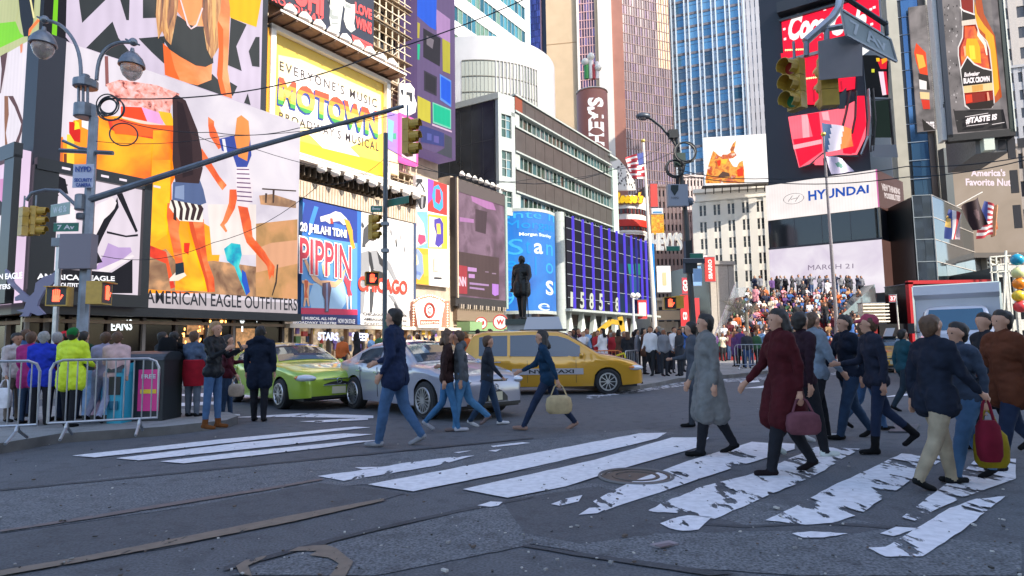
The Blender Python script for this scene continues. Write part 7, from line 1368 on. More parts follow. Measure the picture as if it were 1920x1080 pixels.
# --- grandstand steps
RED = mat('red_glass_step', (.26, .03, .03), .25, spec=.6, noise=.15, nscale=2)
YA, YB, ZT, NS = 40., 51., 4.9, 20
xa0, xa1 = D(1335, 640, YA).x, D(1640, 640, YA).x; xb0, xb1 = D(1400, 640, YB).x, D(1650, 640, YB).x
t = thing('grandstand_steps', ((xa0+xa1)/2, YA, 0), 'broad red glass grandstand steps crowded with people below the screens', 'steps')
b = MB()
for i in range(NS):
    f = i/NS; y0 = YA+(YB-YA)*f; z0 = .13+ZT*f; l, r_ = xa0+(xb0-xa0)*f, xa1+(xb1-xa1)*f; b.hexa([(l, y0, 0), (r_, y0, 0), (r_, YB+2, 0), (l, YB+2, 0), (l, y0, z0+ZT/NS), (r_, y0, z0+ZT/NS), (r_, y0+(YB-YA)/NS, z0+ZT/NS), (l, y0+(YB-YA)/NS, z0+ZT/NS)], RED) if i < NS-1 else b.hexa([(l, y0, 0), (r_, y0, 0), (r_, YB+2, 0), (l, YB+2, 0), (l, y0, z0+ZT/NS), (r_, y0, z0+ZT/NS), (r_, YB+2, z0+ZT/NS), (l, YB+2, z0+ZT/NS)], RED)
b.build('steps', t)
b = MB(); rg = mat('rail_glass', (.45, .52, .56), .08, spec=.6, alpha=.35)
for side, (x0, x1) in (('r', (xa1, xb1)), ('l', (xa0, xb0))):
    b.hexa([(x0-.02, YA, .2), (x0+.02, YA, .2), (x1+.02, YB+2, ZT+.3), (x1-.02, YB+2, ZT+.3), (x0-.02, YA, 1.3), (x0+.02, YA, 1.3), (x1+.02, YB+2, ZT+1.4), (x1-.02, YB+2, ZT+1.4)], rg)
b.hexa([(xb0, YB+1.9, ZT), (xb1, YB+1.9, ZT), (xb1, YB+1.95, ZT), (xb0, YB+1.95, ZT), (xb0, YB+1.9, ZT+1.1), (xb1, YB+1.9, ZT+1.1), (xb1, YB+1.95, ZT+1.1), (xb0, YB+1.95, ZT+1.1)], rg); b.build('glass_rail', t)
b = MB(); 
for x0, x1 in ((xa1, xb1), (xa0, xb0)): b.tube([(x0, YA, 0), (x0, YA, 1.33), (x1, YB+2, ZT+1.43), (x1, YB+2, ZT)], .04, GALV, 6)
b.build('handrail', t)
# glass and steel prism right of the steps (booth roof)
b = MB(); pr_ = [D(1568, 600, 44), D(1640, 533, 47), D(1650, 600, 47)]; b.prism(pr_, (0, 1.5, 0), glassm('booth_glass', (.16, .19, .2), .1, .6)); tag(b.build('booth_glass'), 'sloping dark glass side of the ticket booth right of the steps', 'booth')
t, w, r = board('ticket_booth', 'cream louvred booth panel below the dark glass slope', 1618, 568, 1660, 606, 43, paint('cfc8b8', .5), .6); b = MB()
for i in range(6): z = r[2]+(r[3]-r[2])*(i+.5)/6; b.wbox(w, r[0]-.1, r[1]+.15, z-.05, z+.05, 0, .25, paint('ece4d4', .5))
b.build('louvre', t)
# ======================= vehicles =======================
TYRE = mat('tyre', (.02, .02, .022), .85); RIM = mat('alloy', (.55, .56, .58), .3, .85); GLS = mat('car_glass', (.03, .045, .06), .05, spec=.9, coat=.5); CHR = mat('chrome', (.6, .62, .65), .15, .95); HLT = mat('headlamp', (.62, .66, .72), .08, spec=.9, coat=1); TRM = mat('black_trim', (.015, .015, .017), .5)
def carpaint(n, c): return mat(n, c, .28, .25, coat=1.0, spec=.6)
def lerp_tab(tab, x):
    if x >= tab[0][0]: return tab[0][1]
    for (x0, y0), (x1, y1) in zip(tab, tab[1:]):
        if x1 <= x <= x0: return y0+(y1-y0)*(x0-x)/(x0-x1)
    return tab[-1][1]
def wheel(t, x, y, R=.335, w=.22, rim=RIM, ns=10):
    s = 1 if y > 0 else -1; b = MB()
    b.lathe([(R*.66, -w/2), (R*.93, -w/2), (R, -w*.36), (R, w*.36), (R*.93, w/2), (R*.66, w/2)], (x, y, R), TYRE, 28, 'Y'); o = b.build('wheel', t, local=True, smooth=True)
    b = MB(); yo = y+s*(w*.5+.006); b.ring((x, yo, R), R*.66, .02, rim, (0, 1, 0), 28, 6); b.tube([(x, yo-s*.012, R), (x, yo-s*.005, R)], R*.66, TRM, 24)
    for i in range(ns): a = 2*pi*i/ns; b.bar((x+.04*cos(a), yo, R+.04*sin(a)), (x+R*.64*cos(a), yo-s*.005, R+R*.64*sin(a)), .034, .02, rim)
    b.tube([(x, yo-s*.02, R), (x, yo+s*.015, R)], .05, rim, 12); b.build('rim', o, local=True)
def car(name, loc, rz, label, cat, paint_, prof, plan, belt, L, wb, glass, width=.91, tumble=.46, hl=None, grille=(.75, .13, .5), rim=RIM, ns=10, R=.335, sill=.22, fender=None):
    t = thing(name, loc, label, cat, None, rz); T = lambda x: lerp_tab(prof, x); W0 = lambda x: lerp_tab(plan, x)*width/.91; ax_ = (wb/2+.02, -wb/2+.02)
    def bot(x):
        z = sill+.02*(abs(x)/L*2)**4*3
        for xa in ax_:
            if abs(x-xa) < R+.05: z = max(z, R+sqrt(max(0, (R+.05)**2-(x-xa)**2)))
        return z
    def wd(x, z):
        zb = lerp_tab(belt, x); w = W0(x)
        if z < zb: k = (zb-z)/zb; return w*(1-.035*k-.10*max(0, k-.55)**2*4)
        return w-(z-zb)*tumble-.03*min(1, (z-zb)/.05)
    xs = sorted(set([round(L/2-i*L/72, 4) for i in range(73)]+[a+s*(R+.05) for a in ax_ for s in (-1, 1)]+[a+s*(R+.051) for a in ax_ for s in (-1, 1)]), reverse=True)
    b = MB(); rings = []
    for x in xs:
        tz, bz = T(x), bot(x); bz = min(bz, tz-.12); r = min(.09, (tz-bz)*.3); pts = []
        for k in range(11): z = bz+(tz-r-bz)*k/10; pts.append((wd(x, z), z))
        w1 = wd(x, tz-r)
        for a in (22, 45, 68): pts.append((w1-r*1.6*(1-cos(radians(a))), tz-r+r*sin(radians(a))*.92))
        w2 = w1-r*1.6
        for f in (1, .75, .5, .25): pts.append((w2*f, tz+.035*(1-f*f)))
        rings.append([(x, y, z) for y, z in pts]+[(x, 0, tz+.036)]+[(x, -y, z) for y, z in reversed(pts)])
    n = len(rings[0]); s0 = len(b.v); k = b.mi(paint_)
    for r in rings: b.v += [Vector(p) for p in r]
    for i in range(len(rings)-1):
        for j in range(n-1): b.f.append((s0+i*n+j, s0+i*n+j+1, s0+(i+1)*n+j+1, s0+(i+1)*n+j)); b.m.append(k)
    b.f.append(tuple(range(s0, s0+n))); b.m.append(k); b.f.append(tuple(s0+(len(rings)-1)*n+j for j in range(n))); b.m.append(k)
    body = b.build('body', t, local=True, smooth=True, angle=40)
    b = MB(); b.box((0, 0, .32), (L*.93, width*1.6, .24), TRM); b.box((0, 0, .55), (L*.8, width*1.55, .25), TRM); b.build('underbody', t, local=True)
    (ws0, ws1), (rw0, rw1), side = glass
    for nm, x0, x1 in (('windshield', ws0, ws1), ('rear_window', rw0, rw1)):
        b = MB(); N, Mn = 10, 10
        def gp(i, j): x = x0+(x1-x0)*i/N; tz = T(x); w = max(.1, wd(x, tz-.05)-.12); f = (2*j/Mn-1); return (x, w*f, tz+.036-.035*f*f*(w/(w+.05))+.008)
        for i in range(N):
            for j in range(Mn): b.face([gp(i, j), gp(i+1, j), gp(i+1, j+1), gp(i, j+1)], GLS)
        b.build(nm, t, local=True, smooth=True)
    for s_ in (1, -1):
        for (x0, x1) in side:
            b = MB(); N = 12
            def lo_(x): return lerp_tab(belt, x)+.04
            def hi_(x): return max(lo_(x)+.005, T(x)-.115)
            for i in range(N):
                xa, xb = x0+(x1-x0)*i/N, x0+(x1-x0)*(i+1)/N
                for m_ in range(4):
                    f0, f1 = m_/4, (m_+1)/4; P = [(xa, lo_(xa)+(hi_(xa)-lo_(xa))*f0), (xb, lo_(xb)+(hi_(xb)-lo_(xb))*f0), (xb, lo_(xb)+(hi_(xb)-lo_(xb))*f1), (xa, lo_(xa)+(hi_(xa)-lo_(xa))*f1)]
                    b.face([(x, s_*(wd(x, z)+.009), z) for x, z in P], GLS)
            b.build('side_window', t, local=True, smooth=True)
        b = MB(); dx = [side[0][0]-.12, (side[0][1]+side[-1][0])/2, side[-1][1]+.15]
        for x in dx: 
            for q_ in range(6): z0, z1 = .32+q_*.1, .42+q_*.1; b.bar((x, s_*(wd(x, z0)+.002), z0), (x, s_*(wd(x, z1)+.002), z1), .012, .008, TRM)
        b.build('door_seam', t, local=True)
        b = MB()
        for x in (dx[0]-.85, dx[1]-.8): z = lerp_tab(belt, x)-.12; b.box((x, s_*(wd(x, z)+.02), z), (.18, .03, .03), CHR)
        b.build('door_handle', t, local=True)
        b = MB(); x = side[0][0]+.02; z = lerp_tab(belt, x)+.08; b.ball((x, s_*(width+.08), z), (.06, .1, .07), paint_, 10, 6); b.build('wing_mirror', t, local=True, smooth=True)
        hx, hyy, hz_, hr = hl or (L/2-.19, .68, .69, (.25, .13, .08)); b = MB(); b.ball((hx, s_*hyy, hz_), hr, HLT, 14, 8, Matrix.Rotation(-s_*.62, 3, 'Z')); b.build('headlight', t, local=True, smooth=True)
        b = MB(); b.ball((hx-.12, s_*(hyy+.12), hz_+.01), (.10, .07, .045), mat('indicator', (.7, .22, .03), .2), 8, 6); b.build('indicator', t, local=True, smooth=True)
        b = MB(); b.ball((-L/2+.14, s_*.66, .84), (.12, .18, .09), mat('tail_lamp', (.35, .01, .01), .2), 10, 6); b.build('tail_light', t, local=True, smooth=True)
        for xa in ax_: wheel(t, xa, s_*(width-.11), R, rim=rim, ns=ns)
    gw, gh, gzz = grille; b = MB(); xf = L/2
    def fx_(y, z): return xf+.012-.03*(y/.6)**2
    for i in range(8):
        y0, y1 = -gw/2+gw*i/8, -gw/2+gw*(i+1)/8
        b.hexa([(fx_(y0, 0)-.06, y0, gzz-gh/2), (fx_(y0, 0), y0, gzz-gh/2), (fx_(y1, 0), y1, gzz-gh/2), (fx_(y1, 0)-.06, y1, gzz-gh/2), (fx_(y0, 0)-.06, y0, gzz+gh/2), (fx_(y0, 0)-.02, y0, gzz+gh/2), (fx_(y1, 0)-.02, y1, gzz+gh/2), (fx_(y1, 0)-.06, y1, gzz+gh/2)], TRM)
    b.build('grille', t, local=True); b = MB()
    for z in (gzz-gh/2, gzz+gh/2):
        for i in range(8): y0, y1 = -gw/2+gw*i/8, -gw/2+gw*(i+1)/8; b.bar((fx_(y0, 0)+.008, y0, z), (fx_(y1, 0)+.008, y1, z), .018, m=CHR)
    b.ring((fx_(0, 0)+.02, 0, gzz+gh*.15), .055, .012, CHR, (1, 0, 0), 16); b.box((fx_(0, 0)+.02, 0, gzz+gh*.15), (.012, .07, .014), CHR); b.build('chrome_trim', t, local=True)
    b = MB(); b.box((xf+.02, 0, .42), (.02, .32, .15), mat('plate', (.62, .58, .42), .5)); b.build('number_plate', t, local=True)
    b = MB()
    for i in range(8): y0, y1 = -.62+1.24*i/8, -.62+1.24*(i+1)/8; b.bar((fx_(y0, 0)+.0, y0, .28), (fx_(y1, 0)+.0, y1, .28), .05, .05, TRM)
    b.build('air_intake', t, local=True); return t, T, wd
SED = [(2.39, .64), (2.37, .71), (2.25, .79), (2.0, .85), (1.5, .94), (1.0, 1.0), (.95, 1.02), (.7, 1.17), (.3, 1.36), (.05, 1.42), (-.4, 1.45), (-.9, 1.42), (-1.3, 1.30), (-1.75, 1.12), (-2.0, 1.07), (-2.25, 1.04), (-2.36, .98), (-2.39, .7)]
PLN = [(2.39, .60), (2.33, .70), (2.15, .80), (1.9, .86), (1.5, .90), (0, .91), (-1.6, .90), (-2.1, .84), (-2.3, .76), (-2.39, .68)]
BLT = [(2.39, .60), (2.0, .76), (1.4, .86), (1.0, .90), (0, .93), (-1.4, .97), (-2.4, .95)]
GLA = ((.93, .12), (-1.0, -1.72), ((.62, -.28), (-.36, -1.22)))
def heading(dx, dy): return atan2(dy, dx)
def place_by(px, Y, hx, hy, lx, ly):   # world location of car origin so that local point (lx,ly) is at pixel column px, depth Y
    p = D(px, 655, Y); a = heading(hx, hy); return (p.x-(lx*cos(a)-ly*sin(a)), Y-(lx*sin(a)+ly*cos(a)), 0.), a
lc, a_ = place_by(525, 13.7, .70, -.714, 1.4, -.9)
car('car', lc, a_, 'lime green sedan nosing toward the crosswalk behind the silver sedan', 'car', carpaint('lime_paint', (.36, .52, .035)), SED, PLN, BLT, 4.78, 2.76, GLA, grille=(.72, .13, .60))
lc, a_ = place_by(662, 13.6, .66, -.75, -1.4, -.9)
car('car', lc, a_, 'silver sedan with dark flared grille, partly hidden by walkers', 'car', carpaint('silver_paint', (.34, .34, .40)), SED, PLN, BLT, 4.80, 2.80, GLA, hl=(2.20, .69, .70, (.26, .14, .07)), grille=(.62, .40, .52), rim=mat('alloy_dark', (.4, .41, .43), .3, .85), ns=16, R=.345)
# yellow minivan cab
VAN = [(2.45, .60), (2.42, .74), (2.2, .86), (1.7, 1.0), (1.3, 1.07), (1.2, 1.12), (.9, 1.33), (.45, 1.60), (.2, 1.68), (-.5, 1.72), (-1.8, 1.70), (-2.15, 1.62), (-2.35, 1.15), (-2.43, .9), (-2.45, .6)]
VB = [(2.45, .65), (1.8, .86), (1.2, .96), (-2.45, 1.02)]
ycab = carpaint('cab_yellow', (.66, .33, .015)); p = D(1040, 655, 17.2); GLV = ((1.15, .38), (-2.16, -2.34), ((.78, -.1), (-.18, -1.1), (-1.18, -1.95)))
def cab_extras(t, x=-.2, z=1.76):
    b = MB(); b.prism([(x+.55, -.18, z), (x-.55, -.18, z), (x-.45, -.05, z+.36), (x+.45, -.05, z+.36)], (0, .3, 0), mat('roof_ad', (.45, .46, .5), .4)); b.box((x, 0, z-.02), (1.3, .5, .05), TRM); b.build('roof_sign', t, local=True)
t, T_, wd_ = car('taxi', (p.x-.1, 17.4, 0), radians(-3), 'yellow minivan taxi with roof sign crossing behind the woman with the tan bag', 'taxi', ycab, VAN, [(x*1.025, y) for x, y in PLN], VB, 4.9, 2.95, GLV, tumble=.30, grille=(.8, .16, .62)); cab_extras(t)
b = MB(); 
for s_ in (-1, 1):
    b.box((-.1, s_*.918, .62), (1.9, .01, .16), mat('cab_band', (.42, .40, .42), .5)); text_map(b, 'NYC TAXI', lambda u, v, z: Vector((.6-1.2*u if s_ > 0 else -.6+1.2*u, s_*.927, .57+.1*v)), TRM, bold=.03)
b.build('door_lettering', t, local=True)
p = D(1668, 655, 27); t, T_, wd_ = car('taxi', (p.x, 27, 0), radians(-118), 'distant yellow taxi heading toward the crosswalk left of the white truck', 'taxi', ycab, SED, PLN, BLT, 4.78, 2.76, GLA, grille=(.72, .13, .60)); cab_extras(t, -.3, 1.48)
# white box truck facing the camera
p = D(1800, 655, 21.0); t = thing('box_truck', (p.x, 21.0, 0), 'white box truck with blue-tinted windscreen facing the crosswalk', 'truck', None, radians(-128)); wp = carpaint('truck_white', (.62, .62, .66)); boxm = mat('truck_box', (.66, .67, .72), .5, noise=.04, nscale=2)
TRK = [(2.75, .8), (2.73, 1.1), (2.6, 1.25), (2.1, 1.4), (1.75, 1.5), (1.7, 1.56), (1.15, 2.32), (.95, 2.42), (.3, 2.46), (-.1, 2.46)]
b = MB(); rings = []
for i in range(33):
    x = 2.75-i*2.85/32; tz = lerp_tab(TRK, x); bz = .42 if abs(x-1.75) > .44 else .42+sqrt(.44**2-(x-1.75)**2); w = 1.0-.16*max(0, (x-2.3)/.45)**2; pts = []
    for k in range(10): z = bz+(tz-.1-bz)*k/9; pts.append((w-max(0, z-1.45)*.2, z))
    w1 = pts[-1][0]; pts += [(w1-.03, tz-.06), (w1-.09, tz-.015), (w1*.6, tz+.01), (0, tz+.02)]; rings.append([(x, y, z) for y, z in pts]+[(x, -y, z) for y, z in reversed(pts[:-1])])
n = len(rings[0]); k = b.mi(wp)
for r in rings: b.v += [Vector(q_) for q_ in r]
for i in range(len(rings)-1):
    for j in range(n-1): b.f.append((i*n+j, i*n+j+1, (i+1)*n+j+1, (i+1)*n+j)); b.m.append(k)
b.f.append(tuple(range(n))); b.m.append(k); b.build('cab', t, local=True, smooth=True, angle=40)
b = MB(); wsp = lambda x, f: (x, (0.93-max(0, lerp_tab(TRK, x)-1.45)*.2)*f, lerp_tab(TRK, x)+.03)
for i in range(8):
    for j in range(6): xa, xb = 1.68-.5*i/8, 1.68-.5*(i+1)/8; f0, f1 = -.93+1.86*j/6, -.93+1.86*(j+1)/6; b.face([wsp(xa, f0), wsp(xb, f0), wsp(xb, f1), wsp(xa, f1)], mat('tinted_screen', (.03, .12, .2), .06, spec=.9, coat=.5))
b.build('windshield', t, local=True, smooth=True)
for s_ in (1, -1):
    b = MB(); b.face([(1.5, s_*1.006, 1.55), (.35, s_*1.006, 1.55), (.35, s_*.875, 2.25), (1.08, s_*.875, 2.25)], GLS); b.build('side_window', t, local=True); b = MB(); b.box((2.62, s_*.74, 1.08), (.22, .3, .2), HLT); b.build('headlight', t, local=True); b = MB(); b.box((1.5, s_*1.22, 1.7), (.08, .18, .34), TRM); b.bar((1.4, s_*.98, 1.55), (1.5, s_*1.18, 1.6), .03, m=TRM); b.build('wing_mirror', t, local=True)
    wheel(t, 1.75, s_*.9, .38, .26, RIM, 8); wheel(t, -2.6, s_*.9, .38, .4, RIM, 8)
b = MB(); b.box((2.76, 0, .98), (.06, 1.15, .3), TRM); b.box((2.74, 0, .5), (.14, 1.85, .2), mat('truck_bumper', (.5, .5, .54), .4)); b.build('grille', t, local=True)
b = MB(); text_map(b, 'TOYOTA', lambda u, v, z: Vector((2.80, -.35+.7*u, .95+.07*v)), CHR, bold=.04)
for z in (.86, 1.12): b.box((2.80, 0, z), (.02, 1.15, .03), CHR)
b.build('chrome_trim', t, local=True)
b = MB(); b.box((-2.15, 0, 1.95), (4.7, 2.4, 2.45), boxm); b.hexa([(.2, -1.18, 2.7), (.55, -1.18, 2.85), (.55, 1.18, 2.85), (.2, 1.18, 2.7), (.2, -1.18, 3.16), (.5, -1.18, 3.16), (.5, 1.18, 3.16), (.2, 1.18, 3.16)], boxm); b.build('cargo_box', t, local=True)
b = MB(); 
for y in (-1.2, 1.2): b.bar((.22, y, .75), (.22, y, 3.17), .06, m=CHR)
b.bar((.22, -1.2, 3.18), (.22, 1.2, 3.18), .06, m=CHR); b.box((-2.1, 0, .6), (5.2, 1.0, .2), TRM)
b.build('box_frame', t, local=True)
# ======================= people =======================
def capsule(b, p0, r0, p1, r1, n=10, sy=1.0, m=None):
    p0, p1 = Vector(p0), Vector(p1); d = p1-p0; L = d.length; d = d/L if L > 1e-5 else Vector((0, 0, 1)); a = d.cross(Vector((0, 1, 0)) if abs(d.y) < .9 else Vector((1, 0, 0))).normalized(); c = d.cross(a)
    rings = [(p0-d*r0*cos(t)*.999, r0*sin(t)) for t in (.25, .7, 1.1, pi/2)]+[(p1+d*r1*cos(t), r1*sin(t)) for t in (pi/2, 1.1, .7, .25)]; s = len(b.v)
    for q_, r in rings:
        for j in range(n):
            t = 2*pi*j/n; v = (a*cos(t)+c*sin(t))*r; v.y *= sy; b.v.append(q_+v)
    for i in range(len(rings)-1):
        for j in range(n): b.f.append((s+i*n+j, s+i*n+(j+1) % n, s+(i+1)*n+(j+1) % n, s+(i+1)*n+j)); b.m.append(0)
    b.f.append(tuple(s+j for j in reversed(range(n)))); b.m.append(0); b.f.append(tuple(s+7*n+j for j in range(n))); b.m.append(0)
def fuse(name, prims, vox, smooth=2, target=None, fold=0.):
    """prims: (p0,r0,p1,r1,material,sy). One continuous skin over all of them, coloured by the nearest."""
    b = MB()
    for p in prims: capsule(b, p[0], p[1], p[2], p[3], 12, p[5] if len(p) > 5 else 1.0)
    me = bpy.data.meshes.new('tmp'); me.from_pydata([tuple(v) for v in b.v], [], b.f); o = bpy.data.objects.new('tmp', me); C.objects.link(o)
    r = o.modifiers.new('r', 'REMESH'); r.mode = 'VOXEL'; r.voxel_size = vox; s = o.modifiers.new('s', 'SMOOTH'); s.factor = .5; s.iterations = smooth
    if fold:
        tx = bpy.data.textures.get('folds') or bpy.data.textures.new('folds', 'CLOUDS'); tx.noise_scale = .055; tx.noise_depth = 2; w_ = o.modifiers.new('w', 'DISPLACE'); w_.texture = tx; w_.strength = fold; w_.mid_level = .5
    if target: d = o.modifiers.new('d', 'DECIMATE'); d.ratio = target
    dg = bpy.context.evaluated_depsgraph_get(); dg.update(); out = bpy.data.meshes.new_from_object(o.evaluated_get(dg)); bpy.data.objects.remove(o); out.name = name; out.materials.clear()
    import numpy as np
    ms = []
    for p in prims:
        if p[4] not in ms: ms.append(p[4])
    for m_ in ms: out.materials.append(m_)
    nf = len(out.polygons); ct = np.empty(nf*3); out.polygons.foreach_get('center', ct); ct = ct.reshape(-1, 3); best = np.full(nf, 1e9); idx = np.zeros(nf, int)
    for p in prims:
        A, B = np.array(p[0]), np.array(p[2]); d = B-A; L2 = max(d.dot(d), 1e-9); t = np.clip(((ct-A)@d)/L2, 0, 1); q_ = A+t[:, None]*d; df = ct-q_; sy = p[5] if len(p) > 5 else 1.0; df[:, 1] /= sy
        ds = np.sqrt((df**2).sum(1))-(p[1]+(p[3]-p[1])*t); k = ds < best; best[k] = ds[k]; idx[k] = ms.index(p[4])
    out.polygons.foreach_set('material_index', idx.astype(np.int32)); out.polygons.foreach_set('use_smooth', np.ones(nf, bool)); out.update(); return out
SKINS = [mat('skin_%d' % i, c, .55, spec=.35) for i, c in enumerate(((.50, .27, .18), (.36, .18, .11), (.20, .095, .055), (.58, .34, .25)))]
def cloth(c, r=.85): return mat('cloth_'+c, c, rough=r, noise=.18, nscale=9, bump=.35, spec=.2)
HAIRS = {'dark': mat('hair_dark', (.018, .013, .01), .6, noise=.3, nscale=40), 'brown': mat('hair_brown', (.09, .045, .022), .6, noise=.3, nscale=40), 'blond': mat('hair_blond', (.30, .17, .07), .55, noise=.35, nscale=40), 'grey': mat('hair_grey', (.28, .27, .26), .7, noise=.2, nscale=40)}
def person_meshes(H=1.75, pose=None, top=None, legs=None, shoes=None, skin=None, hair='dark', hairlen=0., coat=0., hood=False, vox=.014, fingers=True, boots=0., bulk=1.0, female=False, target=None, hat=None, skirt=False, bare_leg=False):
    """pose angles in degrees; person faces local +X. returns list of (part name, mesh)"""
    P = dict(lt=0, lk=0, rt=0, rk=0, ls=5, le=12, rs=-5, re=12, la=8, ra=8, lean=0, head=0, nod=0, hipz=None, handz=0); P.update(pose or {}); s = H/1.75; w = .92 if female else 1.0; bk = bulk
    sn = lambda d: sin(radians(d)); cs_ = lambda d: cos(radians(d)); V = Vector
    TH, SH, FT = .445*s, .435*s, .075*s
    def leg(side, th, kn):
        hp = V((0, side*.095*s*w, 0)); k = hp+V((sn(th), side*.01, -cs_(th)))*TH; a = th-kn; an = k+V((sn(a), 0, -cs_(a)))*SH; return hp, k, an, a
    Lg, Rg = leg(1, P['lt'], P['lk']), leg(-1, P['rt'], P['rk']); low = min(Lg[2].z, Rg[2].z); hz_ = -low+FT
    if P['hipz'] is not None: hz_ = P['hipz']
    up = V((0, 0, hz_)); body = []; tops = []
    for hp, k, an, a in (Lg, Rg):
        hp, k, an = hp+up, k+up, an+up; f = 1.04 if female else 1.2
        body.append((hp, .095*s*f*w, k, .062*s*f, legs)); body.append((k, .062*s*f, k.lerp(an, .35), .058*s*f, legs)); body.append((k.lerp(an, .35), .058*s*f, an, (.046 if female else .052)*s, legs if not bare_leg else skin))
        if boots: body.append((an.lerp(k, boots), .058*s, an, .048*s, shoes))
        pitch = a*.8 if a < 0 else a*.3; fd = V((cs_(pitch), 0, sn(pitch)*.9)); heel = an+V((0, 0, -.035*s))-fd*.035*s; toe = heel+fd*.20*s+V((0, 0, -.012*s)); body.append((heel, .038*s, toe, .033*s, shoes, 1.15)); body.append((an, .042*s, heel, .038*s, shoes))
    ln = P['lean']; dr = V((sn(ln), 0, cs_(ln))); pel = up+V((0, 0, .02*s)); wst = pel+dr*.17*s; chs = pel+dr*.36*s; shl = pel+dr*.50*s; nk = pel+dr*.57*s; hd = nk+V((sn(ln*.5+P['nod'])*.09*s, 0, .115*s))
    torso = [(pel+V((0, -.075*s*w, 0)), .105*s, pel+V((0, .075*s*w, 0)), .105*s), (wst+V((0, -.06*s, 0)), .095*s*w, wst+V((0, .06*s, 0)), .095*s*w), (chs+V((0, -.085*s*w, 0)), .112*s*w, chs+V((0, .085*s*w, 0)), .112*s*w), (shl+V((0, -.135*s*w, -.005)), .075*s, shl+V((0, .135*s*w, -.005)), .075*s), (pel, .12*s*w, chs, .12*s*w), (chs, .12*s*w, nk, .06*s)]
    for i, q_ in enumerate(torso): body.append((*q_, legs if i == 0 else top)); tops.append((q_[0], q_[1]*1.08*bk, q_[2], q_[3]*1.08*bk, top))
    body.append((shl+dr*.03*s, .06*s, nk+dr*.03*s, .050*s, skin)); body.append((nk, .05*s, hd, .055*s, skin))
    yaw = radians(P['head']); f_ = V((cos(yaw), sin(yaw), -sn(P['nod'])*.6)); sd_ = V((-sin(yaw), cos(yaw), 0)); hc = hd
    body += [(hc+V((0, 0, .02*s))-f_*.02*s, .088*s, hc+V((0, 0, .03*s))+f_*.015*s, .085*s, skin), (hc+f_*.03*s+V((0, 0, .0)), .068*s, hc+f_*.036*s-V((0, 0, .068*s)), .048*s, skin), (hc+f_*.07*s+V((0, 0, .028*s)), .022*s, hc+f_*.066*s+V((0, 0, .03*s)), .026*s, skin), (hc+f_*.075*s-V((0, 0, .05*s)), .018*s, hc+f_*.07*s-V((0, 0, .078*s)), .022*s, skin), (hc+f_*.09*s+V((0, 0, -.0)), .012*s, hc+f_*.099*s-V((0, 0, .022*s)), .014*s, skin)]
    for e in (1, -1): body.append((hc+sd_*e*.088*s+V((0, 0, .012*s)), .014*s, hc+sd_*e*.088*s-V((0, 0, .02*s)), .011*s, skin))
    hands = []
    for side, sh, el, ab in ((1, P['ls'], P['le'], P['la']), (-1, P['rs'], P['re'], P['ra'])):
        s0 = shl+V((0, side*.19*s*w, -.015*s)); u_ = V((sn(sh)*cs_(ab), side*sn(ab), -cs_(sh)*cs_(ab))); elb = s0+u_*.29*s; a = sh+el; l_ = V((sn(a), side*sn(ab)*(.2 if el < 40 else -.5), -cs_(a))).normalized(); wr = elb+l_*.25*s; hb = wr+l_*.05*s
        for lst, k in ((body, 1.0), (tops, 1.22*bk)): lst += [(s0, .055*s*k, elb, .042*s*k, top), (elb, .042*s*k, wr if k == 1 else wr-l_*.03*s, .03*s*k, top)]
        body.append((wr-l_*.01*s, .027*s, hb, .03*s, skin, .8)); palm = hb+l_*.035*s; body.append((hb, .032*s, palm, .034*s, skin, .8)); hands.append(palm)
        if fingers:
            fw = l_.cross(V((0, 1, 0))); fw = fw.normalized() if fw.length > .1 else V((1, 0, 0))
            for i in range(4):
                o_ = fw*(i-1.5)*.021*s; q0 = palm+o_+l_*.02*s; cu = V((0, -side*.35, 0)); ln_ = (.034, .042, .040, .030)[i]*s; q1 = q0+(l_+cu*.5).normalized()*ln_; q2 = q1+(l_+cu*1.8).normalized()*ln_*.8; body += [(q0, .0095*s, q1, .009*s, skin), (q1, .009*s, q2, .008*s, skin)]
            q0 = hb+fw*.03*s; q1 = q0+(fw*.8+l_).normalized()*.035*s; body += [(hb, .014*s, q0, .012*s, skin), (q0, .012*s, q1+l_*.012*s, .009*s, skin)]
    out = [('body', fuse('body', body, vox, 2, target, .012 if fingers else 0))]
    if coat:
        for side in (1, -1):
            for k in (Lg, Rg): hp = pel+V((0, side*.085*s, 0)); e = V((k[1].x*coat*1.05, side*.10*s, hz_-TH*coat*1.15-.02)); tops.append((hp, .138*s*bk, e, .128*s*bk, top, .95))
    else: tops.append((pel+V((0, -.085*s*w, -.03*s)), .128*s*bk, pel+V((0, .085*s*w, -.03*s)), .128*s*bk, top))
    if hood: tops.append((nk-V((.07*s, .05*s, 0)), .07*s, nk-V((.07*s, -.05*s, 0)), .07*s, top))
    out.append(('jacket', fuse('jacket', tops, vox*1.15, 3, target, .028 if fingers else 0)))
    hm = HAIRS[hair]; H_ = [(hc+V((0, 0, .05*s))-f_*.032*s, .093*s, hc+V((0, 0, .07*s))+f_*.004*s, .080*s, hm), (hc-f_*.045*s, .075*s, hc-f_*.045*s-V((0, 0, .045*s)), .062*s, hm)]+[(hc+sd_*e*.052*s-f_*.02*s+V((0, 0, .05*s)), .05*s, hc+sd_*e*.056*s-f_*.032*s-V((0, 0, .012*s)), .042*s, hm) for e in (1, -1)]
    if hairlen:
        for e in (1, 0, -1): H_.append((hc-f_*(.045*s)+sd_*e*.06*s, .055*s, hc-f_*((.12-.06*abs(e))*s)+sd_*e*.10*s-V((0, 0, hairlen*s)), .045*s, hm))
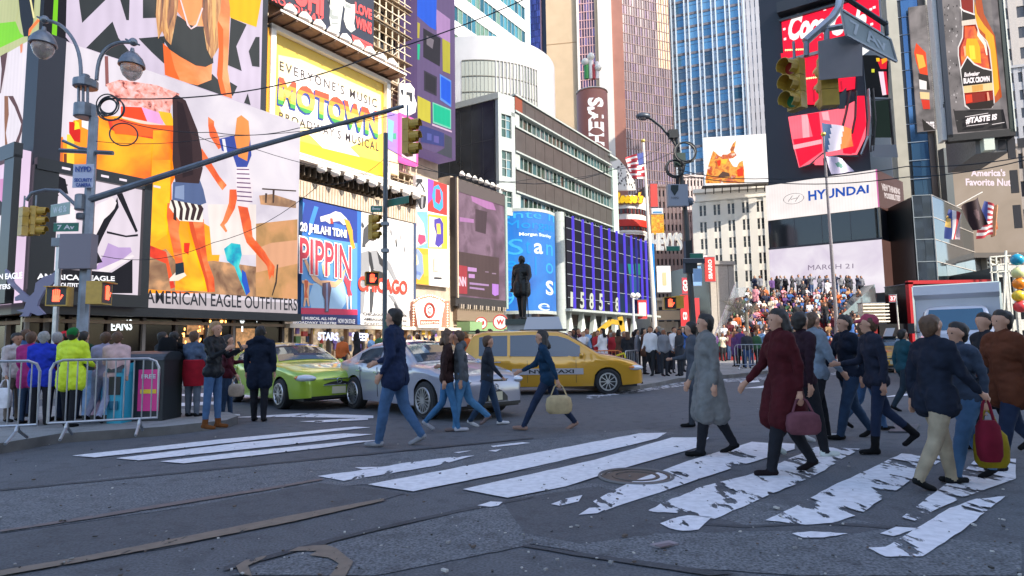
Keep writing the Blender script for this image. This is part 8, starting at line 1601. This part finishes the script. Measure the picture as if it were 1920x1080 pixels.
    if hat: H_ = [(p0, r0*1.03, p1, r1*1.03, hat) for p0, r0, p1, r1, _ in H_[:1]]+H_[1:]; H_.append((hc+f_*.1*s+V((0, 0, .055*s)), .03*s, hc+f_*.14*s+V((0, 0, .05*s)), .025*s, hat, 1.6))
    out.append(('hair' if not hat else 'cap', fuse('hair', H_, vox*1.1, 2, target, .02 if fingers else 0)))
    if fingers:
        b = MB(); dkk = mat('eye', (.03, .02, .018), .2)
        for e in (1, -1): b.ball(hc+f_*.087*s+sd_*e*.032*s+V((0, 0, .012*s)), .0085*s, dkk, 6, 4)
        out.append(('eyes', b.mesh('eyes'))); b = MB(); b.ball(hc+f_*.078*s-V((0, 0, .052*s)), (.012*s, .024*s, .006*s), mat('lips', (.30, .08, .07), .5), 8, 4, Matrix.Rotation(yaw, 3, 'Z')); out.append(('mouth', b.mesh('mouth')))
    return out, hands, pel, shl
def person(px, py, hpx, rz, label, **kw):
    """feet at pixel (px,py), figure hpx photo pixels tall, facing rz degrees (0 = right, -90 = at the camera)"""
    z = kw.pop('z', 0.0); g_ = G(px, py, z); H = hpx*g_.y/1150; H = max(1.5, min(1.92, H)); m_, hands, pel, shl = person_meshes(H=H, **kw)
    t = thing('person', (g_.x, g_.y, z), label, 'person', None, radians(rz))
    for nm, me in m_: o = bpy.data.objects.new(nm, me); C.objects.link(o); o.parent = t
    R_ = Matrix.Rotation(radians(rz), 4, 'Z'); return t, [Vector(t.location)+(R_ @ h) for h in hands], R_
WALK = [dict(lt=19, lk=5, rt=-13, rk=20, ls=-15, le=18, rs=16, re=26, lean=3), dict(lt=-9, lk=34, rt=14, rk=4, ls=12, le=26, rs=-14, re=12, lean=2, head=14), dict(lt=9, lk=3, rt=-19, rk=30, ls=-8, le=12, rs=12, re=72, lean=4, head=-16, nod=6)]
c_ = cloth
jean, jean2, blackt, navy = c_('2e4058'), c_('415c7e'), c_('1f2026'), c_('242f46')
white_s, black_s, brown_s = c_('c9c9cc'), c_('141416'), c_('6a3f1e')
def bag(name, lab, c, size, m, rz=0, strap=None):
    t = thing(name, tuple(Vector(c)-Vector((0, 0, size[2]/2))), lab, 'bag', None, 0); b = MB(); c = Vector(c); me = []
    prof = [(.0, .72), (.15, .95), (.5, 1.0), (.85, .9), (1.0, .6)]; R_ = Matrix.Rotation(rz, 3, 'Z'); rings = []
    for f, k in prof:
        rings.append([c+R_ @ Vector((size[0]/2*k*cos(a)*abs(cos(a))**-.4 if abs(cos(a)) > .01 else 0, size[1]/2*k*sin(a)*(abs(sin(a))**-.4 if abs(sin(a)) > .01 else 0), (f-.5)*size[2])) for a in [2*pi*i/16+.01 for i in range(16)]])
    s = len(b.v); b.mi(m)
    for r in rings: b.v += r
    for i in range(4):
        for j in range(16): b.f.append((s+i*16+j, s+i*16+(j+1) % 16, s+(i+1)*16+(j+1) % 16, s+(i+1)*16+j)); b.m.append(0)
    b.f.append(tuple(s+j for j in range(16))); b.m.append(0); b.f.append(tuple(s+64+j for j in range(16))); b.m.append(0); b.build('bag_body', t, smooth=True, angle=60)
    if strap is not None: b = MB(); q0, q1 = c+R_ @ Vector((size[0]*.3, 0, size[2]*.45)), c+R_ @ Vector((-size[0]*.3, 0, size[2]*.45)); b.tube([q0, (q0+Vector(strap))/2+Vector((0, 0, .05)), Vector(strap), (q1+Vector(strap))/2+Vector((0, 0, .05)), q1], .012, m, 6); b.build('strap', t, smooth=True)
    return t
# --- bronze statue
BRZ = mat('bronze', (.022, .024, .024), .42, .55, noise=.3, nscale=3); HAIRS['bronze'] = BRZ
m_, hands, pel, shl = person_meshes(H=2.76, pose=dict(lt=8, lk=4, rt=-8, rk=4, ls=22, le=30, la=20, rs=-5, re=16, ra=14), top=BRZ, legs=BRZ, shoes=BRZ, skin=BRZ, hair='bronze', coat=.35, vox=.022, bulk=1.25)
t = thing('statue', (pS.x, 27, zf), 'dark bronze statue of a suited man with cane and hat on the stone pedestal', 'statue', None, radians(-115))
for nm, me in m_:
    if nm in ('body', 'jacket', 'hair'): o = bpy.data.objects.new(nm, me); C.objects.link(o); o.parent = t
b = MB(); b.tube([hands[0]+Vector((.02, 0, .02)), Vector((hands[0].x+.06, hands[0].y+.08, .0))], .022, BRZ, 6); b.build('cane', t, local=True); b = MB(); b.lathe([(.02, 0), (.17, .01), (.17, .03), (.1, .04), (.09, .15), (.01, .16)], hands[1]-Vector((0, 0, .12)), BRZ, 16); b.build('hat', t, local=True, smooth=True)
# --- people near the left kerb
sk = SKINS
t, h, R_ = person(397, 803, 192, -10, 'long-haired blond woman in black leather jacket, ripped jeans and brown boots, looking at a phone', z=.14, pose=dict(ls=28, le=88, la=2, rs=24, re=92, ra=4, lt=3, rt=-4, nod=18, head=-10), top=c_('15171b', .45), legs=jean2, shoes=brown_s, skin=sk[0], hair='blond', hairlen=.26, boots=.8, female=True)
b = MB(); ph = (h[0]+h[1])/2+Vector((.05, 0, .03)); b.box(ph, (.012, .07, .14), paint('20242a', .2), ry=-.5); tag(b.build('phone'), 'small dark phone held by the long-haired woman', 'phone')
person(485, 790, 172, 100, 'dark-haired man in navy hooded parka and black trousers seen from behind', pose=dict(ls=4, le=10, rs=-4, re=10, la=12, ra=12, lt=4, rt=-5), top=c_('141d2e'), legs=blackt, shoes=black_s, skin=sk[0], hair='dark', coat=.42, hood=True, bulk=1.12)
t, h, R_ = person(424, 784, 150, 20, 'woman in burgundy jacket and jeans with a pale handbag beside the blond woman', pose=dict(ls=15, le=80, rs=10, re=20, lt=5, rt=-5), top=c_('4c1a24'), legs=jean, shoes=white_s, skin=sk[0], hair='dark', hairlen=.12, female=True); bag('handbag', 'pale brown handbag hanging from the woman in burgundy', h[1]+Vector((0, -.03, -.25)), (.3, .14, .24), c_('a89888'), 0, h[1])
t, h, R_ = person(322, 780, 148, 95, 'man in black jacket and jeans with a black backpack at the kerb', z=.14, pose=dict(ls=10, le=30, rs=5, re=20), top=c_('16181c'), legs=jean, shoes=black_s, skin=sk[0], hair='dark'); bag('backpack', 'black backpack worn by the man in black at the kerb', Vector(t.location)+Vector((0, -.22, 1.2)), (.32, .2, .46), c_('101216'))
person(360, 781, 140, 80, 'person in grey-blue jacket with a dark red garment tied at the waist', z=.14, pose=dict(ls=12, le=70, rs=8, re=40), top=c_('4c5a70'), legs=c_('5c6470'), shoes=black_s, skin=sk[0], hair='brown'); b = MB(); p = G(362, 781, .14); b.lathe([(.17, .55), (.2, .75), (.19, 1.0), (.17, 1.02)], (p.x, p.y-.02, .14), c_('8c1424'), 12, sy=.8); tag(b.build('tied_jacket', smooth=True), 'dark red garment tied round the waist of the person in grey-blue', 'jacket')
person(300, 778, 126, 60, 'shorter dark-haired person in black half hidden by the pink rack', z=.14, pose={}, top=c_('202228'), legs=blackt, shoes=black_s, skin=sk[1], hair='dark', vox=.02, fingers=False)
person(129, 800, 178, 95, 'person in fluorescent yellow jacket and green cap behind the barrier', z=.14, pose=dict(ls=12, le=60, rs=8, re=62, la=12, ra=12, lt=6, rt=-6), top=mat('hi_vis', (.62, .78, .02), .6, bump=.4, nscale=9), legs=blackt, shoes=black_s, skin=sk[0], hair='dark', hat=c_('1c6a34'), coat=.3, bulk=1.2)
person(74, 797, 168, 110, 'person in bright blue and magenta jacket behind the left barrier', z=.14, pose=dict(ls=12, le=40, rs=8, re=50), top=c_('2438b0'), legs=blackt, shoes=black_s, skin=sk[0], hair='grey', coat=.2, bulk=1.1)
t, h, R_ = person(50, 795, 160, 100, 'person in magenta coat beside the bright blue jacket', z=.14, pose=dict(ls=12, le=30), top=c_('a03070'), legs=jean, shoes=black_s, skin=sk[0], hair='brown', coat=.3, vox=.02, fingers=False)
t, h, R_ = person(22, 790, 155, -20, 'dark-haired man in pale speckled shirt at the left edge holding a white bag', z=.14, pose=dict(ls=35, le=80, rs=5, re=20, nod=12), top=c_('b8b0b0'), legs=c_('6a6058'), shoes=black_s, skin=sk[1], hair='dark'); bag('shopping_bag', 'white shopping bag with grey stripe held by the man at the left edge', h[1]+Vector((0, -.05, -.32)), (.28, .12, .34), c_('dcdce2'), 0, h[1])
for x, y, lab, tp, hr, ht in ((100, 790, 'grey-haired person in dark red behind the yellow jacket', '7a2030', 'grey', None), (113, 786, 'person in red cap just behind the yellow jacket', '3a2a50', 'dark', c_('c02430')), (40, 782, 'person in blue denim jacket in the second line behind the left barrier', '3c5a86', 'brown', None), (190, 792, 'person in pale lilac shirt and pale trousers walking behind the racks', '9a94b0', 'brown', None), (212, 793, 'person in pinkish white top beside the one in lilac', 'c8a8a8', 'brown', None), (150, 786, 'person in dark green jacket left of the racks', '24402c', 'dark', None)):
    person(x, y, 158, random.choice((80, 100, 200)), lab, z=.14, pose=random.choice(WALK) if x > 180 else dict(ls=10, le=30), top=c_(tp), legs=c_('8c90a8') if x > 180 else navy, shoes=black_s, skin=sk[x % 2], hair=hr, hat=ht, vox=.02, fingers=False)
# --- walkers on the road
person(741, 836, 250, 172, 'man in dark navy jacket and blue jeans striding left in front of the silver sedan', pose=dict(lt=15, lk=6, rt=-11, rk=22, ls=-8, le=40, rs=10, re=60, lean=2, nod=5), top=c_('1c2742'), legs=jean2, shoes=c_('8c8c92'), skin=sk[0], hair='dark', bulk=1.1, coat=.15)
person(838, 809, 184, 10, 'person in brown and black top with pale jeans crossing before the silver sedan', pose=WALK[1], top=c_('33211f'), legs=c_('3f6c94'), shoes=c_('a8a8b0'), skin=sk[0], hair='brown', hairlen=.1, female=True)
person(866, 807, 180, 185, 'person in grey hooded top and light jeans beside the brown top', pose=WALK[2], top=c_('55585c'), legs=c_('4c7aa0'), shoes=c_('7a6a68'), skin=sk[0], hair='brown', hood=True)
person(914, 798, 165, 5, 'person in jeans and white trainers walking past the silver grille', pose=WALK[0], top=c_('2c3038'), legs=jean, shoes=white_s, skin=sk[0], hair='brown', vox=.018, fingers=False)
t, h, R_ = person(1028, 805, 190, 178, 'dark-haired woman in teal-navy jacket and navy trousers striding left past the taxi', pose=dict(lt=30, lk=4, rt=-24, rk=16, ls=-30, le=12, rs=26, re=40, lean=8), top=c_('15324a'), legs=navy, shoes=c_('9a7c70'), skin=sk[0], hair='dark', hairlen=.16, female=True); bag('tote_bag', 'tan leather bag swinging from the woman in teal-navy', h[0]+Vector((0, -.05, -.32)), (.42, .16, .28), c_('b09c78'), 0, h[0])
person(1335, 853, 255, 178, 'man in long grey coat and black trousers walking left', pose=dict(lt=13, lk=4, rt=-13, rk=16, ls=-8, le=12, rs=10, re=16, lean=2), top=c_('70706f'), legs=blackt, shoes=black_s, skin=sk[0], hair='dark', coat=.78, bulk=1.12)
person(1308, 800, 190, 175, 'person in mid grey jacket just behind the long grey coat', pose=WALK[2], top=c_('4c5058'), legs=c_('3a3d44'), shoes=black_s, skin=sk[0], hair='dark', coat=.4, vox=.02, fingers=False)
t, h, R_ = person(1477, 888, 300, 185, 'person in dark burgundy coat and black trousers striding left over the stripes', pose=dict(lt=18, lk=6, rt=-15, rk=16, ls=-14, le=14, rs=18, re=26, lean=2), top=c_('431218'), legs=blackt, shoes=c_('1a1216'), skin=sk[0], hair='dark', hairlen=.1, coat=.62, bulk=1.1, boots=.4); bag('handbag', 'dull rose handbag carried by the person in burgundy', h[0]+Vector((0, -.03, -.24)), (.34, .14, .22), c_('6a4048'), 0, h[0])
t, h, R_ = person(1536, 825, 232, 5, 'man in light grey jacket with black trousers and white trainers walking right', pose=dict(lt=15, lk=6, rt=-11, rk=18, ls=-10, le=16, rs=14, re=24), top=c_('75808c'), legs=blackt, shoes=white_s, skin=sk[0], hair='brown', bulk=1.12)
person(1512, 856, 262, 10, 'person in dark maroon jacket behind the burgundy coat with white trainers', pose=WALK[1], top=c_('2c1a24'), legs=blackt, shoes=c_('c0c8c4'), skin=sk[0], hair='dark')
person(1600, 822, 226, 185, 'person in black jacket and blue jeans in the middle of the right group', pose=WALK[0], top=c_('1b2230'), legs=jean, shoes=black_s, skin=sk[0], hair='dark')
t, h, R_ = person(1652, 850, 250, 175, 'woman in dark jacket with pink hair scarf, dark jeans and black boots', pose=WALK[2], top=c_('262a38'), legs=navy, shoes=black_s, skin=sk[0], hair='brown', hat=c_('a04458'), female=True, boots=.6)
person(1630, 806, 196, 5, 'person in denim jacket behind the pink scarf', pose=WALK[1], top=c_('4c6c90'), legs=jean2, shoes=black_s, skin=sk[0], hair='brown', vox=.02, fingers=False)
t, h, R_ = person(1766, 914, 312, 8, 'man in black jacket and beige trousers striding right across the stripes', pose=dict(lt=18, lk=8, rt=-15, rk=16, ls=-16, le=14, rs=20, re=24, lean=2), top=c_('1c2230'), legs=c_('9a8c76'), shoes=c_('16181a'), skin=sk[0], hair='brown', bulk=1.14, coat=.12); hb_ = h
t, h, R_ = person(1822, 900, 282, 182, 'person in dark jacket and blue jeans just right of the beige trousers', pose=WALK[0], top=c_('3a4454'), legs=c_('4a6a8c'), shoes=black_s, skin=sk[0], hair='dark'); bag('shopping_bag', 'mustard yellow bag hanging beside the blue jeans', h[0]+Vector((0, -.03, -.36)), (.3, .14, .34), c_('8a7818'), 0, h[0])
bag('shopping_bag', 'dark red bag carried low before the beige trousers', hb_[1]+Vector((0, 0, -.38)), (.2, .14, .36), c_('6c1428'), 0, hb_[1])
person(1902, 880, 290, 184, 'person in brown leather jacket with navy jeans and black trainers, right edge', pose=dict(lt=18, lk=4, rt=-20, rk=24, ls=-14, le=20, rs=14, re=30), top=c_('5c3220'), legs=navy, shoes=c_('1c1c22'), skin=sk[0], hair='dark', bulk=1.1, coat=.2)
person(1868, 845, 250, 178, 'tall person in black coat between the yellow bag and the brown jacket', pose=WALK[1], top=c_('24262c'), legs=blackt, shoes=black_s, skin=sk[0], hair='dark', coat=.5, vox=.018, fingers=False)
person(1700, 770, 150, 0, 'person in teal top walking beyond the drain grate', pose=WALK[0], top=c_('1c4450'), legs=c_('24303a'), shoes=black_s, skin=sk[0], hair='dark', vox=.022, fingers=False)

# --- crowd in the distance: shared shapes, each one its own person
def objcol(name, rough=.85):
    m = bpy.data.materials.new(name); m.use_nodes = True; n = m.node_tree; i = n.nodes.new('ShaderNodeObjectInfo'); n.links.new(i.outputs['Color'], n.nodes['Principled BSDF'].inputs['Base Color']); n.nodes['Principled BSDF'].inputs['Roughness'].default_value = rough; return m
def objrnd(name, cols, rough=.8):
    m = bpy.data.materials.new(name); m.use_nodes = True; n = m.node_tree; i = n.nodes.new('ShaderNodeObjectInfo'); r = n.nodes.new('ShaderNodeValToRGB'); r.color_ramp.interpolation = 'CONSTANT'; e = r.color_ramp.elements
    while len(e) < len(cols): e.new(.5)
    for k, c in enumerate(cols): e[k].position = k/len(cols); e[k].color = (*srgb(c), 1)
    n.links.new(i.outputs['Random'], r.inputs[0]); n.links.new(r.outputs[0], n.nodes['Principled BSDF'].inputs['Base Color']); n.nodes['Principled BSDF'].inputs['Roughness'].default_value = rough; return m
TOPC = objcol('crowd_top'); LEGC = objrnd('crowd_trousers', ['1c1e24', '2c4468', '16171b', '35507a', '5c5348', '22252c', '3a3f4a']); SKC = objrnd('crowd_skin', ['c89a7c', 'b07c5c', 'd6a88c', '8a5a40', 'c08c6c']); HAIRS['crowd'] = objrnd('crowd_hair', ['1c1512', '3c2618', '17120f', '7a5530', '5a4030', '8c8478'])
COLS = [('black', '1a1b20'), ('navy', '1c2740'), ('charcoal', '34363c'), ('white', 'dcdadb'), ('red', 'a8242a'), ('blue', '2f5c9c'), ('grey', '787b82'), ('tan', 'a8845c'), ('pink', 'd08a94'), ('green', '3c6444'), ('cream', 'e0d2b8'), ('purple', '5a3c74'), ('orange', 'c8642c'), ('sky blue', '88acd0'), ('brown', '5a3c2c'), ('burgundy', '5c1c28')]
STAND = [dict(ls=8, le=20, rs=-4, re=14), dict(ls=30, le=95, rs=26, re=100, la=4, ra=4, nod=12), dict(lt=12, lk=4, rt=-12, rk=18, ls=-14, le=14, rs=16, re=22), dict(ls=6, le=70, rs=2, re=12, head=40), dict(ls=60, le=100, rs=55, re=105, la=2, ra=2)]
SIT = [dict(lt=82, lk=82, rt=80, rk=80, ls=30, le=50, rs=28, re=52, lean=8, hipz=.52), dict(lt=80, lk=86, rt=84, rk=70, ls=48, le=70, rs=44, re=60, lean=14, hipz=.52), dict(lt=84, lk=80, rt=82, rk=84, ls=12, le=14, rs=36, re=90, lean=2, head=30, hipz=.52)]
def proto(pose, **kw): return person_meshes(H=1.72, pose=pose, top=TOPC, legs=LEGC, shoes=black_s, skin=SKC, hair='crowd', vox=.036, fingers=False, target=.55, **kw)[0]
PR_ST = [proto(p, coat=(0, .3, 0, .5, 0)[i], hairlen=(0, .12, 0, .2, 0)[i], female=i in (1, 3)) for i, p in enumerate(STAND)]; PR_SI = [proto(p, hairlen=(0, .14, 0)[i]) for i, p in enumerate(SIT)]
PN = [0]
def crowd_person(x, y, z, rz, sit, label, col, group, sc=1.0):
    pr = (PR_SI if sit else PR_ST)[PN[0] % (3 if sit else 5)]; PN[0] += 1; t = thing('person', (x, y, z), label, 'person', group, rz); t.scale = (sc, sc, sc)
    for nm, me in pr: o = bpy.data.objects.new(nm, me); C.objects.link(o); o.parent = t; o.color = (*srgb(col), 1)
ORD = ['first', 'second', 'third', 'fourth', 'fifth', 'sixth', 'seventh', 'eighth', 'ninth', 'tenth', 'eleventh', 'twelfth', 'thirteenth', 'fourteenth', 'fifteenth', 'sixteenth', 'seventeenth', 'eighteenth', 'nineteenth', 'twentieth', 'twenty-first', 'twenty-second', 'twenty-third', 'twenty-fourth', 'twenty-fifth', 'twenty-sixth']
rp = random.Random(21)
for i in range(1, NS, 1):
    f = i/NS; y0 = YA+(YB-YA)*(i+.5)/NS; z0 = .13+ZT*f+ZT/NS; l, r_ = xa0+(xb0-xa0)*f+.3, xa1+(xb1-xa1)*f-.3; n_ = 10
    top_row = i == NS-1
    for k in range(n_ if not top_row else 24):
        nn = n_ if not top_row else 24; x = l+(r_-l)*(k+rp.uniform(.15, .85))/nn
        if not top_row and rp.random() < .3: continue
        cn_, cc = rp.choice(COLS if not top_row else COLS[:3]+COLS[6:7]); sit = not top_row and rp.random() < .8
        if top_row and k < 6 and rp.random() < .5: continue
        crowd_person(x, y0+(rp.uniform(0, .9) if top_row else -.12), z0-(.40 if sit else 0), radians(-90+rp.uniform(-30, 30)), sit, 'person in %s %s, %s from left on the %s step row' % (cn_, 'sitting' if sit else 'standing', ORD[k], ORD[i-1] if not top_row else 'topmost'), cc, 'people on the grandstand steps', rp.uniform(.95, 1.05))
def scatter(n, x0, x1, Y0, Y1, z, where, group, dark=False, rz=(-180, 180)):
    L_ = sorted([(x0+(x1-x0)*(i+rp.uniform(.1, .9))/n, rp.uniform(Y0, Y1)) for i in range(n)])
    for i, (x, Y) in enumerate(L_):
        cn_, cc = rp.choice(COLS[:7]+COLS[13:] if dark else COLS); p = D(x, 655, Y); crowd_person(p.x, Y, z, radians(rp.uniform(*rz)), False, 'person in %s, %s from left %s' % (cn_, ORD[i], where), cc, group, rp.uniform(.93, 1.06))
scatter(24, 1062, 1288, 22.5, 25.5, .13, 'in the front line behind the orange barrier', 'people standing behind the barriers', True)
scatter(18, 1066, 1290, 26.5, 33, .13, 'in the rear crowd past the orange barrier', 'people standing behind the barriers')
scatter(14, 1376, 1500, 28, 36, .13, 'near the distant steel barrier', 'people at the foot of the steps')
scatter(10, 1440, 1640, 33, 38.5, .13, 'before the lowest step row', 'people at the foot of the steps')
scatter(12, 630, 930, 21, 24, .14, 'along the souvenir shop pavement', 'people on the shop pavement'); scatter(6, 1580, 1700, 30, 40, 0, 'near the distant taxi', 'people near the distant taxi')
scatter(6, 1300, 1370, 36, 44, .13, 'between lamp post and bare tree', 'people at the foot of the steps')

# the rest of the packed steps reads as one mass
cr_m = [mat('mass_%s' % n_.replace(' ', '_'), c_2, .85) for n_, c_2 in COLS]; cb = MB(); lm = mat('mass_legs', '2a2e38', .85); sm_ = mat('mass_skin', 'c4957a', .7); hm_ = mat('mass_hair', '2a1c14', .8)
srcs = []
for pr in PR_SI+PR_ST[:2]:
    for nm, me in pr: srcs.append((pr, nm, [v.co.copy() for v in me.vertices], [(tuple(p.vertices), me.materials[p.material_index].name) for p in me.polygons]))
for i in range(1, NS-1):
    f = i/NS; y0 = YA+(YB-YA)*(i+.5)/NS; z0 = .13+ZT*f+ZT/NS-.4; l, r_ = xa0+(xb0-xa0)*f+.2, xa1+(xb1-xa1)*f-.2
    for k in range(9):
        x = l+(r_-l)*(k+rp.uniform(.0, 1))/9; pr = PR_SI[rp.randrange(3)]; R_ = Matrix.Rotation(radians(-90+rp.uniform(-30, 30)), 3, 'Z'); tm_ = rp.choice(cr_m); o_ = Vector((x, y0+.05, z0))
        for p_, nm, vs, fs_ in srcs:
            if p_ is not pr: continue
            s0 = len(cb.v); cb.v += [o_+R_ @ v for v in vs]; ks = {n_: cb.mi(tm_ if n_ == 'crowd_top' else lm if n_ in ('crowd_trousers', black_s.name) else sm_ if n_ == 'crowd_skin' else hm_) for n_ in {q_[1] for q_ in fs_}}
            for vv, n_ in fs_: cb.f.append(tuple(s0+j for j in vv)); cb.m.append(ks[n_])
tag(cb.build('crowd', smooth=True, angle=180), 'dense mass of people packed on the red grandstand steps', 'crowd', kind='stuff')
